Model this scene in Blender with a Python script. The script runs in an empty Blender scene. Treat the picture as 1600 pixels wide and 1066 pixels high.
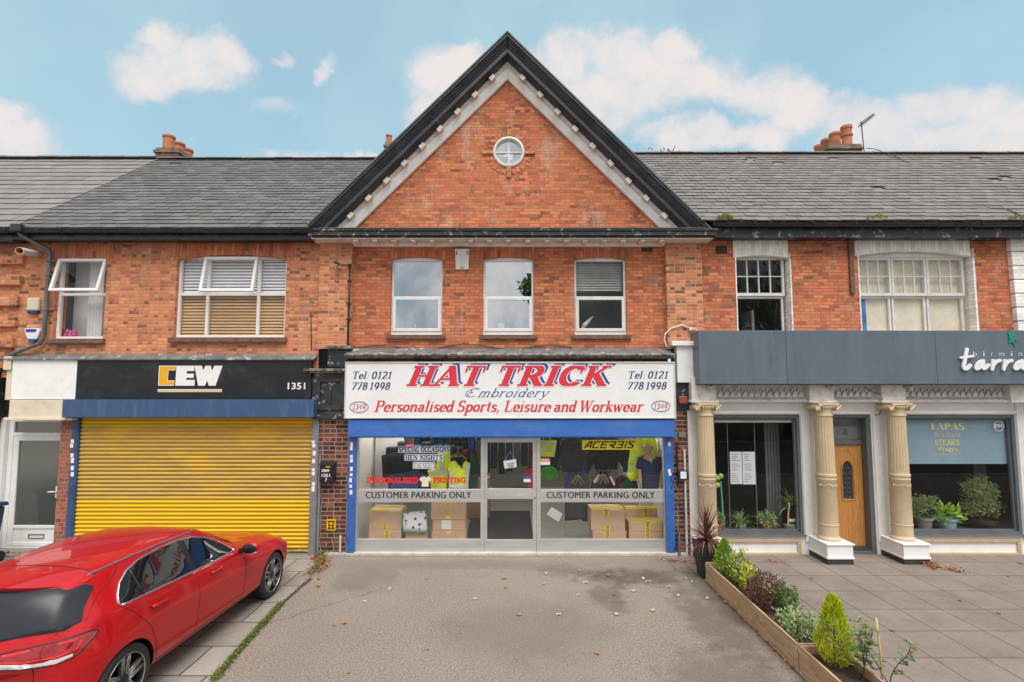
import bpy, bmesh, math, random
from mathutils import Vector, Matrix, geometry, noise
from mathutils.bvhtree import BVHTree
R = math.radians
C = bpy.context.scene.collection
scn = bpy.context.scene

# ---------------------------------------------------------------- camera
FPX, PITCH, CAMX, CAMY, CAMZ, CPY = 780.0, R(4.2), 0.08, -9.57, 3.10, 551.0   # CPY: the lens is shifted a little
cam = bpy.data.cameras.new('camera'); camo = bpy.data.objects.new('camera', cam); C.objects.link(camo)
cam.sensor_width = 36; cam.shift_y = (CPY-533)/1600; cam.lens = 36*FPX/1600; cam.clip_end = 3000; cam.clip_start = 0.05
camo.location = (CAMX, CAMY, CAMZ); camo.rotation_euler = (R(90)+PITCH, 0, 0)
scn.camera = camo
scn.view_settings.view_transform = 'Standard'; scn.view_settings.look = 'None'
scn.view_settings.gamma = 1; scn.view_settings.use_curve_mapping = False
scn.view_settings.exposure = 1.05

def ray(px, py):
    a = (px-800)/FPX; b = (CPY-py)/FPX
    return Vector((a, math.cos(PITCH)-b*math.sin(PITCH), math.sin(PITCH)+b*math.cos(PITCH)))
def Q(px, py, Y):                       # photo point on the upright plane y = Y -> (x, z)
    d = ray(px, py); t = (Y-CAMY)/d.y
    return CAMX+d.x*t, CAMZ+d.z*t
def RC(x0, y0, x1, y1, Y):              # photo rectangle on that plane -> x0, x1, z0, z1 in metres
    ym = (y0+y1)/2
    return Q(x0, ym, Y)[0], Q(x1, ym, Y)[0], Q(800, y1, Y)[1], Q(800, y0, Y)[1]
def G(px, py, z=0.0):
    d = ray(px, py); t = (z-CAMZ)/d.z
    return CAMX+d.x*t, CAMY+d.y*t
def ZP(py, Y): return Q(800, py, Y)[1]
def XP(px, py, Y): return Q(px, py, Y)[0]

# ---------------------------------------------------------------- sky and sun
SUN_EL, SUN_ROT = R(64), R(162)
w = bpy.data.worlds.new('World'); scn.world = w; w.use_nodes = True
nt = w.node_tree; nt.nodes.clear()
def N(nt, t, **k):
    n = nt.nodes.new(t)
    for a, b in k.items(): setattr(n, a, b)
    return n
def L(nt, a, b): nt.links.new(a, b)
def M_(nt, op, a, b=None, c=None):
    n = nt.nodes.new('ShaderNodeMath'); n.operation = op
    for i, v in enumerate((a, b, c)):
        if v is None: continue
        if hasattr(v, 'links'): nt.links.new(v, n.inputs[i])
        else: n.inputs[i].default_value = v
    return n.outputs[0]
def MIX(nt, f, a, b, mode='MIX'):
    n = nt.nodes.new('ShaderNodeMix'); n.data_type = 'RGBA'; n.blend_type = mode
    for s, v in ((n.inputs[0], f), (n.inputs[6], a), (n.inputs[7], b)):
        if hasattr(v, 'links'): nt.links.new(v, s)
        elif isinstance(v, (int, float)): s.default_value = v
        else: s.default_value = tuple(v)+((1,) if len(v) == 3 else ())
    return n.outputs[2]
def VM(nt, op, a, b):
    n = nt.nodes.new('ShaderNodeVectorMath'); n.operation = op
    for i, v in enumerate((a, b)):
        if hasattr(v, 'links'): nt.links.new(v, n.inputs[i])
        else: n.inputs[i].default_value = v
    return n.outputs['Value'] if op in ('DOT_PRODUCT', 'LENGTH') else n.outputs[0]
def MR(nt, v, a, b, c=0.0, d=1.0, smooth=True):
    n = nt.nodes.new('ShaderNodeMapRange'); n.interpolation_type = 'SMOOTHSTEP' if smooth else 'LINEAR'
    nt.links.new(v, n.inputs[0])
    for i, x in enumerate((a, b, c, d)): n.inputs[i+1].default_value = x
    return n.outputs[0]
def NOISE(nt, vec, scale, detail=4, rough=.55, dist=0.0, out=0):
    n = nt.nodes.new('ShaderNodeTexNoise')
    if vec is not None: nt.links.new(vec, n.inputs['Vector'])
    n.inputs['Scale'].default_value = scale; n.inputs['Detail'].default_value = detail
    n.inputs['Roughness'].default_value = rough; n.inputs['Distortion'].default_value = dist
    return n.outputs[out]

sky = N(nt, 'ShaderNodeTexSky', sky_type='NISHITA', sun_disc=False, sun_elevation=SUN_EL, sun_rotation=SUN_ROT)
sky.air_density = 1.0; sky.dust_density = 0.6; sky.ozone_density = 1.0
tc = N(nt, 'ShaderNodeTexCoord')
sp = N(nt, 'ShaderNodeSeparateXYZ'); L(nt, tc.outputs['Generated'], sp.inputs[0])
ady = M_(nt, 'MAXIMUM', M_(nt, 'ABSOLUTE', sp.outputs[1]), 0.02)
U = M_(nt, 'DIVIDE', sp.outputs[0], ady); V = M_(nt, 'DIVIDE', sp.outputs[2], ady)
cv = N(nt, 'ShaderNodeCombineXYZ'); L(nt, U, cv.inputs[0]); L(nt, V, cv.inputs[1])
nz = NOISE(nt, tc.outputs['Generated'], 9, 9, .6, .35, out=1)
off = VM(nt, 'MULTIPLY', VM(nt, 'SUBTRACT', nz, (.5, .5, .5)), (.16, .16, 0))
uv = VM(nt, 'ADD', cv.outputs[0], off)
CL = [(262,62,46,40),(330,88,82,44),(245,110,78,42),(375,100,50,34),(300,128,100,30),
      (20,235,85,50),(0,195,50,40),(510,246,120,20),(690,125,64,50),(725,105,50,30),(690,180,70,40),
      (880,85,66,50),(985,80,86,46),(1055,65,56,34),(1085,120,110,52),(1200,140,84,44),(1255,175,60,50),
      (960,150,150,60),(1130,215,150,30),(1365,195,110,46),(1470,165,100,38),(1570,180,100,50),(1470,222,230,40),
      (455,80,20,22),(513,108,22,24),(440,178,66,22)]
acc = None
for i, (x, y, a, b) in enumerate(CL):
    d = ray(x, y); k = 1/FPX*1.02
    v = VM(nt, 'SUBTRACT', uv, (d.x/d.y, d.z/d.y, 0))
    v = VM(nt, 'MULTIPLY', v, (1/(a*k), 1/(b*k*1.1), 0))
    s = M_(nt, 'SUBTRACT', 1.0 if i < 23 else .40, VM(nt, 'DOT_PRODUCT', v, v))
    acc = s if acc is None else M_(nt, 'SMOOTH_MAX', acc, s, .25)
front = M_(nt, 'MULTIPLY', acc, M_(nt, 'GREATER_THAN', sp.outputs[1], 0.0))
n2 = NOISE(nt, tc.outputs['Generated'], 20, 10, .66)
dens = M_(nt, 'ADD', acc, M_(nt, 'MULTIPLY', M_(nt, 'SUBTRACT', n2, .5), 1.5))
m_front = MR(nt, dens, -.35, .80)
n3 = NOISE(nt, tc.outputs['Generated'], 2.2, 8, .6, .3)
m_back = MR(nt, n3, .18, .46)
isf = M_(nt, 'GREATER_THAN', sp.outputs[1], 0.0)
isl = M_(nt, 'LESS_THAN', V, 1.6)
sel = M_(nt, 'MULTIPLY', isf, isl)
mask = N(nt, 'ShaderNodeMix'); L(nt, sel, mask.inputs[0]); L(nt, m_back, mask.inputs[2]); L(nt, m_front, mask.inputs[3])
# clouds: lit tops, bluish grey bases, from the same density field
lit = MR(nt, M_(nt, 'ADD', M_(nt, 'MULTIPLY', dens, .30), M_(nt, 'MULTIPLY', NOISE(nt, tc.outputs['Generated'], 8, 8, .62, .3), 1.1)), .42, .98)
ccol = MIX(nt, lit, (3.9, 4.4, 4.95), (5.8, 5.3, 5.05))
bcol = MIX(nt, MR(nt, NOISE(nt, tc.outputs['Generated'], 5, 8, .62, .4), .34, .64), (2.9, 3.2, 3.6), (7.2, 6.8, 6.6))
ccol = MIX(nt, sel, bcol, ccol)
skyc = MIX(nt, 1.0, sky.outputs[0], (.86, 1.3, 1.17), 'MULTIPLY')
# thin high veil over the blue
veil = MIX(nt, MR(nt, NOISE(nt, tc.outputs['Generated'], 3, 5),   .2, .85, .5, .85), skyc, (3.35, 4.75, 5.25))
scol = MIX(nt, M_(nt, 'MULTIPLY', mask.outputs[0], .9), veil, ccol)
bg = N(nt, 'ShaderNodeBackground'); bg.inputs[1].default_value = 0.075
L(nt, scol, bg.inputs[0])
wo = N(nt, 'ShaderNodeOutputWorld'); L(nt, bg.outputs[0], wo.inputs[0])

sun = bpy.data.lights.new('sun', 'SUN'); sun.energy = 2.0; sun.angle = R(45); sun.color = (1, .95, .88)
so = bpy.data.objects.new('sun', sun); C.objects.link(so)
sd = Vector((math.sin(SUN_ROT)*math.cos(SUN_EL), math.cos(SUN_ROT)*math.cos(SUN_EL), math.sin(SUN_EL)))  # towards the sun
so.rotation_euler = sd.to_track_quat('Z', 'Y').to_euler(); so.location = (0, -20, 30)

# ---------------------------------------------------------------- mesh helpers
ORG = {}
def tag(o, label=None, cat=None, group=None, kind=None):
    for k, v in (('label', label), ('category', cat), ('group', group), ('kind', kind)):
        if v: o[k] = v
    return o
def thing(name, label, cat, loc=(0, 0, 0), group=None, rz=0):
    o = bpy.data.objects.new(name, None); C.objects.link(o); o.empty_display_size = .2
    o.location = loc; o.rotation_euler = (0, 0, rz); ORG[o.name] = Vector(loc)
    return tag(o, label, cat, group)
class MB:
    def __init__(s): s.v = []; s.f = []; s.m = []
    def add(s, vs, fs, mi=0):
        o = len(s.v); s.v += [Vector(p) for p in vs]
        for f in fs: s.f.append([i+o for i in f]); s.m.append(mi)
        return s
    def box(s, x0, x1, y0, y1, z0, z1, mi=0):
        v = [(x, y, z) for z in (z0, z1) for y in (y0, y1) for x in (x0, x1)]
        return s.add(v, [(0,2,3,1), (4,5,7,6), (0,1,5,4), (2,6,7,3), (0,4,6,2), (1,3,7,5)], mi)
    def obox(s, c, ax, ay, az, mi=0):   # box from centre and half-axis vectors
        c = Vector(c); ax, ay, az = Vector(ax), Vector(ay), Vector(az)
        v = [c+ax*i+ay*j+az*k for k in (-1, 1) for j in (-1, 1) for i in (-1, 1)]
        return s.add(v, [(0,2,3,1), (4,5,7,6), (0,1,5,4), (2,6,7,3), (0,4,6,2), (1,3,7,5)], mi)
    def quad(s, a, b, c, d, mi=0): return s.add([a, b, c, d], [(0, 1, 2, 3)], mi)
    def prism_y(s, poly, y0, y1, mi=0):
        n = len(poly)
        v = [(x, y0, z) for x, z in poly]+[(x, y1, z) for x, z in poly]
        return s.add(v, [tuple(range(n)), tuple(range(2*n-1, n-1, -1))]+[(i, i+n, (i+1) % n+n, (i+1) % n) for i in range(n)], mi)
    def prism_x(s, poly, x0, x1, mi=0):   # poly of (y, z)
        n = len(poly)
        v = [(x0, y, z) for y, z in poly]+[(x1, y, z) for y, z in poly]
        return s.add(v, [tuple(range(n)), tuple(range(2*n-1, n-1, -1))]+[(i, i+n, (i+1) % n+n, (i+1) % n) for i in range(n)], mi)
    def prism_z(s, poly, z0, z1, mi=0):
        n = len(poly)
        v = [(x, y, z0) for x, y in poly]+[(x, y, z1) for x, y in poly]
        return s.add(v, [tuple(range(n-1, -1, -1)), tuple(range(n, 2*n))]+[(i, (i+1) % n, (i+1) % n+n, i+n) for i in range(n)], mi)
    def tube(s, pts, r, n=8, mi=0, caps=True):
        pts = [Vector(p) for p in pts]; k = len(pts); rs = r if isinstance(r, (list, tuple)) else [r]*k
        ref = None; v = []
        for i, p in enumerate(pts):
            d = ((pts[min(i+1, k-1)]-p).normalized()+(p-pts[max(i-1, 0)]).normalized())
            d = d.normalized() if d.length > 1e-6 else Vector((0, 0, 1))
            if ref is None: ref = d.orthogonal().normalized()
            a = (ref-d*ref.dot(d)); a = a.normalized() if a.length > 1e-6 else d.orthogonal().normalized()
            ref = a; b = d.cross(a)
            v += [p+(a*math.cos(2*math.pi*j/n)+b*math.sin(2*math.pi*j/n))*rs[i] for j in range(n)]
        f = [(i*n+j, i*n+(j+1) % n, (i+1)*n+(j+1) % n, (i+1)*n+j) for i in range(k-1) for j in range(n)]
        if caps: f += [tuple(range(n-1, -1, -1)), tuple(range((k-1)*n, k*n))]
        return s.add(v, f, mi)
    def lathe(s, prof, n=24, M=None, mi=0, rf=None, caps=True):   # prof of (radius, height); M places it; rf(j) scales the radius
        v = []
        for r, h in prof:
            for j in range(n):
                q = r*(rf(j, h) if rf else 1); a = 2*math.pi*j/n
                v.append(Vector((q*math.cos(a), q*math.sin(a), h)))
        if M is not None: v = [M @ p for p in v]
        k = len(prof)
        f = [(i*n+j, i*n+(j+1) % n, (i+1)*n+(j+1) % n, (i+1)*n+j) for i in range(k-1) for j in range(n)]
        if caps and prof[0][0] > 1e-4: f.append(tuple(range(n-1, -1, -1)))
        if caps and prof[-1][0] > 1e-4: f.append(tuple(range((k-1)*n, k*n)))
        return s.add(v, f, mi)
    def ball(s, c, rx, ry, rz, n=14, k=9, mi=0):
        pr = [(max(math.sin(math.pi*i/k), 1e-5), -math.cos(math.pi*i/k)) for i in range(k+1)]
        return s.lathe(pr, n, Matrix.Translation(c) @ Matrix.Diagonal((rx, ry, rz, 1)), mi)
    def build(s, name, mat, parent=None, smooth=False, bevel=0, sub=0, local=False, loc=None, ang=None):
        if local: o0 = Vector((0, 0, 0))
        elif parent is not None: o0 = ORG[parent.name]
        elif loc is not None: o0 = Vector(loc)
        else:
            xs, ys, zs = zip(*s.v); o0 = Vector(((min(xs)+max(xs))/2, (min(ys)+max(ys))/2, min(zs)))
        me = bpy.data.meshes.new(name); me.from_pydata([p-o0 for p in s.v], [], s.f)
        for m in (mat if isinstance(mat, (list, tuple)) else [mat]): me.materials.append(m)
        if any(s.m): me.polygons.foreach_set('material_index', s.m)
        if smooth: me.polygons.foreach_set('use_smooth', [True]*len(me.polygons))
        me.update(); me.validate()
        bm = bmesh.new(); bm.from_mesh(me); bmesh.ops.recalc_face_normals(bm, faces=bm.faces)
        if ang is not None:
            for e in bm.edges: e.smooth = not (len(e.link_faces) == 2 and e.calc_face_angle(0) > ang)
        bm.to_mesh(me); bm.free()
        o = bpy.data.objects.new(name, me); C.objects.link(o)
        if parent is not None: o.parent = parent; ORG[o.name] = o0
        else: o.location = o0; ORG[o.name] = o0
        if bevel:
            b = o.modifiers.new('bevel', 'BEVEL'); b.width = bevel; b.segments = 2; b.limit_method = 'ANGLE'; b.angle_limit = R(40)
            b.harden_normals = False
        if sub:
            b = o.modifiers.new('sub', 'SUBSURF'); b.levels = sub; b.render_levels = sub
        return o
def build_split(mb, name, mat, parent, **k):   # every connected piece becomes a part of its own
    par = list(range(len(mb.v)))
    def find(i):
        while par[i] != i: par[i] = par[par[i]]; i = par[i]
        return i
    for f in mb.f:
        for i in f[1:]: par[find(i)] = find(f[0])
    grp = {}
    for f, m in zip(mb.f, mb.m): grp.setdefault(find(f[0]), []).append((f, m))
    out = []
    for fs in grp.values():
        ids = sorted({i for f, _ in fs for i in f}); mp = {i: j for j, i in enumerate(ids)}
        q = MB(); q.v = [mb.v[i] for i in ids]; q.f = [[mp[i] for i in f] for f, _ in fs]; q.m = [m for _, m in fs]
        out.append(q.build(name, mat, parent, **k))
    return out
def BOX(*a, **k): return MB().box(*a, **k)
def wall_grid(mb, x0, x1, z0, z1, yf, yb, holes, mi=0):   # front sheet with openings and their reveals
    xs = sorted({x0, x1, *[min(max(h[i], x0), x1) for h in holes for i in (0, 1)]})
    zs = sorted({z0, z1, *[min(max(h[i], z0), z1) for h in holes for i in (2, 3)]})
    for a, b in zip(xs, xs[1:]):
        for c, d in zip(zs, zs[1:]):
            mx, mz = (a+b)/2, (c+d)/2
            if any(h[0] < mx < h[1] and h[2] < mz < h[3] for h in holes): continue
            mb.quad((a, yf, c), (b, yf, c), (b, yf, d), (a, yf, d), mi)
    for h in holes:
        a, b, c, d = h[:4]
        mb.quad((a, yf, c), (a, yb, c), (a, yb, d), (a, yf, d), mi); mb.quad((b, yf, c), (b, yf, d), (b, yb, d), (b, yb, c), mi)
        mb.quad((a, yf, d), (a, yb, d), (b, yb, d), (b, yf, d), mi); mb.quad((a, yf, c), (b, yf, c), (b, yb, c), (a, yb, c), mi)
    return mb
# ---------------------------------------------------------------- materials
MATS = {}
def newmat(name):
    m = bpy.data.materials.new(name); m.use_nodes = True; nt = m.node_tree; nt.nodes.clear()
    out = N(nt, 'ShaderNodeOutputMaterial'); p = N(nt, 'ShaderNodeBsdfPrincipled'); L(nt, p.outputs[0], out.inputs[0])
    MATS[name] = m
    return m, nt, p
def pos(nt): return N(nt, 'ShaderNodeNewGeometry').outputs['Position']
def bump(nt, p, h, s, d=.01):
    b = N(nt, 'ShaderNodeBump'); b.inputs['Strength'].default_value = s; b.inputs['Distance'].default_value = d
    L(nt, h, b.inputs['Height']); L(nt, b.outputs[0], p.inputs['Normal'])
def sc(c, k): return tuple(min(1, x*k) for x in c)
def pm(name, col, rough=.6, var=.12, scale=6, bmp=0, metal=0, spec=.5, fine=60, dirt=None, dirt_amt=.5, dirt_scale=3, coat=0, stretch=None, obj=False, dirt_lo=.5, dirt_hi=.7):
    m, nt, p = newmat(name)
    v = N(nt, 'ShaderNodeTexCoord').outputs['Object'] if obj else pos(nt)
    if stretch: v = VM(nt, 'MULTIPLY', v, stretch)
    n = NOISE(nt, v, scale, 6, .62)
    c = MIX(nt, MR(nt, n, .3, .7), sc(col, 1-var), sc(col, 1+var))
    if fine: c = MIX(nt, .5*var, c, MIX(nt, NOISE(nt, v, fine, 2), (0, 0, 0), (1, 1, 1)), 'OVERLAY')
    if dirt is not None:
        d = MR(nt, NOISE(nt, v, dirt_scale, 9, .7, .4), dirt_lo, dirt_hi)
        c = MIX(nt, M_(nt, 'MULTIPLY', d, dirt_amt), c, dirt)
    L(nt, c, p.inputs['Base Color'])
    L(nt, MR(nt, n, .25, .75, max(.02, rough-.08), min(1, rough+.08)), p.inputs['Roughness'])
    p.inputs['Metallic'].default_value = metal; p.inputs['Specular IOR Level'].default_value = spec
    p.inputs['Coat Weight'].default_value = coat; p.inputs['Coat Roughness'].default_value = .03
    if bmp: bump(nt, p, NOISE(nt, v, fine or 40, 5, .65), bmp)
    return m
def glass(name, refl=.08, tint=(1, 1, 1), opac=0, col=(.5, .5, .5), rough=.0):
    m = bpy.data.materials.new(name); m.use_nodes = True; nt = m.node_tree; nt.nodes.clear(); MATS[name] = m
    out = N(nt, 'ShaderNodeOutputMaterial')
    t = N(nt, 'ShaderNodeBsdfTransparent'); t.inputs[0].default_value = (*tint, 1)
    g = N(nt, 'ShaderNodeBsdfGlossy'); g.inputs['Roughness'].default_value = rough
    g.inputs['Color'].default_value = (.95, .97, 1, 1)
    ge = N(nt, 'ShaderNodeNewGeometry')      # Schlick's law, the same from both sides of the sheet
    cs = M_(nt, 'ABSOLUTE', VM(nt, 'DOT_PRODUCT', ge.outputs['Normal'], ge.outputs['Incoming']))
    f = M_(nt, 'ADD', M_(nt, 'MULTIPLY', M_(nt, 'POWER', M_(nt, 'SUBTRACT', 1.0, cs), 5.0), 1-refl), refl)
    mx = N(nt, 'ShaderNodeMixShader'); L(nt, f, mx.inputs[0]); L(nt, g.outputs[0], mx.inputs[2])
    if opac:
        d = N(nt, 'ShaderNodeBsdfDiffuse'); d.inputs[0].default_value = (*col, 1)
        m2 = N(nt, 'ShaderNodeMixShader'); m2.inputs[0].default_value = opac
        L(nt, t.outputs[0], m2.inputs[1]); L(nt, d.outputs[0], m2.inputs[2]); L(nt, m2.outputs[0], mx.inputs[1])
    else: L(nt, t.outputs[0], mx.inputs[1])
    # faint wobble of float glass
    b = N(nt, 'ShaderNodeBump'); b.inputs['Strength'].default_value = .04; b.inputs['Distance'].default_value = .02
    L(nt, NOISE(nt, pos(nt), 2.5, 1), b.inputs['Height']); L(nt, b.outputs[0], g.inputs['Normal'])
    L(nt, mx.outputs[0], out.inputs[0])
    return m
def ramp(nt, v, stops, interp='CONSTANT'):
    r = N(nt, 'ShaderNodeValToRGB'); r.color_ramp.interpolation = interp
    e = r.color_ramp.elements
    while len(e) < len(stops): e.new(.5)
    for x, (q, c) in zip(e, stops): x.position = q; x.color = (*c, 1)
    L(nt, v, r.inputs[0]); return r.outputs[0]
def brick(name, h, wd, mort, stops, mcol, header=4, rough=.85, stain=(.55, .42, .33), stain_amt=.35, cluster=.35, vertical=False, bstr=.5, soot=.25):
    m, nt, p = newmat(name)
    P = pos(nt); s = N(nt, 'ShaderNodeSeparateXYZ'); L(nt, P, s.inputs[0])
    wob = M_(nt, 'MULTIPLY', M_(nt, 'SUBTRACT', NOISE(nt, P, 22, 3), .5), .010)
    wob2 = M_(nt, 'MULTIPLY', M_(nt, 'SUBTRACT', NOISE(nt, P, 3, 2), .5), .012)
    u = M_(nt, 'ADD', M_(nt, 'ADD', s.outputs[0], s.outputs[1]), wob); v = M_(nt, 'ADD', M_(nt, 'ADD', s.outputs[2], wob), wob2)
    if vertical: u, v = v, u
    vr = M_(nt, 'DIVIDE', v, h); r = M_(nt, 'FLOOR', vr); fv = M_(nt, 'FRACT', vr)
    wn = N(nt, 'ShaderNodeTexWhiteNoise', noise_dimensions='1D'); L(nt, r, wn.inputs['W'])
    if header: hd = M_(nt, 'LESS_THAN', M_(nt, 'FLOORED_MODULO', r, float(header)), .5)
    else: hd = M_(nt, 'MULTIPLY', r, 0.0)
    width = M_(nt, 'MULTIPLY', M_(nt, 'SUBTRACT', 1.0, M_(nt, 'MULTIPLY', hd, .5)), wd)
    uu = M_(nt, 'ADD', M_(nt, 'DIVIDE', u, width), M_(nt, 'MULTIPLY', M_(nt, 'FLOORED_MODULO', r, 2.0), .5))
    uu = M_(nt, 'ADD', uu, M_(nt, 'MULTIPLY', wn.outputs[0], .16))
    c = M_(nt, 'FLOOR', uu); fu = M_(nt, 'FRACT', uu)
    du = M_(nt, 'MULTIPLY', M_(nt, 'MINIMUM', fu, M_(nt, 'SUBTRACT', 1.0, fu)), width)
    dv = M_(nt, 'MULTIPLY', M_(nt, 'MINIMUM', fv, M_(nt, 'SUBTRACT', 1.0, fv)), h)
    mask = MR(nt, M_(nt, 'MINIMUM', du, dv), mort*.25, mort*.75)
    idv = N(nt, 'ShaderNodeCombineXYZ'); L(nt, c, idv.inputs[0]); L(nt, r, idv.inputs[1])
    w2 = N(nt, 'ShaderNodeTexWhiteNoise', noise_dimensions='2D'); L(nt, idv.outputs[0], w2.inputs['Vector'])
    low = NOISE(nt, P, .9, 5, .6)
    t = M_(nt, 'ADD', M_(nt, 'MULTIPLY', w2.outputs[0], 1-cluster*.4), M_(nt, 'MULTIPLY', M_(nt, 'SUBTRACT', low, .42), cluster*2.2))
    bc = ramp(nt, t, stops)
    w3 = N(nt, 'ShaderNodeSeparateColor'); L(nt, w2.outputs[1], w3.inputs[0])
    hsv = N(nt, 'ShaderNodeHueSaturation'); L(nt, bc, hsv.inputs['Color'])
    L(nt, MR(nt, w3.outputs[1], 0, 1, .90, 1.22, False), hsv.inputs['Value']); L(nt, MR(nt, w3.outputs[2], 0, 1, .488, .512, False), hsv.inputs['Hue'])
    bc = MIX(nt, .5, hsv.outputs[0], MIX(nt, NOISE(nt, P, 38, 6, .75), (.1, .1, .1), (.9, .9, .9)), 'OVERLAY')
    st = MR(nt, NOISE(nt, VM(nt, 'MULTIPLY', P, (3.2, 3.2, 1.1)), 1.0, 8, .72), .52, .68)
    bc = MIX(nt, M_(nt, 'MULTIPLY', st, stain_amt), bc, stain)
    sk = MR(nt, NOISE(nt, VM(nt, 'ADD', VM(nt, 'MULTIPLY', P, (1.6, 1.6, 2.2)), (7, 3, 9)), 1.0, 7, .7), .52, .75)
    bc = MIX(nt, M_(nt, 'MULTIPLY', sk, soot), bc, (.10, .06, .045))
    mc = MIX(nt, NOISE(nt, P, 5, 6, .7), sc(mcol, .55), sc(mcol, 1.35))
    L(nt, MIX(nt, mask, mc, bc), p.inputs['Base Color'])
    p.inputs['Roughness'].default_value = rough; p.inputs['Specular IOR Level'].default_value = .25
    hh = M_(nt, 'ADD', mask, M_(nt, 'MULTIPLY', NOISE(nt, P, 70, 4, .7), .45))
    hh = M_(nt, 'ADD', hh, M_(nt, 'MULTIPLY', w3.outputs[0], .35))
    bump(nt, p, hh, bstr, .012)
    return m
ORANGE = [(0, (.27, .11, .07)), (.07, (.40, .15, .085)), (.20, (.55, .18, .088)), (.40, (.63, .218, .104)), (.58, (.59, .193, .092)), (.74, (.48, .165, .09)), (.86, (.36, .14, .085)), (.95, (.22, .11, .08))]
PALE = [(0, (.24, .10, .065)), (.08, (.42, .155, .085)), (.20, (.60, .225, .11)), (.42, (.66, .262, .132)), (.62, (.60, .222, .11)), (.78, (.46, .165, .09)), (.89, (.23, .11, .08)), (.96, (.14, .088, .072))]
brick('brick_bay', .064, .195, .009, ORANGE, (.36, .15, .08), header=6, cluster=.6, stain=(.56, .36, .26), stain_amt=.5, soot=.36)
brick('brick_gable', .062, .20, .008, ORANGE, (.40, .17, .09), header=7, cluster=.75, stain=(.66, .46, .35), stain_amt=.62, soot=.34)
brick('brick_side', .066, .195, .011, PALE, (.50, .29, .18), header=2, stain=(.60, .40, .28), stain_amt=.35, cluster=.6, soot=.30)
brick('brick_pilaster', .066, .21, .012, [(a, sc(c, 1.0)) for a, c in PALE], (.56, .38, .25), header=2, stain=(.60, .40, .27), stain_amt=.35, soot=.16)
brick('brick_right', .064, .195, .008, ORANGE, (.36, .15, .09), header=5, stain=(.52, .37, .30), stain_amt=.55, cluster=.7, soot=.36)
brick('brick_arch', .068, .30, .008, ORANGE, (.34, .13, .07), header=0, vertical=True, stain=(.45, .25, .17), stain_amt=.4, soot=.35)
brick('brick_pier', .081, .24, .013, [(0, (.05, .024, .02)), (.2, (.10, .04, .03)), (.4, (.19, .065, .042)), (.6, (.12, .05, .037)), (.75, (.25, .085, .05)), (.88, (.06, .034, .03))], (.36, .30, .24), header=2, rough=.35, stain_amt=.12, bstr=.35, soot=.1)
brick('brick_red_strip', .075, .11, .010, [(0, (.36, .11, .065)), (.5, (.30, .09, .06)), (.8, (.24, .08, .06))], (.34, .27, .22), header=0, stain_amt=.1)
brick('brick_white_paint', .066, .22, .007, [(0, (.90, .88, .84)), (.5, (.88, .86, .82)), (.85, (.85, .82, .77))], (.70, .67, .62), header=3, rough=.6, stain=(.52, .47, .40), stain_amt=.25, soot=.03, bstr=.35)
brick('brick_white_arch', .068, .30, .006, [(0, (.92, .90, .85)), (.5, (.90, .88, .82)), (.85, (.86, .83, .76))], (.66, .62, .55), header=0, vertical=True, rough=.6, stain=(.46, .41, .34), stain_amt=.3, soot=.04, bstr=.35)
brick('brick_chimney', .075, .24, .014, [(0, (.17, .12, .09)), (.3, (.26, .15, .10)), (.6, (.34, .17, .10)), (.8, (.15, .115, .09))], (.25, .20, .16), header=2, stain=(.3, .28, .2), stain_amt=.5)

def slate_mat(name, cols, moss=(.13, .14, .05), moss_amt=.25, streak=0):
    m, nt, p = newmat(name)
    g = N(nt, 'ShaderNodeNewGeometry'); P = g.outputs['Position']
    c = ramp(nt, g.outputs['Random Per Island'], [(i/len(cols), x) for i, x in enumerate(cols)])
    c = MIX(nt, .55, c, MIX(nt, NOISE(nt, P, 20, 6, .75), (.2, .2, .2), (.8, .8, .8)), 'OVERLAY')
    c = MIX(nt, M_(nt, 'MULTIPLY', MR(nt, NOISE(nt, P, 1.3, 8, .7), .45, .75), .25), c, sc(cols[0], 1.35))
    c = MIX(nt, M_(nt, 'MULTIPLY', MR(nt, NOISE(nt, P, 6, 9, .75), .60, .72), moss_amt), c, moss)
    c = MIX(nt, M_(nt, 'MULTIPLY', MR(nt, NOISE(nt, VM(nt, 'MULTIPLY', P, (6, 13, 13)), 1, 4, .6), .62, .69), min(1, moss_amt*1.8)), c, sc(moss, .4))
    if streak:
        s = N(nt, 'ShaderNodeSeparateXYZ'); L(nt, P, s.inputs[0])
        d = M_(nt, 'ABSOLUTE', M_(nt, 'ADD', M_(nt, 'SUBTRACT', s.outputs[0], streak), M_(nt, 'MULTIPLY', M_(nt, 'SUBTRACT', NOISE(nt, P, 4, 5), .5), .25)))
        f = M_(nt, 'MULTIPLY', MR(nt, d, .16, .02), MR(nt, s.outputs[2], 7.0, 6.1))
        c = MIX(nt, M_(nt, 'MULTIPLY', f, .6), c, (.045, .025, .028))
    L(nt, c, p.inputs['Base Color']); p.inputs['Roughness'].default_value = .62; p.inputs['Specular IOR Level'].default_value = .4
    bump(nt, p, NOISE(nt, P, 45, 6, .7), .35)
    return m
slate_mat('slate_left', [(.108, .107, .104), (.128, .126, .121), (.116, .114, .109), (.142, .138, .132), (.098, .098, .098)], moss_amt=.2, streak=-4.75)
slate_mat('tile_far', [(.205, .19, .188), (.192, .178, .176), (.218, .202, .199), (.182, .17, .171)], moss_amt=.05)
slate_mat('slate_right', [(.155, .142, .138), (.172, .158, .152), (.163, .15, .146), (.188, .172, .166), (.142, .132, .13)], moss=(.05, .042, .03), moss_amt=.45)

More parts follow.
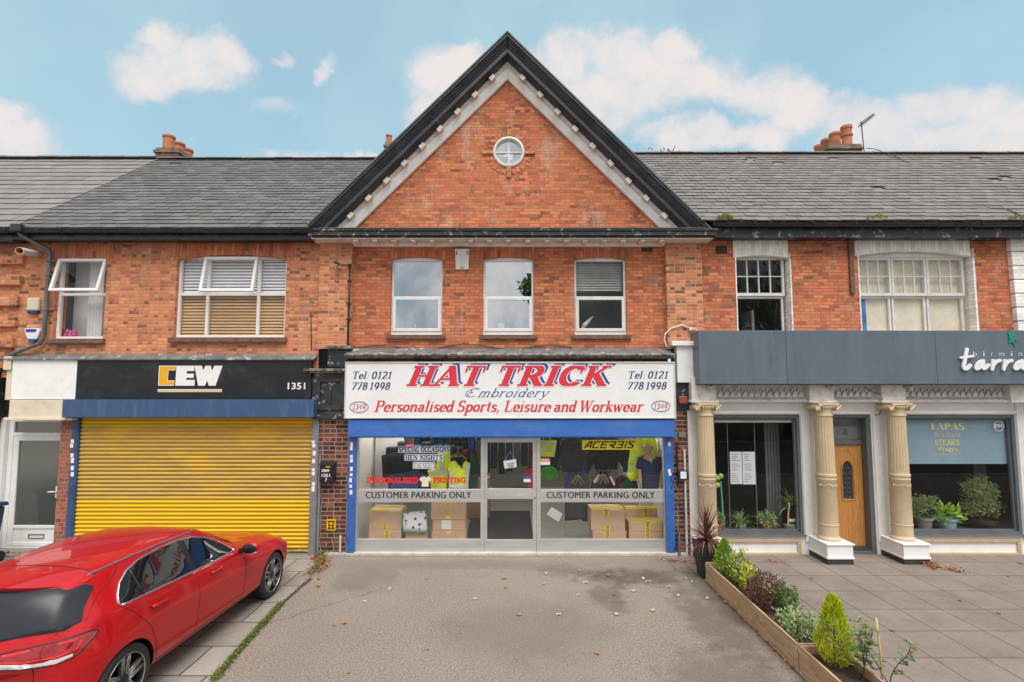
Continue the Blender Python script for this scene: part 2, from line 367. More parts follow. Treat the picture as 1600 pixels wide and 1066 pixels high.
def tarmac():
    m, nt, p = newmat('tarmac'); P = pos(nt)
    c = MIX(nt, MR(nt, NOISE(nt, P, 42, 5, .85), .36, .62), (.110, .091, .077), (.33, .283, .244))
    c = MIX(nt, MR(nt, NOISE(nt, VM(nt, 'ADD', P, (5, 2, 0)), 30, 4, .85), .56, .70, 0, .65), c, (.105, .092, .080))
    c = MIX(nt, MR(nt, NOISE(nt, P, 55, 2, .6), .60, .72, 0, .7), c, (.46, .425, .385))
    c = MIX(nt, MR(nt, NOISE(nt, P, .55, 8, .68, .3), .42, .70, 0, .45), c, (.185, .163, .145))
    c = MIX(nt, MR(nt, NOISE(nt, VM(nt, 'ADD', P, (3, 9, 0)), .4, 7, .66), .42, .64, 0, .30), c, (.29, .259, .234))
    c = MIX(nt, MR(nt, NOISE(nt, VM(nt, 'ADD', P, (13, 1, 0)), 5, 9, .8), .60, .74, 0, .5), c, (.12, .105, .09))
    s = N(nt, 'ShaderNodeSeparateXYZ'); L(nt, P, s.inputs[0])
    def blob(x, y, a, b, lo, hi, amt, col, c, ns=1.6, na=2.0):
        q = M_(nt, 'ADD', M_(nt, 'POWER', M_(nt, 'DIVIDE', M_(nt, 'SUBTRACT', s.outputs[0], x), a), 2.0), M_(nt, 'POWER', M_(nt, 'DIVIDE', M_(nt, 'SUBTRACT', s.outputs[1], y), b), 2.0))
        q = M_(nt, 'ADD', q, M_(nt, 'MULTIPLY', M_(nt, 'SUBTRACT', NOISE(nt, P, ns, 8, .68), .5), na))
        return MIX(nt, M_(nt, 'MULTIPLY', MR(nt, q, lo, hi), amt), c, col)
    c = blob(2.05, -1.05, .95, .40, 1.7, -.2, .78, (.075, .062, .05), c, 2.6, 5.0)       # damp earth stains by the right end
    c = blob(1.55, -1.85, .30, .60, 1.7, -.4, .65, (.085, .07, .058), c, 3.5, 5.0)
    c = blob(2.8, -2.6, .42, 1.2, 1.6, 0, .6, (.095, .08, .066), c, 4.0, 5.0)
    c = blob(2.4, -4.2, .8, .9, 1.6, 0, .5, (.10, .088, .075), c, 3.5, 5.0)
    c = blob(-1.6, -4.6, 1.3, .5, 1.5, 0, .3, (.11, .098, .086), c, 1.8, 4.0)
    c = blob(-2.3, -1.2, .5, .6, 1.4, 0, .45, (.10, .088, .075), c, 2.5, 4.0)
    c = blob(.9, -.75, .5, .3, 1.5, 0, .5, (.10, .085, .07), c, 3.0, 5.0)
    c = blob(3.12, -1.7, .22, 1.2, 1.3, .3, .6, (.10, .085, .065), c, 3.0)
    c = blob(-.9, -.45, 2.4, .25, 1.4, 0, .45, (.15, .13, .112), c, 2.2, 4.0)
    c = blob(.2, -2.9, 1.2, .9, 1.3, .2, .35, (.11, .1, .09), c)
    # patch of smoother, paler repair by the pier
    pt = M_(nt, 'MULTIPLY', MR(nt, s.outputs[0], -2.85, -2.83, 0, 1), MR(nt, M_(nt, 'ADD', s.outputs[0], M_(nt, 'MULTIPLY', s.outputs[1], .12)), -1.95, -1.99, 0, 1))
    pt = M_(nt, 'MULTIPLY', pt, MR(nt, M_(nt, 'ADD', s.outputs[1], M_(nt, 'MULTIPLY', NOISE(nt, P, 2, 3), .3)), -1.3, -1.2, 0, 1))
    c = MIX(nt, M_(nt, 'MULTIPLY', pt, .55), c, (.20, .178, .162))
    # hairline crack
    cr = M_(nt, 'ABSOLUTE', M_(nt, 'ADD', M_(nt, 'SUBTRACT', s.outputs[1], M_(nt, 'MULTIPLY', s.outputs[0], .95)), M_(nt, 'ADD', -.55, M_(nt, 'MULTIPLY', NOISE(nt, P, 2.5, 6, .7), .5))))
    cr = M_(nt, 'MULTIPLY', MR(nt, cr, .022, .006), MR(nt, s.outputs[0], -1.8, -2.1, 0, .7))
    c = MIX(nt, cr, c, (.07, .06, .05))
    L(nt, c, p.inputs['Base Color']); p.inputs['Roughness'].default_value = .9; p.inputs['Specular IOR Level'].default_value = .25
    bump(nt, p, M_(nt, 'ADD', NOISE(nt, P, 220, 3, .7), M_(nt, 'MULTIPLY', NOISE(nt, P, 3, 4), 1.5)), .55, .01)
    return m
tarmac()
def slabs(name, wx, wy, ox, oy, cols, jcol, jw=.012, stag=0, wobble=.01, spots=True):
    m, nt, p = newmat(name); P = pos(nt); s = N(nt, 'ShaderNodeSeparateXYZ'); L(nt, P, s.inputs[0])
    wob = M_(nt, 'MULTIPLY', M_(nt, 'SUBTRACT', NOISE(nt, P, 3, 5), .5), wobble*2)
    vv = M_(nt, 'DIVIDE', M_(nt, 'ADD', M_(nt, 'SUBTRACT', s.outputs[1], oy), wob), wy)
    r = M_(nt, 'FLOOR', vv); fv = M_(nt, 'FRACT', vv)
    uu = M_(nt, 'DIVIDE', M_(nt, 'ADD', M_(nt, 'SUBTRACT', s.outputs[0], ox), wob), wx)
    if stag: uu = M_(nt, 'ADD', uu, M_(nt, 'MULTIPLY', M_(nt, 'FLOORED_MODULO', r, 2.0), stag))
    c_ = M_(nt, 'FLOOR', uu); fu = M_(nt, 'FRACT', uu)
    d = M_(nt, 'MINIMUM', M_(nt, 'MULTIPLY', M_(nt, 'MINIMUM', fu, M_(nt, 'SUBTRACT', 1.0, fu)), wx), M_(nt, 'MULTIPLY', M_(nt, 'MINIMUM', fv, M_(nt, 'SUBTRACT', 1.0, fv)), wy))
    mask = MR(nt, d, jw*.25, jw*.8)
    idv = N(nt, 'ShaderNodeCombineXYZ'); L(nt, c_, idv.inputs[0]); L(nt, r, idv.inputs[1])
    w2 = N(nt, 'ShaderNodeTexWhiteNoise', noise_dimensions='2D'); L(nt, idv.outputs[0], w2.inputs['Vector'])
    c = ramp(nt, w2.outputs[0], [(i/len(cols), x) for i, x in enumerate(cols)])
    c = MIX(nt, .7, c, MIX(nt, NOISE(nt, P, 1.6, 8, .7), (.15, .15, .15), (.85, .85, .85)), 'OVERLAY')
    c = MIX(nt, MR(nt, NOISE(nt, P, 50, 4, .8), .45, .7, 0, .45), c, sc(cols[0], 1.5))
    c = MIX(nt, MR(nt, NOISE(nt, VM(nt, 'ADD', P, (4, 7, 0)), 38, 4, .8), .52, .7, 0, .45), c, sc(cols[0], .5))
    if spots: c = MIX(nt, MR(nt, NOISE(nt, P, 7, 8, .75), .58, .72, 0, .5), c, sc(cols[0], .45))
    jc = MIX(nt, NOISE(nt, P, 4, 5), sc(jcol, .5), sc(jcol, 1.5))
    L(nt, MIX(nt, mask, jc, c), p.inputs['Base Color']); p.inputs['Roughness'].default_value = .8; p.inputs['Specular IOR Level'].default_value = .3
    bump(nt, p, M_(nt, 'ADD', mask, M_(nt, 'ADD', M_(nt, 'MULTIPLY', NOISE(nt, P, 140, 3), .25), M_(nt, 'MULTIPLY', w2.outputs[0], .3))), .5, .008)
    return m
slabs('paving', .595, .637, 4.94, -1.009, [(.205, .170, .151), (.196, .162, .145), (.213, .177, .157), (.208, .172, .154), (.222, .186, .165)], (.075, .064, .054))
slabs('concrete_slabs', .62, .62, -3.22, -3.3, [(.27, .243, .215), (.225, .204, .182), (.30, .27, .24), (.25, .228, .204)], (.06, .055, .045), jw=.018, stag=.5, wobble=.02)

# plain materials
pm('upvc', (.80, .80, .79), .28, .04, 3, dirt=(.5, .47, .42), dirt_amt=.18, dirt_scale=5)
pm('upvc_old', (.76, .755, .72), .4, .06, 5, dirt=(.40, .36, .30), dirt_amt=.35, dirt_scale=8)
pm('cream_paint', (.66, .61, .53), .5, .08, 8, dirt=(.36, .30, .22), dirt_amt=.4, dirt_scale=9)
pm('white_paint', (.82, .815, .80), .5, .05, 4, .08, dirt=(.50, .47, .42), dirt_amt=.3, dirt_scale=3, dirt_lo=.55, dirt_hi=.72)
pm('frieze_white', (.76, .73, .70), .6, .10, 7, .15, dirt=(.25, .22, .19), dirt_amt=.5, dirt_scale=6)
pm('bedmould_white', (.93, .92, .90), .55, .06, 5, .15, dirt=(.45, .39, .33), dirt_amt=.5, dirt_scale=6, dirt_lo=.56, dirt_hi=.72)
pm('dentil_wood', (.70, .63, .57), .75, .18, 9, .3, dirt=(.66, .62, .57), dirt_amt=.5, dirt_scale=12)
pm('black_paint', (.024, .027, .034), .34, .25, 5, .12, dirt=(.13, .13, .14), dirt_amt=.45, dirt_scale=5)
pm('black_rake', (.045, .050, .062), .42, .3, 3, .2, dirt=(.34, .30, .25), dirt_amt=.75, dirt_scale=3.2, dirt_lo=.64, dirt_hi=.68)
pm('black_peel', (.030, .032, .038), .45, .3, 6, .3, dirt=(.42, .37, .31), dirt_amt=.85, dirt_scale=7, dirt_lo=.56, dirt_hi=.62)
pm('lead_flash', (.14, .145, .15), .5, .3, 6, .4, dirt=(.52, .50, .46), dirt_amt=.8, dirt_scale=4, dirt_lo=.58, dirt_hi=.64)
pm('ledge_worn', (.24, .235, .21), .75, .45, 9, .6, dirt=(.05, .05, .05), dirt_amt=.9, dirt_scale=11, dirt_lo=.48, dirt_hi=.6)
pm('gutter_black', (.022, .024, .03), .28, .2, 4, dirt=(.11, .11, .11), dirt_amt=.35)
pm('grey_plastic', (.12, .135, .14), .4, .15, 5)
pm('pipe_white', (.55, .55, .54), .45, .12, 8, dirt=(.2, .19, .17), dirt_amt=.5, dirt_scale=12)
pm('pipe_orange', (.62, .22, .05), .5, .1)
pm('terracotta', (.48, .17, .085), .75, .2, 6, .2, dirt=(.22, .13, .10), dirt_amt=.5, dirt_scale=5)
pm('sill_brick', (.15, .085, .062), .7, .3, 12, .4, dirt=(.35, .22, .16), dirt_amt=.4, dirt_scale=8)
pm('airbrick', (.22, .085, .055), .8, .2, 12, .2)
pm('hole', (.012, .011, .011), .9, .1)
pm('sign_white', (.80, .80, .80), .3, .03, 2, dirt=(.55, .54, .50), dirt_amt=.25, dirt_scale=2)
pm('sign_frame', (.62, .62, .61), .35, .08, 5, metal=.3)
pm('sign_black', (.012, .013, .016), .38, .2, 2, dirt=(.07, .07, .075), dirt_amt=.4, dirt_scale=3)
pm('sign_grey', (.108, .143, .180), .42, .08, 1.3, dirt=(.072, .098, .13), dirt_amt=.5, dirt_scale=2, stretch=(3, 3, .5))
pm('sign_grey_edge', (.20, .235, .27), .4, .06)
pm('cream_board', (.70, .62, .48), .5, .05, 2, dirt=(.45, .37, .26), dirt_amt=.35)
pm('blue_box', (.045, .155, .50), .33, .06, 2, dirt=(.16, .28, .55), dirt_amt=.35, dirt_scale=1.2, stretch=(1, 1, 3))
pm('blue_dark', (.045, .09, .20), .38, .12, 2.5, dirt=(.10, .18, .33), dirt_amt=.5, dirt_scale=2, stretch=(4, 4, .6))
pm('blue_rail', (.04, .13, .42), .4, .15, 8, dirt=(.16, .06, .035), dirt_amt=.8, dirt_scale=5, dirt_lo=.66, dirt_hi=.7)
pm('blue_rail_dark', (.035, .085, .21), .45, .15, 8, dirt=(.02, .03, .06), dirt_amt=.6)
pm('grey_rail', (.23, .25, .265), .45, .1, 6, metal=.2, dirt=(.12, .12, .12), dirt_amt=.3)
pm('aluminium', (.60, .595, .585), .38, .06, 3, metal=.55, dirt=(.40, .39, .37), dirt_amt=.35, dirt_scale=4, stretch=(.4, 1, 6))
pm('aluminium_dark', (.34, .335, .325), .45, .08, 3, metal=.55)
pm('stone_sill', (.52, .46, .39), .75, .15, 6, .3, dirt=(.28, .24, .2), dirt_amt=.5)
pm('tan_paint', (.56, .44, .285), .55, .06, 4, .10, dirt=(.44, .32, .19), dirt_amt=.4, dirt_scale=6)
pm('grey_paint', (.115, .125, .135), .4, .1, 5, .08, dirt=(.22, .23, .24), dirt_amt=.2, dirt_scale=9)
pm('plinth_base', (.04, .042, .042), .6, .2, 8)
def wood(name, a, b, sx, rough=.5, vert=True, groove=None):
    m, nt, p = newmat(name); P = pos(nt)
    v = VM(nt, 'MULTIPLY', P, sx)
    n = NOISE(nt, v, 1, 6, .65, 1.2)
    c = MIX(nt, MR(nt, n, .3, .7), a, b)
    c = MIX(nt, .5, c, MIX(nt, NOISE(nt, VM(nt, 'MULTIPLY', v, (3, 3, 3)), 1, 3), (0, 0, 0), (1, 1, 1)), 'OVERLAY')
    L(nt, c, p.inputs['Base Color']); p.inputs['Roughness'].default_value = rough
    bump(nt, p, n, .2, .004)
    return m
wood('oak', (.44, .185, .045), (.56, .265, .075), (28, 28, 1.6), .38)
wood('planter_wood', (.30, .185, .10), (.56, .39, .235), (30, 2.2, 40), .8)
wood('cane', (.50, .30, .14), (.62, .42, .22), (60, 60, 3), .6)
pm('soil', (.045, .030, .020), .95, .5, 25, 1.0, fine=90)
pm('cardboard', (.60, .405, .255), .75, .06, 4, .05)
pm('cardboard_dark', (.36, .22, .125), .75, .06, 4, .05)
pm('tape_yellow', (.85, .72, .02), .35, .04)
pm('ink_black', (.012, .012, .012), .5, .05)
pm('label_white', (.78, .78, .77), .5, .03)
pm('red_vinyl', (.72, .018, .02), .4, .04)
pm('sign_red', (.66, .035, .055), .4, .05)
pm('sign_blue', (.028, .085, .32), .4, .06)
pm('sign_darkblue', (.02, .04, .18), .4, .06)
pm('text_grey', (.035, .035, .037), .5, .05)
pm('amber', (.78, .40, .01), .4, .03)
pm('text_white', (.80, .80, .80), .4, .02)
pm('line_amber', (.78, .50, .16), .4, .03)
pm('green_leaf', (.0, .26, .13), .4, .1)
pm('text_gold', (.60, .55, .28), .5, .1)
pm('hi_vis', (.74, .93, .03), .6, .10, 9, .1)
pm('reflective', (.62, .64, .64), .35, .08)
pm('cloth_black', (.016, .016, .019), .85, .3, 9, .25)
pm('cloth_charcoal', (.045, .046, .052), .9, .25, 9, .25)
pm('cloth_navy', (.010, .020, .065), .8, .2, 7, .2)
pm('cloth_royal', (.012, .055, .20), .8, .2, 7, .2)
pm('cloth_green', (.07, .33, .025), .85, .12, 7, .2)
pm('cloth_red', (.50, .035, .055), .85, .12, 7, .2)
pm('cloth_maroon', (.085, .010, .018), .85, .2, 7, .2)
pm('cloth_bottle', (.008, .06, .045), .85, .2, 7, .2)
pm('cloth_white', (.70, .70, .68), .85, .08, 7, .2)
pm('mannequin_skin', (.42, .285, .17), .5, .06)
pm('hanger_wood', (.30, .16, .07), .5, .1)
pm('wire', (.55, .55, .54), .35, .05, metal=.6)
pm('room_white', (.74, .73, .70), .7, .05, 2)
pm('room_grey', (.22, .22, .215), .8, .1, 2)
pm('room_floor', (.36, .37, .32), .5, .12, 5)
pm('mat_dark', (.035, .035, .038), .95, .2, 40)
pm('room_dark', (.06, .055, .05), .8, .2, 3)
pm('curtain_white', (.72, .72, .72), .8, .05, 3)
pm('blind_wood', (.62, .37, .15), .5, .15, 4, stretch=(1, 1, 12))
pm('blind_white', (.80, .80, .81), .6, .05)
pm('blind_dirty', (.42, .43, .39), .7, .15, 5, dirt=(.2, .2, .18), dirt_amt=.4)
pm('paper_cream', (.74, .68, .54), .8, .10, 3, .5, fine=8)
pm('banner_blue', (.05, .17, .48), .6, .4, 6)
pm('pink', (.70, .09, .30), .6, .3, 20)
pm('alarm_cream', (.66, .60, .44), .45, .05)
pm('alarm_blue', (.03, .03, .22), .35, .05)
pm('alarm_white', (.74, .74, .76), .35, .04)
pm('shield_blue', (.02, .06, .34), .35, .05)
pm('alarm_red', (.30, .06, .04), .5, .15)
pm('meter_blue', (.02, .03, .10), .4, .1)
pm('hydrant_yellow', (.80, .42, .01), .4, .08)
pm('letterbox_black', (.014, .014, .016), .3, .1)
pm('chrome', (.62, .63, .65), .3, .02, metal=1)
pm('steel_spot', (.55, .55, .55), .25, .05, metal=.9)
pm('cable_black', (.015, .015, .015), .5, .1)
pm('cable_white', (.68, .67, .64), .5, .1)
pm('bin_blue', (.02, .05, .13), .45, .12)
pm('rubber', (.018, .018, .018), .75, .2)
pm('pot_dark', (.022, .020, .020), .6, .2, 9)
pm('pot_terracotta', (.50, .13, .06), .7, .1)
pm('pot_grey', (.20, .19, .18), .6, .12)
pm('pot_blue', (.19, .33, .38), .35, .06)
pm('pot_brown', (.045, .025, .018), .35, .15)
pm('lead_came', (.02, .02, .022), .4, .1)
pm('stained', (.045, .06, .065), .15, .5, 25)
pm('frosted', (.19, .205, .20), .25, .1, 2)
pm('blind_blue', (.22, .33, .41), .7, .06, 3)
pm('verge', (.03, .045, .015), .95, .3, 3, .6)
pm('bark', (.06, .045, .03), .95, .3, 8, .8)
pm('road', (.035, .035, .037), .85, .15, 40, .3)
pm('aerial_metal', (.05, .045, .042), .5, .2)
pm('green_tool', (.05, .38, .27), .4, .1)
pm('lime_light', (.30, .55, .08), .4, .1)
pm('menu_white', (.66, .67, .74), .5, .03)
pm('red_lid', (.40, .02, .02), .4, .1)
def leafm(name, stops, rough=.5, trans=.25):
    m, nt, p = newmat(name); g = N(nt, 'ShaderNodeNewGeometry')
    c = ramp(nt, g.outputs['Random Per Island'], [(i/len(stops), x) for i, x in enumerate(stops)])
    c = MIX(nt, .4, c, MIX(nt, NOISE(nt, g.outputs['Position'], 18, 3), (.1, .1, .1), (.9, .9, .9)), 'OVERLAY')
    L(nt, c, p.inputs['Base Color']); p.inputs['Roughness'].default_value = rough
    out = [n for n in nt.nodes if n.type == 'OUTPUT_MATERIAL'][0]
    t = N(nt, 'ShaderNodeBsdfTranslucent'); L(nt, c, t.inputs[0])
    mx = N(nt, 'ShaderNodeMixShader'); mx.inputs[0].default_value = trans
    L(nt, p.outputs[0], mx.inputs[1]); L(nt, t.outputs[0], mx.inputs[2]); L(nt, mx.outputs[0], out.inputs[0])
    return m
leafm('leaf_gold', [(0.57, 0.608, 0.023), (0.418, 0.532, 0.023), (0.75, 0.75, 0.038), (0.247, 0.38, 0.028), (0.684, 0.684, 0.034)])
leafm('leaf_goldgreen', [(0.32, 0.48, 0.032), (0.208, 0.384, 0.032), (0.448, 0.576, 0.048), (0.144, 0.272, 0.032)])
leafm('leaf_varieg', [(0.14, 0.238, 0.049), (0.588, 0.588, 0.14), (0.098, 0.182, 0.042), (0.224, 0.308, 0.07), (0.7, 0.672, 0.084), (0.168, 0.28, 0.07)])
leafm('leaf_yellowvar', [(0.648, 0.648, 0.041), (0.54, 0.567, 0.041), (0.162, 0.27, 0.041), (0.675, 0.621, 0.068), (0.27, 0.378, 0.041)])
leafm('leaf_brown', [(0.105, 0.042, 0.031), (0.154, 0.063, 0.042), (0.07, 0.031, 0.025), (0.196, 0.098, 0.056), (0.126, 0.056, 0.042)], trans=.15)
leafm('leaf_green', [(0.078, 0.182, 0.033), (0.117, 0.234, 0.046), (0.058, 0.13, 0.026), (0.169, 0.286, 0.065), (0.091, 0.195, 0.039)])
leafm('leaf_palegreen', [(0.208, 0.325, 0.104), (0.286, 0.39, 0.156), (0.13, 0.247, 0.065), (0.364, 0.468, 0.208), (0.468, 0.52, 0.286)])
leafm('leaf_cordy', [(.11, .03, .035), (.17, .055, .05), (.08, .025, .028), (.26, .15, .09), (.14, .045, .045), (.20, .10, .06)], trans=.15)
leafm('leaf_rose', [(0.104, 0.286, 0.078), (0.156, 0.364, 0.104), (0.39, 0.208, 0.065), (0.117, 0.26, 0.078)])
leafm('leaf_litter', [(.36, .12, .035), (.44, .17, .05), (.30, .09, .03), (.50, .26, .09), (.22, .08, .035)], trans=.1)
leafm('leaf_fallen_yellow', [(.58, .45, .16), (.52, .42, .2)], trans=.1)
leafm('leaf_fallen_orange', [(.46, .19, .06), (.40, .16, .06)], trans=.1)
leafm('leaf_fallen_pale', [(.62, .58, .50), (.55, .55, .42)], trans=.1)
leafm('moss', [(.14, .19, .03), (.09, .14, .025), (.22, .26, .04), (.07, .10, .02)])
leafm('moss_bright', [(.26, .30, .02), (.34, .36, .03), (.18, .22, .02)])
leafm('leaf_indoor', [(0.12, 0.27, 0.06), (0.18, 0.375, 0.09), (0.3, 0.45, 0.15), (0.12, 0.225, 0.06), (0.36, 0.405, 0.15)], rough=.35)
leafm('leaf_lime', [(0.308, 0.504, 0.056), (0.42, 0.63, 0.084), (0.21, 0.392, 0.042)])
leafm('leaf_bonsai', [(0.144, 0.256, 0.08), (0.224, 0.352, 0.112), (0.32, 0.4, 0.144), (0.384, 0.352, 0.176), (0.16, 0.272, 0.08)])
glass('glass_shop', .06); glass('glass_rest', .035); glass('glass_up', .56); glass('glass_up_dark', .05)
glass('glass_bright', .055); glass('glass_door', .07, opac=.0)
# ---------------------------------------------------------------- lettering
def A(cx, cy, rx, ry, a0, a1, n=12):
    return [(cx+rx*math.cos(R(a0+(a1-a0)*i/n)), cy+ry*math.sin(R(a0+(a1-a0)*i/n))) for i in range(n+1)]
def S_(x, y, h=.15): return ('s', [(x-h, y), (x+h, y)])
def st(x, y0=0, y1=1): return ('k', [(x, y0), (x, y1)])
def n_(*p): return ('n', list(p))
def k_(*p): return ('k', list(p))
X_ = .62
GL = {
'A': (.86, [n_((.05,0),(.40,1)), k_((.42,1),(.76,0)), n_((.17,.33),(.62,.33)), S_(.05,0), S_(.76,0)]),
'B': (.78, [st(.17), ('k', [(.17,1)]+A(.42,.77,.2,.23,90,-90)+[(.17,.54)]), ('k', [(.17,.54)]+A(.44,.27,.24,.27,90,-90)+[(.17,0)]), S_(.1,0,.08), S_(.1,1,.08)]),
'C': (.84, [('k', A(.45,.5,.36,.5,48,312,18)), n_((.72,.70),(.72,1))]),
'D': (.88, [st(.17), ('k', [(.17,1)]+A(.38,.5,.40,.5,90,-90,16)+[(.17,0)]), S_(.1,0,.08), S_(.1,1,.08)]),
'E': (.78, [st(.17), n_((.17,1),(.68,1)), n_((.68,1),(.68,.78)), n_((.17,.52),(.5,.52)), n_((.5,.62),(.5,.42)), n_((.17,0),(.7,0)), n_((.7,0),(.7,.24)), S_(.1,0,.08), S_(.1,1,.08)]),
'G': (.88, [('k', A(.45,.5,.36,.5,48,312,18)), n_((.72,.72),(.72,1)), st(.72,.05,.42), S_(.70,.42)]),
'H': (.90, [st(.17), st(.70), n_((.17,.5),(.70,.5)), S_(.17,0), S_(.17,1), S_(.70,0), S_(.70,1)]),
'I': (.42, [st(.20), S_(.2,0), S_(.2,1)]),
'K': (.88, [st(.17), n_((.2,.42),(.68,1)), k_((.36,.58),(.74,0)), S_(.17,0), S_(.17,1), S_(.68,1,.13), S_(.74,0,.13)]),
'L': (.74, [st(.17), n_((.17,0),(.66,0)), n_((.66,0),(.66,.26)), S_(.17,1)]),
'M': (1.02, [n_((.12,0),(.12,1)), k_((.16,1),(.48,.05)), n_((.48,.05),(.82,1)), st(.86), S_(.12,0,.12), S_(.86,0), S_(.1,1,.1), S_(.9,1,.1)]),
'N': (.86, [n_((.13,0),(.13,1)), k_((.15,1),(.68,.03)), n_((.70,0),(.70,1)), S_(.13,0,.12), S_(.70,1,.12), S_(.1,1,.09)]),
'O': (.90, [('k', A(.44,.5,.36,.5,0,360,24))]),
'P': (.76, [st(.17), ('k', [(.17,1)]+A(.42,.74,.24,.26,90,-90)+[(.17,.48)]), S_(.17,0), S_(.1,1,.08)]),
'R': (.86, [st(.17), ('k', [(.17,1)]+A(.42,.75,.23,.25,90,-90)+[(.17,.5)]), k_((.42,.5),(.74,0)), S_(.17,0), S_(.1,1,.08), S_(.77,0,.09)]),
'S': (.70, [('k', A(.36,.75,.23,.25,40,250)+A(.36,.25,.25,.25,70,-140)), n_((.58,.78),(.58,1)), n_((.11,.22),(.11,0))]),
'T': (.82, [st(.39), n_((.06,1),(.72,1)), n_((.06,1),(.06,.76)), n_((.72,1),(.72,.76)), S_(.39,0)]),
'W': (1.1, [k_((.08,1),(.30,0)), n_((.30,0),(.53,.95)), k_((.53,.95),(.75,0)), n_((.75,0),(.98,1)), S_(.08,1), S_(.98,1,.12), S_(.53,1,.1)]),
'0': (.70, [('k', A(.34,.5,.24,.5,0,360,20))]),
'1': (.52, [st(.28), n_((.28,1),(.10,.86)), S_(.28,0)]),
'2': (.68, [('k', A(.33,.72,.23,.28,155,-35)+[(.12,.03)]), n_((.12,0),(.60,0)), n_((.6,0),(.62,.18))]),
'3': (.66, [('k', A(.30,.76,.21,.24,150,-85)), ('k', A(.30,.27,.25,.27,80,-150))]),
'4': (.70, [n_((.48,1),(.06,.32)), n_((.06,.30),(.66,.30)), st(.48)]),
'7': (.66, [n_((.08,1),(.60,1)), k_((.58,1),(.26,0)), n_((.08,1),(.06,.78))]),
'8': (.68, [('k', A(.34,.76,.19,.24,0,360,16)), ('k', A(.34,.26,.24,.26,0,360,16))]),
'9': (.68, [('k', A(.33,.67,.22,.33,0,360,16)), ('k', [(.55,.67)]+A(.22,.6,.34,.6,0,-70))]),
':': (.34, [k_((.16,.08),(.161,.08)), k_((.16,.52),(.161,.52))]),
',': (.34, [k_((.16,.06),(.161,.06)), n_((.18,.04),(.08,-.16))]),
'a': (.60, [('k', A(.28,.44,.17,.18,150,0)+[(.45,.08)]), n_((.45,.08),(.56,.02)), ('k', A(.28,.18,.18,.18,70,400))]),
'b': (.62, [st(.14), ('k', A(.36,.31,.21,.31,0,360,16)), S_(.1,1,.06)]),
'c': (.54, [('k', A(.29,.31,.22,.31,45,312))]),
'd': (.64, [('k', A(.27,.31,.2,.31,0,360,16)), st(.48), S_(.42,1,.08), S_(.53,0,.06)]),
'e': (.56, [('k', A(.29,.31,.22,.31,0,312,16)), n_((.08,.33),(.52,.33))]),
'g': (.58, [('k', A(.28,.38,.18,.24,0,360,14)), ('k', [(.46,.4)]+A(.26,-.1,.2,.2,20,-180))]),
'h': (.66, [st(.14), ('k', A(.35,.40,.18,.22,160,0)+[(.53,0)]), S_(.14,0,.11), S_(.55,0,.1), S_(.09,1,.06)]),
'i': (.34, [st(.16,0,X_), k_((.16,.88),(.161,.88)), S_(.16,0,.12), S_(.11,X_,.06)]),
'k': (.62, [st(.14), n_((.18,.25),(.48,.6)), k_((.28,.36),(.54,0)), S_(.14,0,.1), S_(.55,0,.09), S_(.48,.6,.09), S_(.09,1,.06)]),
'l': (.34, [st(.16), S_(.16,0,.12), S_(.11,1,.06)]),
'm': (.96, [st(.14,0,X_), ('k', A(.32,.40,.16,.22,160,0)+[(.48,0)]), ('k', A(.65,.40,.17,.22,160,0)+[(.82,0)]), S_(.14,0,.1), S_(.48,0,.1), S_(.84,0,.1)]),
'n': (.66, [st(.14,0,X_), ('k', A(.35,.40,.18,.22,160,0)+[(.53,0)]), S_(.14,0,.11), S_(.55,0,.1), S_(.09,X_,.06)]),
'o': (.58, [('k', A(.29,.31,.22,.31,0,360,18))]),
'p': (.64, [st(.15,-.3,X_), ('k', A(.36,.31,.21,.31,0,360,16)), S_(.15,-.3,.12), S_(.09,X_,.06)]),
'r': (.50, [st(.15,0,X_), ('k', A(.34,.42,.18,.2,165,55)), S_(.15,0,.12), S_(.09,X_,.06)]),
's': (.48, [('k', A(.25,.46,.15,.16,40,250)+A(.25,.16,.17,.16,70,-140))]),
't': (.40, [st(.18,.1,.85), n_((.18,.08),(.34,.02)), n_((.04,X_),(.36,X_))]),
'u': (.66, [('k', [(.14,X_),(.14,.22)]+A(.32,.22,.18,.22,180,330)), st(.52,0,X_), S_(.09,X_,.06), S_(.56,0,.06)]),
'w': (.86, [k_((.08,X_),(.26,0)), n_((.26,0),(.42,.6)), k_((.42,.6),(.60,0)), n_((.60,0),(.78,X_)), S_(.08,X_,.09), S_(.76,X_,.08)]),
'y': (.60, [k_((.08,X_),(.30,.02)), n_((.54,X_),(.22,-.28)), n_((.22,-.28),(.10,-.26)), S_(.08,X_,.09), S_(.52,X_,.08)]),
'é': (1.0, [n_(*A(.50,.74,.26,.26,20,270,14)), n_(*A(.50,.25,.34,.25,90,330,14)), n_(*A(.20,.45,.24,.38,60,300,14)), n_((.3,.95),(.85,1.0))]),
}
def hull2(ps):
    ps = sorted(set((round(x, 5), round(y, 5)) for x, y in ps))
    if len(ps) < 3: return ps
    def half(q):
        h = []
        for p in q:
            while len(h) > 1 and (h[-1][0]-h[-2][0])*(p[1]-h[-2][1])-(h[-1][1]-h[-2][1])*(p[0]-h[-2][0]) <= 0: h.pop()
            h.append(p)
        return h
    a, b = half(ps), half(ps[::-1])
    return a[:-1]+b[:-1]
def nib(kind, x, y, W, w, T):
    ww = W if kind == 'k' else (w if kind == 'n' else T)
    return [(x+ww/2*sx, y+T/2*sy) for sx in (-1, 1) for sy in (-1, 1)]
def rnib(x, y, r, n=10): return [(x+r*math.cos(2*math.pi*i/n), y+r*math.sin(2*math.pi*i/n)) for i in range(n)]
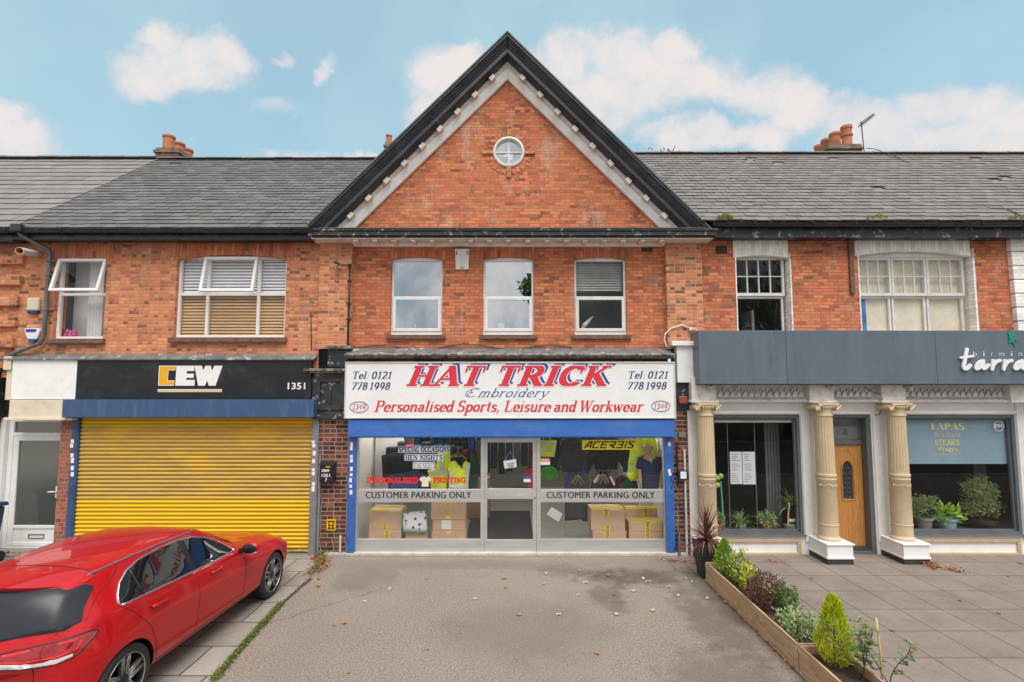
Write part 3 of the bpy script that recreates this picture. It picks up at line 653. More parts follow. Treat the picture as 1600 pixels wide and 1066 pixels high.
def union(polys):
    vs, fs = [], []
    for p in polys:
        if len(p) < 3: continue
        o = len(vs); vs += [Vector(q) for q in p]; fs.append(list(range(o, o+len(p))))
    if not fs: return [], []
    r = geometry.delaunay_2d_cdt(vs, [], fs, 0, 1e-5)
    return [tuple(v) for v in r[0]], [f for f, of in zip(r[2], r[5]) if of]
def serif_str(text, W=.19, w=.055, T=.055, gap=.06, shear=.0, space=.42):
    out = []; x = 0
    for ch in text:
        if ch == ' ': x += space; continue
        adv, strokes = GL[ch]; polys = []
        for kind, pts in strokes:
            pts = [(px, T/2+py*(1-T) if py >= 0 else py) for px, py in pts]
            for a, b in zip(pts, pts[1:]): polys.append(hull2(nib(kind, *a, W, w, T)+nib(kind, *b, W, w, T)))
        v, f = union(polys)
        out.append(([(px+x+shear*py, py) for px, py in v], f)); x += adv+gap
    return out
SANS = {}
def sans_str(text, bold=0.0, shear=0.0, space=1.0):
    k = (text, bold, shear, space)
    if k not in SANS:
        cu = bpy.data.curves.new('lettering', 'FONT'); cu.body = text; cu.offset = bold; cu.shear = shear; cu.space_character = space
        cu.resolution_u = 3
        o = bpy.data.objects.new('lettering', cu); C.objects.link(o)
        dg = bpy.context.evaluated_depsgraph_get(); me = o.evaluated_get(dg).to_mesh()
        SANS[k] = [([(v.co.x, v.co.y) for v in me.vertices], [tuple(p.vertices) for p in me.polygons])]
        o.evaluated_get(dg).to_mesh_clear(); bpy.data.objects.remove(o); bpy.data.curves.remove(cu)
    return SANS[k]
def put(mb, glyphs, X0, X1, Z0, Z1, Y, mi=0, zr=None, thick=0, rot=None):
    """fit glyph outlines into the rectangle; zr gives the em range mapped to Z0..Z1"""
    xs = [p[0] for v, f in glyphs for p in v]; zs = [p[1] for v, f in glyphs for p in v]
    Y0 = Y; a, b = min(xs), max(xs); c, d = zr if zr else (min(zs), max(zs))
    for gi, (v, f) in enumerate(glyphs):
        Y = Y0-(gi % 2)*.0006
        pts = [(X0+(x-a)/(b-a)*(X1-X0), Z0+(z-c)/(d-c)*(Z1-Z0)) for x, z in v]
        if rot: pts = [rot(*p) for p in pts]
        if not thick: mb.add([(x, Y, z) for x, z in pts], f, mi)
        else:
            n = len(pts); from collections import Counter
            ed = Counter(); 
            for q in f:
                for i in range(len(q)): ed[(q[i], q[(i+1) % len(q)])] += 1
            sides = [(i, j, j+n, i+n) for (i, j) in ed if (j, i) not in ed]
            mb.add([(x, Y-thick, z) for x, z in pts]+[(x, Y, z) for x, z in pts], [tuple(q) for q in f]+sides, mi)
    return mb
def px_text(mb, glyphs, x0, y0, x1, y1, Y, **k):
    X0, X1, Z0, Z1 = RC(x0, y0, x1, y1, Y); return put(mb, glyphs, X0, X1, Z0, Z1, Y, **k)

def frame(mb, x0, x1, z0, z1, y0, y1, wd, mi=0, wt=None, wb=None):
    wt = wd if wt is None else wt; wb = wd if wb is None else wb
    mb.box(x0, x0+wd, y0, y1, z0, z1, mi); mb.box(x1-wd, x1, y0, y1, z0, z1, mi)
    mb.box(x0+wd, x1-wd, y0, y1, z1-wt, z1, mi); mb.box(x0+wd, x1-wd, y0, y1, z0, z0+wb, mi)
def pane(mb, x0, x1, z0, z1, y): mb.quad((x0, y, z0), (x1, y, z0), (x1, y, z1), (x0, y, z1))

# ================================================================ central gabled shop building
YB, YP, YS = .15, .0, .06          # bay wall, pilaster face, neighbouring walls
XL0, XL1 = XP(498, 460, YP), XP(548, 460, YP)
XR0, XR1 = XP(1042, 460, YP), XP(1098, 460, YP)
shop = thing('shop_building', 'orange brick shop building with a tall front gable and round window', 'building', (0, 0, 0))
ZC0, ZC1 = ZP(371, -.3), ZP(357.5, -.3)
wins = [RC(612, 401, 692, 524, .21), RC(755, 401, 834, 524, .21), RC(897, 401, 978, 524, .21)]
mb = MB(); wall_grid(mb, XL1-.02, XR0+.02, 2.4, ZC0+.1, YB, .42, [(a, b, c-.0, d) for a, b, c, d in wins])
mb.build('wall', MATS['brick_bay'], shop)
mb = MB()
for a, b in ((XL0, XL1), (XR0, XR1)): mb.box(a, b, YP, .5, ZP(545, YP), ZC0-.02)
build_split(mb, 'pilaster', MATS['brick_pilaster'], shop)
# gable brick with the round opening
ZA = ZP(48, -.30); M = (ZA-ZP(355, -.30))/(-XP(476, 355, -.30)); XG = XP(793, 240, YB)
gcx, gcz = Q(795, 238, YB); gr = RC(770, 213, 820, 263, YB); gr = (gr[1]-gr[0])/2
def rake(x, v): return ZA-v-M*abs(x-XG)
zb = ZC1-.05; vb = .63; xb = (ZA-vb-zb)/M
ring = [(gcx+gr*math.cos(t), gcz+gr*math.sin(t)) for t in [2*math.pi*i/32 for i in range(32)]]
outer = [(XG-xb, zb), (XG+xb, zb), (XG, ZA-vb)]
r_ = geometry.delaunay_2d_cdt([Vector(p) for p in outer+ring], [], [[0, 1, 2], list(range(3, 35))], 0, 1e-6)
mb = MB(); mb.add([(v[0], YB, v[1]) for v in r_[0]], [f for f, of in zip(r_[2], r_[5]) if of and 1 not in of])
for i in range(32):
    a, b = ring[i], ring[(i+1) % 32]; mb.quad((a[0], YB, a[1]), (b[0], YB, b[1]), (b[0], YB+.15, b[1]), (a[0], YB+.15, a[1]))
mb.build('gable_wall', MATS['brick_gable'], shop)
# bricks round the oculus
mb = MB()
for i in range(26):
    t = 2*math.pi*(i+.5)/26
    if min(abs(math.sin(t)), abs(math.cos(t))) < .14: continue
    c = Vector((gcx+math.cos(t)*(gr+.078), YB-.002, gcz+math.sin(t)*(gr+.078))); rd = Vector((math.cos(t), 0, math.sin(t)))
    mb.obox(c, rd*.064, (0, .008, 0), Vector((-rd.z, 0, rd.x))*.043)
build_split(mb, 'arch_brick', MATS['brick_gable'], shop, bevel=.004)
mb = MB()
for dx, dz, hw, hh in ((-gr-.10, -.012, .105, .038), (gr+.10, -.012, .105, .038)):
    mb.box(gcx+dx-hw, gcx+dx+hw, YB-.04, YB, gcz+dz-hh, gcz+dz+hh)
for s in (-1, 1):
    for q in (-.024, .024): mb.box(gcx+q-.021, gcx+q+.021, YB-.045, YB, gcz+s*(gr+.105)-.105, gcz+s*(gr+.105)+.105)
build_split(mb, 'keystone', MATS['brick_pilaster'], shop, bevel=.004)
ow = MB()
def ringpts(r, y): return [(gcx+r*math.cos(2*math.pi*i/40), y, gcz+r*math.sin(2*math.pi*i/40)) for i in range(40)]
prof = [(gr+.004, YB+.02), (gr-.01, YB-.035), (gr-.045, YB-.045), (gr-.065, YB-.015), (gr-.07, YB+.05)]
vs = [p for r, y in prof for p in ringpts(r, y)]
ow.add(vs, [(k*40+i, k*40+(i+1) % 40, (k+1)*40+(i+1) % 40, (k+1)*40+i) for k in range(4) for i in range(40)])
ow.box(gcx-.011, gcx+.011, YB, YB+.035, gcz-gr+.06, gcz+gr-.06)
ow.box(gcx-gr+.06, gcx-.011, YB+.003, YB+.035, gcz-.011, gcz+.011); ow.box(gcx+.011, gcx+gr-.06, YB+.003, YB+.035, gcz-.011, gcz+.011)
rw = ow.build('round_window', MATS['upvc_old'], shop, smooth=True, ang=R(35))
mb = MB(); mb.add(ringpts(gr-.05, YB+.04), [tuple(range(40))]); mb.build('pane', MATS['glass_up'], rw)
# raking cornice: every strip mitred on the gable axis, cut level at the horizontal cornice
def rake_strip(mb, y0, y1, v0, v1, zcut, ya=None, yb=None, mi=0):
    for s in (-1, 1):
        P = []
        for (y, v) in ((y0, v0), (y1, v0), (y1 if yb is None else yb, v1), (y0 if ya is None else ya, v1)):
            P.append((y, v))
        a = [(XG, y, ZA-v) for y, v in P]; b = [(XG+s*(ZA-v-zcut)/M, y, zcut) for y, v in P]
        mb.add(a+b, [(0, 1, 2, 3), (7, 6, 5, 4)]+[(i, (i+1) % 4, (i+1) % 4+4, i+4) for i in range(4)], mi)
mb = MB(); rake_strip(mb, -.31, 1.0, 0, .035, ZC1-.06); mb.build('verge_edge', pm('verge_edge', (.14, .15, .135), .8, .3, 9, .4, dirt=(.10, .13, .05), dirt_amt=.6), shop)
mb = MB()
rake_strip(mb, -.29, .1, .036, .10, ZC1-.04); rake_strip(mb, -.265, .1, .101, .20, ZC1-.03, ya=-.205)
rake_strip(mb, -.19, .1, .201, .235, ZC1-.02); rake_strip(mb, -.165, .1, .236, .355, ZC1-.01)
mb.build('barge_moulding', MATS['black_rake'], shop, bevel=.006)
mb = MB(); rake_strip(mb, -.12, .12, .361, .43, ZC1, ya=-.0); mb.build('soffit_board', MATS['black_rake'], shop)
mb = MB(); rake_strip(mb, .0, YB, .431, .545, ZC1+.004, ya=.03); mb.build('frieze_board', MATS['dentil_wood'], shop)
mb = MB(); rake_strip(mb, .02, YB-.002, .546, .735, ZC1+.004, ya=.09); mb.build('bed_moulding', MATS['bedmould_white'], shop, bevel=.008)
mb = MB(); sl = Vector((1, 0, -M)).normalized(); nn = Vector((M, 0, 1)).normalized()
for s in (-1, 1):
    for i in range(9):
        x = .30+i*.345
        if ZA-.50-M*x < ZC1+.08: continue
        c = Vector((XG+s*x, -.02, ZA-.50-M*x)); d = Vector((s*sl.x, 0, sl.z)); n2 = Vector((s*nn.x, 0, nn.z))
        mb.obox(c, d*.062, (0, .06, 0), n2*.044)
build_split(mb, 'dentil', MATS['dentil_wood'], shop, bevel=.006)
# horizontal cornice
XC0, XC1 = XP(479, 364, -.32), XP(1122, 364, -.32)
mb = MB()
mb.box(XC0, XC1, -.33, .13, ZC1-.045, ZC1); mb.box(XC0+.02, XC1-.02, -.305, .13, ZC0+.035, ZC1-.045); mb.box(XC0+.05, XC1-.05, -.27, .13, ZC0, ZC0+.035)
mb.build('cornice', MATS['black_peel'], shop, bevel=.008)
mb = MB(); mb.box(XC0+.25, XC1-.25, -.338, .14, ZC1+.001, ZC1+.012); mb.build('lead_flashing', MATS['lead_flash'], shop)
zd0, zd1 = ZP(380, .0), ZC0
mb = MB(); mb.box(XC0+.07, XC1-.07, -.262, .14, ZC0-.014, ZC0-.001); mb.build('soffit_board', MATS['dentil_wood'], shop)
mb = MB()
for i in range(17):
    x = XL1+.14+(XR0-XL1-.28)*i/16; mb.box(x-.046, x+.046, -.235, .03, ZC0-.058, ZC0-.0145)
build_split(mb, 'dentil', MATS['dentil_wood'], shop, bevel=.005)
mb = MB(); z0 = ZP(384, .09); zd0 = ZC0-.015; z0 = ZP(385, .09); mb.prism_x([(.0, zd0), (-.01, zd0-.02), (.07, z0), (.145, z0), (.145, zd0)], XL1+.012, XR0-.012); mb.build('bed_moulding', MATS['bedmould_white'], shop, bevel=.004)
mb = MB()
for a, b in ((XL0, XL1), (XR0, XR1)):
    z1 = ZC0-.004; z0 = ZP(379, -.03)
    mb.add([(a-.10, -.18, z1), (b+.10, -.18, z1), (b+.10, .1, z1), (a-.10, .1, z1), (a-.015, -.03, z0), (b+.015, -.03, z0), (b+.015, .1, z0), (a-.015, .1, z0)],
           [(0, 1, 2, 3), (4, 7, 6, 5), (0, 4, 5, 1), (1, 5, 6, 2), (2, 6, 7, 3), (3, 7, 4, 0)])
build_split(mb, 'pilaster_cap', MATS['dentil_wood'], shop, bevel=.006)
# gable roof running back over the terrace
mb = MB()
for s in (-1, 1):
    xf = (ZA-ZC1+.05)/M
    mb.add([(XG, -.30, ZA-.002), (XG, 4.6, ZA-.002), (XG+s*xf, 4.6, ZC1-.05), (XG+s*xf, -.30, ZC1-.05)], [(0, 1, 2, 3)])
mb.build('roof', MATS['slate_left'], shop)
# soldier arches and sills, windows
def arch(mb, px0, px1, pt, pend, pcrown, Y, th=.30, yw=None):
    x0, x1 = XP(px0, 400, Y), XP(px1, 400, Y); zt, ze, zc = ZP(pt, Y), ZP(pend, Y), ZP(pcrown, Y)
    n = 14; poly = [(x0, zt), (x1, zt)]
    poly += [(x1+(x0-x1)*i/n, ze+(zc-ze)*(1-(2*i/n-1)**2)) for i in range(n+1)]
    mb.prism_y(poly, Y-.004, Y+th)
mb = MB()
for a, b in ((603, 701), (746, 843), (889, 987)): arch(mb, a, b, 384.5, 408, 401.5, YB, .06)
build_split(mb, 'arch', MATS['brick_arch'], shop)
for k, (a, b, c, d) in enumerate(wins):
    f = MB(); y0 = .21; zt = ZP(465, y0)
    frame(f, a, b, c+.05, d, y0, y0+.07, .045, wt=.10); f.box(a+.045, b-.045, y0, y0+.07, zt-.022, zt+.022)
    sx0, sx1, sz0, sz1 = a+.03, b-.03, c+.075, zt-.004
    frame(f, sx0, sx1, sz0, sz1, y0-.022, y0-.001, .06, wt=.05)
    f.box(a-.0, b, y0-.012, y0+.07, c, c+.049)
    wo_ = f.build('window', MATS['upvc_old' if k == 2 else 'upvc'], shop, bevel=.006)
    g = MB(); pane(g, a+.045, b-.045, zt+.022, d-.10, y0+.03); pane(g, sx0+.06, sx1-.06, sz0+.06, sz1-.05, y0-.008)
    g.build('pane', MATS['glass_up_dark' if k == 2 else 'glass_up'], wo_)
    s = MB(); s.box(a-.07, b+.07, YB-.06, .22, c-.085, c-.001); s.build('sill', MATS['sill_brick'], wo_, bevel=.008)
    if k == 2:
        bl = MB()
        for i in range(11):
            z = d-.10-.052*i; bl.add([(a+.05, .36, z), (b-.05, .36, z), (b-.05, .335, z-.05), (a+.05, .335, z-.05)], [(0, 1, 2, 3)])
        bl.build('blind', MATS['blind_dirty'], wo_)
        cb = MB(); cb.tube([(a+.15, .5, c+.08), (a+.24, .48, c+.24), (a+.33, .5, c+.33), (a+.42, .5, c+.42)], [.008, .05, .035, .01], 6); cb.build('rag', MATS['cloth_white'], wo_)
    if k == 1:
        bb = MB(); bb.box(a+.30, a+.42, .3, .4, c+.16, c+.25); bb.build('box', MATS['label_white'], wo_)
    if k == 0:
        bb = MB(); bb.tube([(a+.46, .28, c+.14), (a+.46, .28, c+.24)], .012, 8); bb.build('bottle', MATS['label_white'], wo_)
# rooms: upper floor and shop floor
mb = MB()
def room(mb, x0, x1, y0, y1, z0, z1, mi=(0, 0, 0), front=True):
    mb.quad((x0, y1, z0), (x1, y1, z0), (x1, y1, z1), (x0, y1, z1), mi[0])
    mb.quad((x0, y0, z0), (x0, y1, z0), (x0, y1, z1), (x0, y0, z1), mi[0]); mb.quad((x1, y0, z0), (x1, y0, z1), (x1, y1, z1), (x1, y1, z0), mi[0])
    mb.quad((x0, y0, z0), (x1, y0, z0), (x1, y1, z0), (x0, y1, z0), mi[1]); mb.quad((x0, y0, z1), (x0, y1, z1), (x1, y1, z1), (x1, y0, z1), mi[2])
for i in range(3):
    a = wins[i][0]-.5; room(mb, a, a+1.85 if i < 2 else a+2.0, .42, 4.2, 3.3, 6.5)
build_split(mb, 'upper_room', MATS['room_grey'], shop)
SX0, SX1 = XP(556, 775, .06), XP(1040, 775, .06)
mb = MB(); room(mb, SX0-.03, SX1+.03, .13, 6.2, .03, 2.62, (0, 1, 0)); mb.build('shop_room', [MATS['room_white'], MATS['room_floor']], shop)
mb = MB(); mb.box(SX0+.02, SX0+.62, 1.30, 1.34, .03, 2.6); mb.box(SX1-.26, SX1-.02, .95, 1.0, .03, 2.6); build_split(mb, 'partition', MATS['room_white'], shop)
# piers at street level, fascia ends
def pier(mb, p0, p1, pt, Y=.02): mb.box(XP(p0, 760, Y), XP(p1, 760, Y), Y, .5, -.02, ZP(pt, Y))
mb = MB(); pier(mb, 486, 546, 655); pier(mb, 1053, 1082, 640); build_split(mb, 'pier', MATS['brick_pier'], shop)
# dark timber panel, console and ledges over the left pier
lp = MB(); Y = -.02
def pbox(mb, x0, y0, x1, y1, ya, yb, mi=0):
    a, b, c, d = RC(x0, y0, x1, y1, ya); mb.box(a, b, ya, yb, c, d, mi)
pbox(lp, 488, 583, 543, 654, -.02, .04); pbox(lp, 494, 590, 500, 640, -.05, -.021); pbox(lp, 531, 590, 539, 640, -.05, -.021)
pbox(lp, 500, 590, 531, 597, -.05, -.021); pbox(lp, 513, 597, 517, 634, -.045, -.021); pbox(lp, 500, 634, 531, 641, -.05, -.021)
a, b, c, d = RC(490, 642, 541, 655, -.06)
lp.prism_y([(a, c), (b, c), (b, d)]+[(b+(a-b)*i/10, c+.02+(d-c-.02)*(1-(2*i/10-1)**2)*.9+.0) for i in range(1, 10)]+[(a, d)], -.06, -.0215)
pbox(lp, 512, 545, 545, 573, -.05, .04)
lp.build('pier_panel', MATS['black_peel'], shop, bevel=.005)
lp = MB(); pbox(lp, 474, 576, 541, 580, -.16, .05); pbox(lp, 484, 580, 541, 583, -.10, .05); pbox(lp, 508, 540, 548, 545, -.13, .05)
lp.build('pier_ledge', MATS['ledge_worn'], shop, bevel=.006)
lp = MB(); pbox(lp, 1057, 598, 1078, 641, -.02, .04); lp.build('pier_panel', MATS['black_peel'], shop, bevel=.004)
# lead canopy over the fascia sign
mb = MB(); zt, zf = ZP(544, YB), ZP(557, -.2); n = 34
random.seed(4)
for i in range(n):
    xa, xb_ = XL1-.02+(XR0+.05-XL1)*i/n, XL1-.02+(XR0+.05-XL1)*(i+1)/n
    o = .0
    mb.add([(xa, YB+.0, zt+o), (xb_, YB+.0, zt+o), (xb_, -.19, zf+.045), (xa, -.19, zf+.045)], [(0, 1, 2, 3)])
mb.build('canopy_lead', MATS['lead_flash'], shop)
mb = MB(); pts = []
for i in range(60):
    x = XL1-.02+(XR0+.07-XL1)*i/59; pts.append((x, -.20+random.uniform(-.004, .004), zf+.030+random.uniform(-.004, .004)))
mb.tube(pts, [.03+random.uniform(-.006, .006) for _ in pts], 8); mb.box(XL1-.02, XR0+.07, -.17, .1, zf-.03, zf+.01)
mb.build('canopy_edge', MATS['ledge_worn'], shop)
# air brick, roof-line
def airbrick(x0, y0, x1, y1, Y, par):
    a, b, c, d = RC(x0, y0, x1, y1, Y); mb = MB(); frame(mb, a, b, c, d, Y-.006, Y+.02, .012)
    for i in range(1, 6): x = a+(b-a)*i/6; mb.box(x-.005, x+.005, Y-.005, Y+.02, c+.012, d-.012)
    for i in (1, 2): z = c+(d-c)*i/3; mb.box(a+.012, b-.012, Y-.0035, Y+.02, z-.005, z+.005)
    o = mb.build('air_brick', MATS['airbrick'], par)
    h = MB(); h.quad((a, Y-.002, c), (b, Y-.002, c), (b, Y-.002, d), (a, Y-.002, d)); h.build('vent_hole', MATS['hole'], o)
airbrick(1002, 383, 1020, 394, YB, shop)
mb = MB(); mb.box(XL0+.25, SX1+.35, -.03, .12, .0, .055)
mb.build('doorstep', MATS['stone_sill'], shop, bevel=.008)
# solid backing of the ground floor above the glazing
mb = MB(); mb.box(SX0-.08, SX1+.08, .13, .16, 2.3, 3.3); mb.build('lintel', MATS['room_dark'], shop)

# ---------------------------------------------------------------- aluminium shopfront
sf = thing('shopfront', 'silver aluminium shopfront with glazed double windows and centre door', 'shopfront', (0, .06, .05))
YF = .04
a, b, c, d = RC(556, 684, 1040, 864, YF); zr0, zr1 = RC(0, 765, 1, 785, YF)[2:]; zk = RC(0, 843, 1, 864, YF)[3]
zc_ = c
m1, m2, m3, m4 = XP(751, 775, YF), XP(757.5, 775, YF), XP(838, 775, YF), XP(843, 775, YF)
mb = MB(); dT = d+.12
mb.box(a, a+.035, YF, YF+.08, c, dT); mb.box(b-.035, b, YF, YF+.08, c, dT)
mb.box(m1, m2-.004, YF, YF+.08, c, dT); mb.box(m3+.004, m4+.02, YF, YF+.08, c, dT)
for u, v in ((a+.035, m1), (m4+.02, b-.035)):
    mb.box(u, v, YF+.006, YF+.07, c, zk); mb.box(u, v, YF+.004, YF+.0058, c+.05, c+.055); mb.box(u, v, YF+.004, YF+.0058, zk-.075, zk-.07)
    mb.box(u, v, YF+.01, YF+.07, dT-.06, dT)
mb.box(m2-.004, m3+.004, YF+.01, YF+.07, dT-.06, dT)
mb.build('frame', MATS['aluminium'], sf, bevel=.004)
mb = MB(); mb.box(a+.035, m1, YF+.002, YF+.075, zr0, zr1); mb.box(m4+.02, b-.035, YF+.002, YF+.075, zr0, zr1)
rl = mb.build('rail', MATS['aluminium'], sf, bevel=.003)
for x0_, x1_ in ((571, 736), (854, 1022.5)):
    mb = MB()
    for dx_ in (0, .7): px_text(mb, sans_str('CUSTOMER PARKING ONLY', 0, 0, 1.06), x0_+dx_, 768.5, x1_+dx_, 778.5, YF-.0015-dx_*.001)
    mb.build('lettering', MATS['text_grey'], rl)
for u, v in ((a+.035, m1), (m4+.02, b-.035)):
    mb = MB(); pane(mb, u, v, zr1, dT-.06, YF+.04); mb.build('pane', MATS['glass_shop'], sf)
    mb = MB(); pane(mb, u, v, zk, zr0, YF+.04); mb.build('pane', MATS['glass_shop'], sf)
dx0, dx1 = m2, m3; dz1 = ZP(687, YF); dr0, dr1 = ZP(780.5, YF), ZP(764, YF); dk = ZP(844, YF)
mb = MB(); mb.box(dx0, dx0+.045, YF+.012, YF+.06, c+.012, dz1); mb.box(dx1-.065, dx1, YF+.012, YF+.06, c+.012, dz1)
mb.box(dx0+.045, dx1-.065, YF+.014, YF+.058, dz1-.055, dz1); mb.box(dx0+.045, dx1-.065, YF+.016, YF+.056, dr0, dr1); mb.box(dx0+.045, dx1-.065, YF+.014, YF+.058, c+.012, dk)
mb.box(dx0-.004, dx1+.004, YF+.02, YF+.06, dz1+.004, dz1+.09)
dr = mb.build('door', MATS['aluminium'], sf, bevel=.004)
mb = MB(); pane(mb, dx0+.045, dx1-.065, dr1, dz1-.055, YF+.035); mb.build('pane', MATS['glass_shop'], dr)
mb = MB(); pane(mb, dx0+.045, dx1-.065, dk, dr0, YF+.035); mb.build('pane', MATS['glass_shop'], dr)
mb = MB(); mb.box(dx1-.055, dx1-.005, YF+.004, YF+.0119, dr0-.04, dr0+.07); mb.build('lock_plate', MATS['aluminium'], dr, bevel=.002)
mb = MB(); mb.lathe([(.011, 0), (.011, .012)], 12, Matrix.Translation((dx1-.03, YF+.0035, dr0+.03)) @ Matrix.Rotation(R(90), 4, 'X')); mb.build('lock', MATS['ink_black'], dr)
# window graphics
def label_rect(mb, x0, y0, x1, y1, Y, mi): q = RC(x0, y0, x1, y1, Y); mb.quad((q[0], Y, q[2]), (q[1], Y, q[2]), (q[1], Y, q[3]), (q[0], Y, q[3]), mi)
YG = YF+.038
def lab(mb, text, x0, y0, x1, y1, W, T, tex=1, pad=1.2, shear=0, gap=.08):
    bg = serif_str(text, W+.16, T+.14, T+.16, gap, shear)
    px_text(mb, bg, x0-pad, y0-pad, x1+pad, y1+pad, YG, mi=0, zr=None)
    px_text(mb, serif_str(text, W, .09, T, gap, shear), x0, y0, x1, y1, YG-.002, mi=tex)
mb = MB()
label_rect(mb, 622, 697.5, 703, 707.5, YG+.001, 0); label_rect(mb, 632, 709.8, 692.5, 719.8, YG+.001, 0); label_rect(mb, 645, 722, 680, 732.6, YG+.001, 0)
px_text(mb, serif_str('SPECIAL OCCASIONS', .22, .10, .14, .06), 622.8, 698.2, 702.4, 706.6, YG-.001, mi=1)
px_text(mb, serif_str('HEN NIGHTS', .22, .10, .14, .06), 633, 710.8, 691.5, 719, YG-.001, mi=1)
px_text(mb, serif_str('STAG NIGHTS', .13, .08, .1, .06), 645.6, 723, 679.4, 731.6, YG-.001, mi=1)
mb.build('window_lettering', [MATS['label_white'], MATS['sign_darkblue']], sf)
mb = MB(); px_text(mb, serif_str('PERSONALISED', .26, .14, .17, .05), 573.5, 746, 653.5, 755, YG-.001); px_text(mb, serif_str('PRINTING', .26, .14, .17, .05), 677, 746, 728, 755, YG-.001)
mb.build('window_lettering', MATS['red_vinyl'], sf)
tsh = [(655,749),(658,745.5),(663,744.5),(666,746.5),(669,744.5),(671.5,745.5),(674.5,749.5),(671.5,752.5),(669.8,751),(669.6,760.5),(658.6,760.5),(659.6,751),(658,753)]
mb = MB(); mb.add([(Q(x, y, YG)[0], YG, Q(x, y, YG)[1]) for x, y in tsh], [tuple(range(len(tsh)))]); mb.build('window_motif', MATS['paper_cream'], sf)
# angular lettering on the yellow panel
ANG = {'A': [[(0,0),(.62,1),(.9,1),(.9,0)],[(.45,.3),(.9,.3)]], 'C': [[(.9,1),(.3,1),(0,.7),(0,0),(.85,0)]], 'E': [[(.9,1),(.05,1),(0,0),(.85,0)],[(.03,.5),(.7,.5)]],
       'R': [[(0,1),(.85,1),(.8,.5),(.15,.5),(.85,0)]], 'B': [[(0,1),(.85,1),(.8,.52),(.2,.52)],[(.8,.52),(.82,0),(0,0)]], 'I': [[(.1,0),(.12,.62)],[(.12,.95),(.13,1)]], 'S': [[(.85,1),(.05,1),(.1,.75),(.8,.35),(.75,0),(0,0)]]}
def poly_str(text, G_, r, gap, shear=0, adv=1.0, W=None, T=None):
    out = []; x = 0
    for ch in text:
        ps = []
        for s in G_[ch]:
            for p, q in zip(s, s[1:]): ps.append(hull2(rnib(*p, r)+rnib(*q, r)) if not W else hull2(nib('k', *p, W, W, T)+nib('k', *q, W, W, T)))
        v, f = union(ps); xm = max(p[0] for s in G_[ch] for p in s)
        out.append(([(p+x+shear*q, q) for p, q in v], f)); x += xm+gap
    return out
mb = MB(); label_rect(mb, 909.5, 687.5, 995.5, 702.8, YG, 0)
px_text(mb, poly_str('ACERBIS', ANG, .1, .38, .3, W=.22, T=.2), 912, 689.6, 993, 700.8, YG-.002, mi=1)
mb.build('window_panel', [MATS['tape_yellow'], MATS['ink_black']], sf)
mb = MB(); label_rect(mb, 841.5, 716, 859.5, 721.3, YG, 0); label_rect(mb, 841.5, 721.3, 859.5, 726.6, YG, 1); px_text(mb, sans_str('WARNING', .03), 843, 717.2, 858, 720, YG-.002, mi=1)
mb.build('window_notice', [MATS['red_vinyl'], MATS['label_white']], sf)
mb = MB(); label_rect(mb, 818, 744.5, 829, 748.5, YG, 0); label_rect(mb, 818, 748.7, 829, 753.5, YG, 1); mb.build('door_sticker', [MATS['sign_blue'], MATS['label_white']], sf)

# ---------------------------------------------------------------- fascia sign, shutter box and rails
sg = thing('fascia_sign', 'long white fascia sign reading HAT TRICK in red with blue shadow', 'sign', (0, -.1, 2.7))
YSg = -.17
a, b, c, d = RC(538, 565.5, 1056, 654.5, YSg)
mb = MB(); frame(mb, a, b, c, d, YSg, .01, .028); mb.build('frame', MATS['sign_frame'], sg, bevel=.006)
mb = MB(); xm = XP(810.5, 610, YSg)
mb.box(a+.028, xm-.002, YSg+.012, .01, c+.028, d-.028); mb.box(xm+.002, b-.028, YSg+.012, .01, c+.028, d-.028); pn = mb.build('panel', MATS['sign_white'], sg)
Yt = YSg+.009
hat = lambda W, w_, T: serif_str('HAT TRICK', W, w_, T, .10, .32, .40)
x0, y0, x1, y1 = 634.5, 571.5, 957, 603.5
mb = MB(); px_text(mb, hat(.25, .085, .10), x0+5.5, y0-3.2, x1+5.5, y1-3.2, Yt); mb.build('lettering_shadow', MATS['sign_blue'], sg)
mb = MB(); px_text(mb, hat(.31, .145, .16), x0-1.2, y0-1.2, x1+1.2, y1+1.2, Yt-.002); mb.build('lettering_outline', MATS['sign_white'], sg)
mb = MB(); px_text(mb, hat(.25, .085, .10), x0, y0, x1, y1, Yt-.004); mb.build('lettering', MATS['sign_red'], sg)
mb = MB(); px_text(mb, serif_str('Personalised Sports, Leisure and Workwear', .17, .06, .065, .05, .28, .26), 584.5, 626, 1006.5, 643.5, Yt-.002, zr=(0, 1)); mb.build('lettering', MATS['sign_red'], sg)
for q_ in ((551, 631.5, 571.5, 640), (1022, 630.5, 1043, 639)): mb = MB(); px_text(mb, serif_str('1349', .13, .06, .07, .1, .25), *q_, Yt-.002); mb.build('lettering', MATS['sign_red'], sg)
for x0, x1, dy in ((552, 612, 0), (983, 1044, -.5)):
    mb = MB(); px_text(mb, serif_str('Tel: 0121', .16, .06, .06, .07, .25, .22), x0, 580.5+dy, x1, 592+dy, Yt-.002, zr=(0, 1)); px_text(mb, serif_str('778 1998', .16, .06, .06, .07, .25, .22), x0-1.5, 597.5+dy, x1-2, 609+dy, Yt-.002, zr=(0, 1))
    mb.build('lettering', MATS['sign_darkblue'], sg)
mb = MB(); px_text(mb, serif_str('émbroidery', .085, .045, .04, .06, .45), 727, 606.5, 860, 620.5, Yt-.002, zr=(0, 1)); mb.build('lettering', MATS['sign_blue'], sg)
for cx_, cy_ in ((561, 636), (1032.5, 634.7)):
    X, Z = Q(cx_, cy_, Yt-.002); mb = MB(); mb.tube([(X+.172*math.cos(2*math.pi*i/36), Yt-.002, Z+.098*math.sin(2*math.pi*i/36)) for i in range(37)], .005, 4); mb.build('number_ring', MATS['sign_blue'], sg)

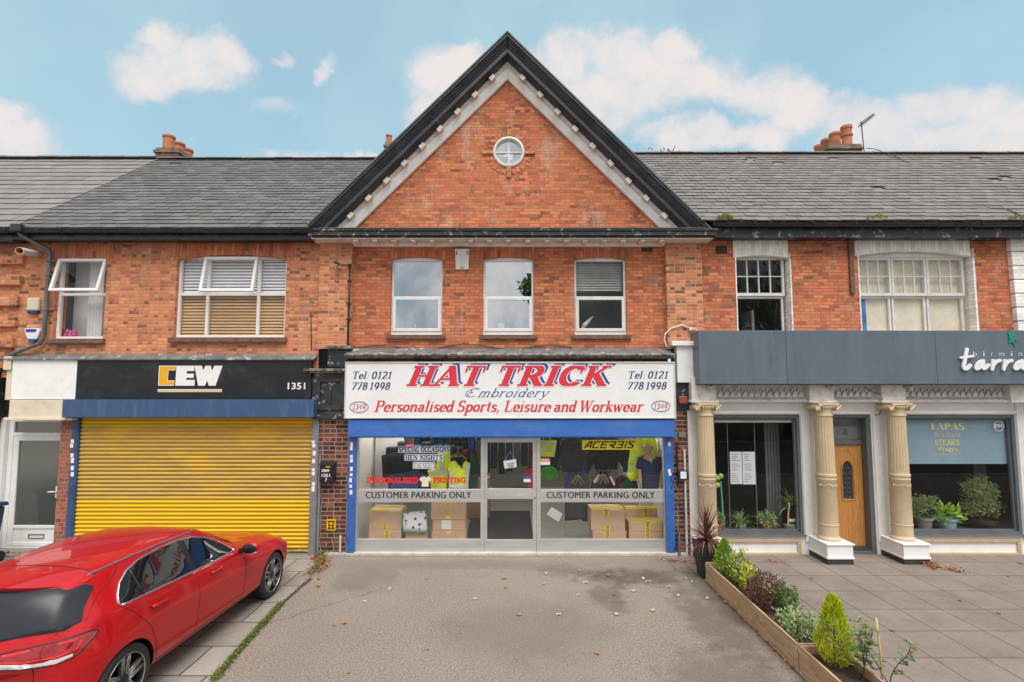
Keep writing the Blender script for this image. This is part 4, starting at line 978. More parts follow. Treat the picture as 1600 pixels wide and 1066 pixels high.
sh = thing('shutter_box', 'bright blue roller shutter housing above the shop window with blue side rails', 'shutter', (0, 0, 2.3))
a, b, c, d = RC(543.5, 656, 1055, 683, -.14)
mb = MB(); mb.box(a, b, -.14, .12, c, d); mb.box(a+.01, b-.01, -.10, .02, c-.02, c-.001); mb.build('housing', MATS['blue_box'], sh, bevel=.012)
for x0, x1 in ((543, 555), (1040.5, 1053.5)):
    q0, q1 = XP(x0, 775, -.02), XP(x1, 775, -.02)
    mb = MB(); mb.box(q0, q1, -.02, .10, .02, c-.002); mb.box(q0+.05, q1-.035, -.024, -.0202, .02, c-.002); rr = mb.build('guide_rail', MATS['blue_rail'], sh, bevel=.004)
    mb = MB(); random.seed(int(x0))
    for i in range(9 if x0 < 600 else 3):
        py = (693+i*9.5+random.uniform(-2, 2)) if x0 < 600 else [694, 736, 741][i]
        X, Z = Q((x0+x1)/2+random.uniform(-1.5, .5), py, -.0265); h = random.uniform(.025, .045)
        mb.quad((X-.028, -.0265, Z-h), (X+.022, -.0265, Z-h), (X+.022, -.0265, Z+h), (X-.028, -.0265, Z+h))
    build_split(mb, 'sticker', MATS['label_white'], rr)
# ================================================================ left shop building
left = thing('terrace_building', 'pale orange brick terrace building with two opened white windows and a slate roof', 'building', (-6, .06, 0))
XLE = -17; ZE = ZP(366, -.2)
wl = [RC(91, 401, 169, 530, .13), RC(278, 398, 449, 528, .13)]
mb = MB(); wall_grid(mb, XLE, XL0+.01, ZP(590, YS), ZE+.15, YS, .32, wl); mb.build('wall', MATS['brick_side'], left)
mb = MB(); arch(mb, 82, 178, 382, 409, 403.5, YS, .07); arch(mb, 270, 459, 380, 407, 398.5, YS, .07); build_split(mb, 'arch', MATS['brick_arch'], left)
mb = MB()
for i in range(6):
    z = ZP(406+i*32.3, YS); xq = XP(35-i*1.6, 420, .0); mb.box(xq-1.05, xq, -.02, .30, z-.10, z+.085)
build_split(mb, 'quoin', MATS['brick_side'], left, bevel=.004)
def vent(par, x0, x1, z0, z1, y, wd, out):        # top-hung light pushed open at the foot
    f = MB(); frame(f, x0, x1, z0, z1, y-.03, y+.03, wd); g = MB(); pane(g, x0+wd, x1-wd, z0+wd, z1-wd, y)
    rot = Matrix.Translation((0, y, z1)) @ Matrix.Rotation(-out, 4, 'X') @ Matrix.Translation((0, -y, -z1))
    for m in (f, g): m.v = [rot @ v for v in m.v]
    o = f.build('vent_light', MATS['upvc'], par, bevel=.006); g.build('pane', MATS['glass_bright'], par); return o
for k, (a, b, c, d) in enumerate(wl):
    y0 = .13; zt = ZP(460, y0); f = MB(); frame(f, a, b, c, d, y0, y0+.07, .05, wt=.09); f.box(a+.05, b-.05, y0, y0+.07, zt-.028, zt+.028)
    if k == 1:
        for p in (324, 403.5):
            x = XP(p, 465, y0); f.box(x-.028, x+.028, y0+.001, y0+.069, c+.05, zt-.028); f.box(x-.028, x+.028, y0+.001, y0+.069, zt+.028, d-.09)
    o = f.build('window', MATS['upvc'], left, bevel=.006)
    v0, v1 = (a+.01, b-.02) if k == 0 else (XP(322, 430, y0), XP(405, 430, y0))
    vent(o, v0, v1, zt-.0, d-.065, y0-.045, .055, R(14 if k == 0 else 12))
    g = MB(); pane(g, a+.05, b-.05, c+.05, zt-.028, y0+.035)
    if k == 1:
        pane(g, a+.05, XP(324, 430, y0)-.028, zt+.028, d-.09, y0+.035); pane(g, XP(403.5, 430, y0)+.028, b-.05, zt+.028, d-.09, y0+.035)
    g.build('pane', MATS['glass_bright'], o)
    s = MB(); s.box(a-.06, b+.06, -.02, .13, c-.10, c-.003); s.build('sill', MATS['sill_brick'], o, bevel=.008)
    if k == 0:
        cu = MB()
        pts = [(a+.42+.30*i/24, .34+.02*math.sin(i*1.3)) for i in range(25)]
        for (xa, ya), (xb_, yb_) in zip(pts, pts[1:]): cu.quad((xa, ya, c), (xb_, yb_, c), (xb_, yb_, d), (xa, ya, d))
        cu.build('curtain', MATS['curtain_white'], o, smooth=True)
        fl = MB(); random.seed(5)
        for i in range(26): fl.ball((a+.18+random.uniform(-.09, .09), .27+random.uniform(-.04, .04), c+.13+random.uniform(-.06, .07)), .025, .025, .025, 6, 4)
        fl.build('flowers', MATS['pink'], o)
        bk = MB(); bk.quad((a-.1, .6, c), (b+.1, .6, c), (b+.1, .6, d), (a-.1, .6, d)); bk.build('net_curtain', MATS['blind_white'], o)
    else:
        bl = MB(); n = 26; za, zb_ = c+.03, d-.02
        for i in range(n):
            z = zb_-(zb_-za)*i/n; bl.add([(a+.04, .235, z), (b-.04, .235, z), (b-.04, .212, z-.050), (a+.04, .212, z-.050)], [(0, 1, 2, 3)], 1 if z > zt+.0 else 0)
        bl.build('blind', [MATS['blind_wood'], MATS['blind_white']], o)
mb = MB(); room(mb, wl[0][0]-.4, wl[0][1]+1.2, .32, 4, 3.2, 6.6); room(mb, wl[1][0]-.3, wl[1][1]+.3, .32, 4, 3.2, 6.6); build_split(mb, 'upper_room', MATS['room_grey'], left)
def slates(mb, x0, x1, ye, ze, yr, zr_, wd, n, seed, holes=None, jit=.004):
    rnd = random.Random(seed); sl = math.hypot(yr-ye, zr_-ze); uy, uz = (yr-ye)/sl, (zr_-ze)/sl; ny, nz_ = -uz, uy
    ex = sl/n
    for r in range(n):
        x = x0-(wd*.5 if r % 2 else 0)-rnd.uniform(0, .02)
        while x < x1:
            g = .005; a, b = max(x+g, x0), min(x+wd-g, x1); x += wd
            if b-a < .03: continue
            if rnd.random() < .004: continue
            zm_ = ze+uz*(r+.5)*ex
            if zm_ < ZA-.03-M*abs((a+b)/2-XG): continue      # lies under the gable roof
            s0 = r*ex+rnd.uniform(-jit, jit)*2.2-(.03 if rnd.random() < .02 else 0); s1 = min((r+1)*ex+.03, sl+.02); k = rnd.uniform(-jit, jit)
            t0 = .021+rnd.uniform(-.004, .006); t1 = .004
            def P(xx, s, t, sk=0): return (xx, ye+uy*(s+sk)+ny*t, ze+uz*(s+sk)+nz_*t)
            mb.add([P(a, s0, t0, k), P(b, s0, t0, -k), P(b, s1, t1), P(a, s1, t1), P(a, s0, 0, k), P(b, s0, 0, -k), P(b, s1, 0), P(a, s1, 0)],
                   [(0, 1, 2, 3), (0, 4, 5, 1), (0, 3, 7, 4), (1, 5, 6, 2)])
YE, YR = -.33, 3.4
ZEV, ZRG = ZP(356.5, YE), ZP(249, YR)
XPAR = XP(20, 352, YE)
def roof_base(mb, x0, x1, zo=0):
    e0, e1, r0, r1 = x0, x1, x0, x1
    if x1 == .1: e1, r1 = XG-(ZA-ZEV)/M-.02, XG-(ZA-ZRG)/M-.02
    if x0 == .1: e0, r0 = XG+(ZA-ZEV)/M+.02, XG+(ZA-ZRG)/M+.02
    mb.quad((e0, YE+.02, ZEV-.012+zo), (e1, YE+.02, ZEV-.012+zo), (r1, YR, ZRG-.012+zo), (r0, YR, ZRG-.012+zo)); mb.quad((x0, YR, ZRG-.012+zo), (x1, YR, ZRG-.012+zo), (x1, 7.1, ZEV), (x0, 7.1, ZEV))
mb = MB(); roof_base(mb, XPAR, .1); slates(mb, XPAR, .1, YE, ZEV, YR, ZRG, .28, 25, 11)
rf = mb.build('roof', MATS['slate_left'], left)
mb = MB(); roof_base(mb, XLE, XPAR+.0, .010); slates(mb, XLE, XPAR-.005, YE, ZEV+.012, YR, ZRG+.012, .42, 15, 12, jit=.002)
mb.build('roof', MATS['tile_far'], left)
def ridge(x0, x1, z, mat, par, seg=.45):
    mb = MB(); x = x0; rnd = random.Random(3)
    while x < x1:
        e = min(x+seg-.012, x1); dz = rnd.uniform(-.006, .006)
        mb.add([(xx, YR+.15*math.sin(t), z-.075+.10*math.cos(t)+dz) for xx in (x, e) for t in [R(-75+150*i/6) for i in range(7)]], [(i, i+1, i+8, i+7) for i in range(6)]+[(0, 7, 13, 6), tuple(range(7)), tuple(range(13, 6, -1))])
        x += seg
    return mb.build('ridge', mat, par)
ridge(XPAR, .0, ZRG+.025, MATS['slate_left'], rf); ridge(XLE, XPAR-.05, ZRG+.06, MATS['tile_far'], rf)
def chimney(par, x0, x1, y0, y1, z0, z1, pots, mat='brick_chimney'):
    mb = MB(); mb.box(x0, x1, y0, y1, z0, z1-.16); mb.box(x0-.04, x1+.04, y0-.04, y1+.04, z1-.16, z1-.08); mb.box(x0-.0, x1+.0, y0-.0, y1+.0, z1-.08, z1)
    o = mb.build('chimney', MATS[mat], par, bevel=.01)
    for (x, y, r, h, kind) in pots:
        m = MB(); T = Matrix.Translation((x, y, z1-.03))
        pr = [(r*.98, 0), (r*.93, h*.25), (r*.90, h*.85), (r*1.02, h*.88), (r*1.06, h*.95), (r*1.0, h), (r*.84, h), (r*.8, h*.6), (.001, h*.55)]
        if kind: pr = [(r*1.25, 0), (r*.95, h*.2), (r*.9, h*.55), (r*1.1, h*.57), (r*1.1, h*.63), (r*.9, h*.65), (r*.95, h*.86), (r*1.08, h*.88), (r*1.08, h), (r*.86, h), (.001, h*.6)]
        m.lathe(pr, 20, T); m.build('chimney_pot', MATS['terracotta'], o, smooth=True, ang=R(40))
yc = YR+.15; a = XP(243, 230, yc); b = XP(276, 230, yc); zt = ZP(230, yc)
chimney(rf, a, b+.05, yc, yc+1.7, ZRG-.6, zt, [(XP(264, 220, yc+.3), yc+.3, .155, ZP(213, yc+.3)-zt+.03, 0), (XP(280, 225, yc+.85), yc+.85, .155, ZP(224.5, yc+.85)-zt+.03, 0), (XP(293, 235, yc+1.4), yc+1.4, .155, ZP(234, yc+1.4)-zt+.03, 0)])
yc = YR+2.6; zt = ZP(222, yc)
chimney(rf, XP(601, 230, yc), XP(640, 230, yc), yc, yc+.5, ZRG-1.5, zt, [(XP(608, 218, yc+.2), yc+.2, .1, ZP(212, yc+.2)-zt+.03, 0)])
def eaves(par, x0, x1, fy0, fy1, gy, mat_f, seg=.95):
    mb = MB(); zf1 = ZP(fy0, -.2); zf0 = ZP(fy1, -.2)
    mb.box(x0, x1, -.2, -.16, zf0+.02, zf1); mb.box(x0, x1, -.215, -.15, zf0, zf0+.03); mb.box(x0, x1, -.15, .1, zf0+.02, zf0+.045)
    mb.box(x0, x1, -.155, .1, zf1-.06, ZEV+.07)
    mb.build('fascia_board', MATS[mat_f], par, bevel=.004)
    zg = ZP(gy, -.30); r = .062; mb = MB(); n = 10
    pr = [(-.285-r*math.cos(t), zg-r*math.sin(t)*1.15) for t in [math.pi*i/n for i in range(n+1)]]
    pr2 = [(-.285-(r-.008)*math.cos(t), zg+.002-(r-.008)*math.sin(t)*1.15) for t in [math.pi*i/n for i in range(n+1)]]
    prof = pr+pr2[::-1]; k = len(prof)
    mb.add([(x, y, z) for x in (x0, x1) for y, z in prof], [(i, (i+1) % k, (i+1) % k+k, i+k) for i in range(k)])
    g = mb.build('gutter', MATS['gutter_black'], par, smooth=True, ang=R(40))
    mb = MB(); x = x0+.3
    while x < x1:
        prb = [(-.285-(r+.006)*math.cos(t), zg-(r+.006)*math.sin(t)*1.15) for t in [math.pi*i/n for i in range(n+1)]]
        mb.add([(xx, y, z) for xx in (x-.018, x+.018) for y, z in prb], [(i, i+1, i+n+2, i+n+1) for i in range(n)])
        mb.box(x-.015, x+.015, -.355, -.345, zg-.02, zg+.012); mb.tube([(x, -.21, zg-.09), (x+.01, -.29, zg-.085), (x, -.345, zg-.02)], .008, 6)
        x += seg
    build_split(mb, 'gutter_bracket', MATS['gutter_black'], g)
eaves(left, XPAR-.1, XC0+.12, 364, 375, 358, 'black_paint', .72); eaves(left, XLE, XPAR-.1, 364.5, 377, 358.5, 'black_paint', .8)

# left street level: fascia, box, shutter
fs = thing('fascia_sign', 'black fascia sign with yellow and white CEW emblem, half of it blank white', 'sign', (-5.5, -.1, 2.75))
Y = -.06
mb = MB(); pbox(mb, 119, 562, 486, 623.5, Y, .05); mb.build('panel', MATS['sign_black'], fs, bevel=.004)
mb = MB(); pbox(mb, 18, 562, 119, 624, Y-.005, .05); mb.build('blank_panel', MATS['white_paint'], fs, bevel=.004)
Yt = Y-.004
def pxpoly(mb, pts, Y, mi=0): mb.add([(Q(x, y, Y)[0], Y, Q(x, y, Y)[1]) for x, y in pts], [tuple(range(len(pts)))], mi)
def cewpts(pts): return [(130+x/4.324, 560+y/4.324) for x, y in pts]
mb = MB(); pxpoly(mb, cewpts([(512,50),(630,50),(622,82),(577,82),(572,150),(618,150),(614,185),(506,185)]), Yt)
pxpoly(mb, cewpts([(502,209),(938,209),(936,228),(504,228)]), Yt); mb.build('emblem', MATS['text_white'], fs)
mb = MB(); pxpoly(mb, cewpts([(517,55),(628,55),(622,78),(573,78),(568,154),(618,154),(615,179),(511,179)]), Yt-.002, 0)
pxpoly(mb, cewpts([(503,213),(937,213),(935,224),(505,224)]), Yt-.002, 1); mb.build('emblem', [MATS['amber'], MATS['line_amber']], fs)
mb = MB()
e_ = [(630,50),(752,50),(750,86),(700,86),(700,104),(748,104),(746,132),(698,132),(696,146),(754,146),(752,185),(622,185)]
pxpoly(mb, cewpts(e_), Yt); 
pxpoly(mb, cewpts([(752.5,50),(802,50),(812,82),(826,50),(862,50),(870,84),(886,50),(942,50),(894,185),(848,185),(838,150),(822,185),(776,185)]), Yt); mb.build('emblem', MATS['text_white'], fs)
mb = MB(); px_text(mb, sans_str('1351', .02), 449.5, 598, 477, 608.5, Yt); mb.build('lettering', MATS['text_white'], fs)
mb = MB(); zt = ZP(553, YS); zf = ZP(561, -.1); mb.quad((XP(10, 556, YS), YS, zt), (XL0, YS, zt), (XL0, -.10, zf), (XP(10, 556, YS), -.10, zf)); mb.box(XP(10, 556, -.1), XL0-.03, -.10, .05, zf-.02, zf-.002)
mb.build('flashing', MATS['lead_flash'], left)
mb = MB(); pbox(mb, 14, 625, 97, 653, -.10, .25); pbox(mb, 5, 653, 112, 657, -.14, .25); pbox(mb, 5, 557, 17, 578, -.08, .05); pbox(mb, 9, 578, 17, 625, -.04, .05); mb.build('fascia_board', MATS['cream_board'], left, bevel=.006)
shl = thing('roller_shutter', 'closed yellow slatted roller shutter under a dull blue housing', 'shutter', (-5, .0, .0))
a, b, c, d = RC(97.5, 624.5, 490, 652.5, -.20); mb = MB(); mb.box(a, b, -.20, .10, c, d); mb.box(a+.02, b-.02, -.15, .0, c-.015, c-.001); mb.build('housing', MATS['blue_dark'], shl, bevel=.01)
def yellow():
    m, nt, p = newmat('yellow_slats'); P = pos(nt); s = N(nt, 'ShaderNodeSeparateXYZ'); L(nt, P, s.inputs[0])
    base = MIX(nt, NOISE(nt, P, 3, 4), (.70, .415, .007), (.78, .48, .010))
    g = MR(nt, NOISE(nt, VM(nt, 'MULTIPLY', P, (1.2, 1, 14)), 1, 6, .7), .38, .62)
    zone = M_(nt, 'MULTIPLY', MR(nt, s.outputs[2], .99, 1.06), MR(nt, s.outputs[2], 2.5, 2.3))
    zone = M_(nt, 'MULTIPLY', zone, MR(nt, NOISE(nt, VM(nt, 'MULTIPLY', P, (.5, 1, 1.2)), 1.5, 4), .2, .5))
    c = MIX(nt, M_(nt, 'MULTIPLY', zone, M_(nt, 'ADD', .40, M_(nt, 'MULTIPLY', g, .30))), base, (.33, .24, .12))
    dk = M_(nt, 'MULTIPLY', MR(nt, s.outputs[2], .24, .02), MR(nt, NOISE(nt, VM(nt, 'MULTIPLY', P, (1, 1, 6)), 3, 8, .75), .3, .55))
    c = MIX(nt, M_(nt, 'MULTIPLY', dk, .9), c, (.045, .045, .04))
    L(nt, c, p.inputs['Base Color']); p.inputs['Roughness'].default_value = .42
    return m
yellow()
x0, x1 = XP(117, 760, .04), XP(486, 760, .04); mb = MB(); pr = []
zz = .03; pitch = .0755; zTop = ZP(650, .04)+.05
while zz < zTop:
    pr += [(.065, zz), (.062, zz+.006)]+[(.062-.030*math.sin(math.pi*t)**.8, zz+.006+(pitch-.014)*t) for t in (.12, .25, .4, .55, .7, .85)]+[(.062, zz+pitch-.006)]
    zz += pitch
mb.add([(x, y, z) for x in (x0, x1) for y, z in pr], [(i, i+1, i+1+len(pr), i+len(pr)) for i in range(len(pr)-1)])
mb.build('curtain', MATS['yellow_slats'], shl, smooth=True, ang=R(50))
mb = MB(); mb.box(x0, x1, .03, .09, .0, .035); mb.build('bottom_rail', MATS['aluminium_dark'], shl, bevel=.004)
for px0, px1, mt, n in ((107, 118, 'blue_rail_dark', 6), (484.5, 495.5, 'grey_rail', 8)):
    q0, q1 = XP(px0, 760, .0), XP(px1, 760, .0); mb = MB(); mb.box(q0, q1, -.0, .10, .0, c+.02); mb.box(q0+.02, q1-.02, -.006, -.0002, .0, c+.0); o = mb.build('guide_rail', MATS[mt], shl, bevel=.004)
    mb = MB(); rnd = random.Random(n)
    for i in range(n):
        X, Z = Q((px0+px1)/2+rnd.uniform(-1, 1), 688+i*11+rnd.uniform(-3, 3), -.009); h = rnd.uniform(.025, .055)
        mb.quad((X-.03, -.009, Z-h), (X+.03, -.009, Z-h), (X+.03, -.009, Z+h), (X-.03, -.009, Z+h))
    build_split(mb, 'sticker', MATS['label_white'], o)
mb = MB(); mb.box(x0-.1, x1+.1, .12, .16, 0, 2.75); mb.box(XLE, XL0+.02, .34, .40, 2.5, 3.2); mb.build('backing', MATS['room_dark'], left)
# white side door
YD = .25
dd = thing('entrance_door', 'white plastic front door with long glazed panel, letter slot and number 1351', 'door', (-7.2, YD, 0))
a, b, c, d = RC(13, 656, 105, 858, YD); c = .05
zt0 = ZP(681, YD)
mb = MB(); frame(mb, a-.06, b, c, d+.05, YD, YD+.08, .09, wb=.03); mb.box(a+.03, b-.09, YD, YD+.08, zt0, zt0+.06); mb.box(a-.16, a-.06, YD-.08, YD+.08, c, d+.05)
mb.build('frame', MATS['upvc'], dd, bevel=.008)
l0, l1, k0, k1 = a+.035, b-.095, c+.035, zt0-.006
mb = MB(); frame(mb, l0, l1, k0, k1, YD+.005, YD+.06, .105, wt=.09, wb=.0); zg0 = ZP(823, YD); zp = ZP(815, YD)
mb.box(l0+.105, l1-.105, YD+.005, YD+.06, zg0-.04, zg0+.02); mb.box(l0+.105, l1-.105, YD+.005, YD+.06, k0, k0+.08); mb.box(l0+.105, l1-.105, YD+.02, YD+.05, k0+.08, zg0-.04)
le = mb.build('leaf', MATS['upvc'], dd, bevel=.006)
mb = MB(); pane(mb, l0+.105, l1-.105, zg0+.02, k1-.09, YD+.03); mb.build('pane', glass('glass_obscure', .05, opac=.75, col=(.075, .085, .075), rough=.06), le)
mb = MB(); pane(mb, a+.03, b-.09, zt0+.06, d-.04, YD+.03); mb.build('fanlight_pane', MATS['glass_obscure'], dd)
mb = MB(); frame(mb, *RC(43, 835, 68, 842, YD), YD+.008, YD+.019, .012); mb.build('letter_slot', MATS['grey_plastic'], le)
hx, hz = Q(88.5, 768, YD); mb = MB(); mb.box(hx-.016, hx+.016, YD-.010, YD+.0045, hz-.12, hz+.10); mb.tube([(hx, YD-.01, hz), (hx, YD-.05, hz), (hx-.05, YD-.06, hz+.004), (hx-.12, YD-.06, hz)], [.012, .013, .014, .011], 8); mb.build('handle', MATS['upvc'], le, bevel=.003)
mb = MB()
for i, ch in enumerate('1351'): px_text(mb, sans_str(ch, .01), 96.8-i*.5, 722+i*6.5, 99.8-i*.5, 727+i*6.5, YD-.002)
mb.build('number', MATS['ink_black'], dd)
mb = MB(); mb.box(a-.2, b+.1, -.12, YD+.1, 0, .048); mb.build('doorstep', MATS['concrete_slabs'], left, bevel=.01)
mb = MB(); mb.box(b+.002, XP(107, 760, 0)+.03, .03, YD+.1, 0, ZP(657, .1)); mb.build('brick_strip', MATS['brick_red_strip'], left)
mb = MB(); mb.box(XLE, a-.165, .03, .4, 0, ZP(655, .03)); mb.build('pier', MATS['brick_pier'], left)
mb = MB(); mb.box(XLE, a-.10, -.02, .3, ZP(654, 0), ZP(578, 0)); mb.box(XLE, a-.06, -.10, .3, ZP(580, 0), ZP(574, 0)); mb.build('pier_panel', MATS['black_peel'], left, bevel=.006)

# ================================================================ right building with the restaurant front
right = thing('terrace_building', 'terrace building over the restaurant with white painted window surrounds and tiled roof', 'building', (6, .06, 0))
XRE = 17
wr = [RC(1148, 397, 1234, 517, .12), RC(1339, 389, 1521, 517, .12)]
wr = [(a, b, max(c-.12, ZP(560, YS)), d) for a, b, c, d in wr]
mb = MB(); wall_grid(mb, XR1-.01, XRE, ZP(575, YS), ZP(374, YS)+.2, YS, .40, wr); mb.build('wall', MATS['brick_right'], right)
mb = MB(); arch(mb, 1146, 1231.5, 372, 403, 399, YS-.008, .10); arch(mb, 1336, 1516, 371, 400, 392, YS-.008, .10); build_split(mb, 'painted_arch', MATS['brick_white_arch'], right)
mb = MB()
for (a, b, c, d), px in zip(wr, (1232, 1517)):
    mb.box(b-.004, XP(px+5, 450, YS), YS-.010, .2, c, ZP(404, YS)); mb.box(b-.016, b-.004, YS-.006, .36, c, d)
    mb.box(a-.004, a+.018, YS-.010, .36, c, d)
build_split(mb, 'painted_jamb', MATS['brick_white_paint'], right)
mb = MB()
for i in range(7): xq = XP(1576.5, 440, YS)+.004*i; mb.box(xq, xq+1.0, -.03, .2, ZP(373+i*21.6+21, YS), ZP(373+i*21.6, YS)-.012)
build_split(mb, 'quoin', MATS['brick_white_paint'], right, bevel=.006)
YW2 = .19
def sash(par, x0, x1, zt, zm, zb, nx, paper, dark):
    f = MB(); frame(f, x0, x1, zm-.02, zt, YW2, YW2+.05, .045, wt=.05, wb=.06)
    ix0, ix1, iz0, iz1 = x0+.045, x1-.045, zm+.04, zt-.05
    for i in range(1, nx): x = ix0+(ix1-ix0)*i/nx; f.box(x-.011, x+.011, YW2+.004, YW2+.045, iz0, iz1)
    zc2 = (iz0+iz1)/2
    for i in range(nx):
        xa = ix0+(ix1-ix0)*i/nx+(.011 if i else 0); xb2 = ix0+(ix1-ix0)*(i+1)/nx-(.011 if i < nx-1 else 0); f.box(xa, xb2, YW2+.006, YW2+.043, zc2-.010, zc2+.010)
    u = f.build('upper_sash', MATS['upvc_old'], par, bevel=.004)
    g = MB(); pane(g, ix0, ix1, iz0, iz1, YW2+.025); g.build('pane', MATS['glass_up_dark'], u)
    f = MB(); frame(f, x0+.01, x1-.01, zb, zm-.02, YW2+.05, YW2+.09, .04, wt=.045)
    l = f.build('lower_sash', MATS['upvc_old'], par, bevel=.004)
    g = MB(); pane(g, x0+.05, x1-.05, zb+.04, zm-.065, YW2+.07); g.build('pane', MATS['glass_up_dark'], l)
for k, (a, b, c, d) in enumerate(wr):
    zt = ZP(402.5, YW2); zm = ZP(461, YW2)
    f = MB(); f.box(a+.018, b-.03, YW2-.02, YW2+.12, zt, d+.02)
    wo_ = f.build('sash_window', MATS['upvc_old'], right, bevel=.004)
    if k == 0: sash(wo_, a+.02, XP(1226, 450, YW2), zt, zm, c, 4, False, True)
    else:
        xs = [a+.02, XP(1394, 450, YW2), XP(1449, 450, YW2), XP(1508, 450, YW2)]
        for i in range(3): sash(wo_, xs[i]+.004, xs[i+1]-.004, zt, zm, c, 3, True, False)
        pp = MB(); n = 40; rnd = random.Random(2); xa, xb_ = a-.02, b+.02
        cols = [xa+(xb_-xa)*i/n for i in range(n+1)]; rows = [c+(d-c)*j/24 for j in range(25)]
        pp.add([(x, YW2+.115+.012*noise.noise(Vector((x*4, z*4, 3)))+.008*noise.noise(Vector((x*13, z*11, 7))), z) for z in rows for x in cols], [(j*(n+1)+i, j*(n+1)+i+1, (j+1)*(n+1)+i+1, (j+1)*(n+1)+i) for j in range(24) for i in range(n)])
        pp.build('paper_blind', MATS['paper_cream'], wo_, smooth=True)
        q = RC(1342, 466, 1353, 520, YW2+.10); bb = MB(); bb.quad((q[0], YW2+.093, q[2]), (q[1], YW2+.093, q[2]), (q[1], YW2+.093, q[3]), (q[0], YW2+.093, q[3])); bb.build('banner', MATS['banner_blue'], wo_)
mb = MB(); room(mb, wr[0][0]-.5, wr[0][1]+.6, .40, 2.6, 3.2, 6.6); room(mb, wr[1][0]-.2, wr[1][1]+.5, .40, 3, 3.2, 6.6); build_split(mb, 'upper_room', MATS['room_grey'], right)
mb = MB(); mb.box(wr[0][0]+.5, wr[0][0]+.55, .5, 2.4, 3.2, 4.7); mb.build('room_partition', MATS['room_grey'], right)
airbrick(1118, 384, 1136, 397, YS, right)
mb = MB(); a, b, c, d = RC(1325.5, 372, 1332, 460, YS); mb.box(a, b, YS-.05, YS, c, d); mb.build('timber_batten', MATS['sill_brick'], right, bevel=.006)
mb = MB(); X, Z = Q(1257, 394, YS-.02); mb.tube([(X, YS, Z-.02), (X, YS-.03, Z), (X+.05, YS-.03, Z+.0), (X+.36, YS-.02, Z+.01)], .008, 6); mb.build('iron_hook', MATS['aerial_metal'], right)
ZEV2, ZRG2 = ZP(345, YE), ZP(240.5, YR)
ZEVs, ZRGs = ZEV, ZRG; ZEV, ZRG = ZEV2, ZRG2
mb = MB(); roof_base(mb, .1, XRE); slates(mb, -.05, XRE, YE, ZEV2, YR, ZRG2, .265, 24, 21, jit=.006)
rf2 = mb.build('roof', MATS['slate_right'], right); ridge(.1, XRE, ZRG2+.025, MATS['slate_right'], rf2, .6)
eaves(right, XC1-.1, XRE, 356, 371.5, 349, 'black_peel', .80)
yc = YR+.2; zt = ZP(224.5, yc)
chimney(rf2, XP(1294, 232, yc), XP(1347, 232, yc), yc, yc+2.0, ZRG2-.6, zt, [(XP(1323, 215, yc+.3), yc+.3, .135, ZP(198, yc+.3)-zt+.03, 1), (XP(1305, 220, yc+.75), yc+.75, .15, ZP(208.5, yc+.75)-zt+.03, 0), (XP(1291.5, 225, yc+1.2), yc+1.2, .15, ZP(218.5, yc+1.2)-zt+.03, 0), (XP(1280.5, 230, yc+1.65), yc+1.65, .15, ZP(228, yc+1.65)-zt+.03, 0)])

# restaurant sign box
rs = thing('fascia_sign', 'long slate grey restaurant sign box with white raised lettering', 'sign', (6, -.3, 2.9))
YQ = -.40
a, b, c, d = RC(1091, 516.5, 1600, 600.5, YQ); a = XP(1092, 560, YQ); segs = [a, XP(1229, 560, YQ), XP(1463, 560, YQ), XRE]
for u, v in zip(segs, segs[1:]):
    mb = MB(); mb.box(u+.002, v-.002, YQ, .05, c, d); mb.build('panel', MATS['sign_grey'], rs, bevel=.006)
mb = MB(); mb.box(a+.01, XRE, YQ+.004, .05, c-.012, c-.001); mb.build('bottom_trim', MATS['ink_black'], rs)
Yt = YQ-.002
def tz(pts): return [(1480+x/10.66, 510+y/10.66) for x, y in pts]
TAR = [([(302,385),(268,560),(240,700),(300,715),(355,650)], 27), ([(205,525),(400,497)], 20),
 ([(575,575),(500,600),(445,690),(460,715),(520,690),(580,590),(560,690),(590,715),(660,645)], 25),
 ([(740,575),(720,715)], 26), ([(725,680),(780,590),(850,570)], 25), ([(935,575),(912,715)], 26), ([(918,680),(975,590),(1045,570)], 25),
 ([(1235,575),(1150,600),(1095,690),(1110,715),(1170,690),(1240,590),(1215,690),(1245,715),(1310,645)], 25),
 ([(1400,640),(1350,600),(1350,700),(1420,680)], 25), ([(1480,350),(1450,720)], 26)]
polys = []
kk = None
for pts, r in TAR:
    q = [Q(x, y, Yt) for x, y in tz(pts)]; rr = r/10.66/FPX*9.4
    # round the corners of each brush stroke
    for _ in range(2):
        o = [q[0]]
        for p1, p2 in zip(q, q[1:]): o += [(p1[0]*.75+p2[0]*.25, p1[1]*.75+p2[1]*.25), (p1[0]*.25+p2[0]*.75, p1[1]*.25+p2[1]*.75)]
        q = o+[q[-1]]
    for p1, p2 in zip(q, q[1:]): polys.append(hull2(rnib(*p1, rr)+rnib(*p2, rr)))
v, f = union(polys); mb = MB(); xs = [p[0] for p in v]; zs = [p[1] for p in v]
put(mb, [(v, f)], min(xs), max(xs), min(zs), max(zs), Yt-.012, thick=.03); mb.build('raised_lettering', MATS['text_white'], rs)
mb = MB()
for ch, x0, x1, y0 in (('b', 435, 495, 418), ('i', 600, 622, 420), ('r', 732, 765, 440), ('m', 872, 950, 440), ('i', 1062, 1084, 420), ('n', 1195, 1245, 440)):
    (p0, p1), = [tz([(x0, y0), (x1, 492)])]; px_text(mb, sans_str(ch, -.012), p0[0], p0[1], p1[0], p1[1], Yt-.002)
mb.build('lettering', MATS['text_white'], rs)
mb = MB(); rnd = random.Random(8)
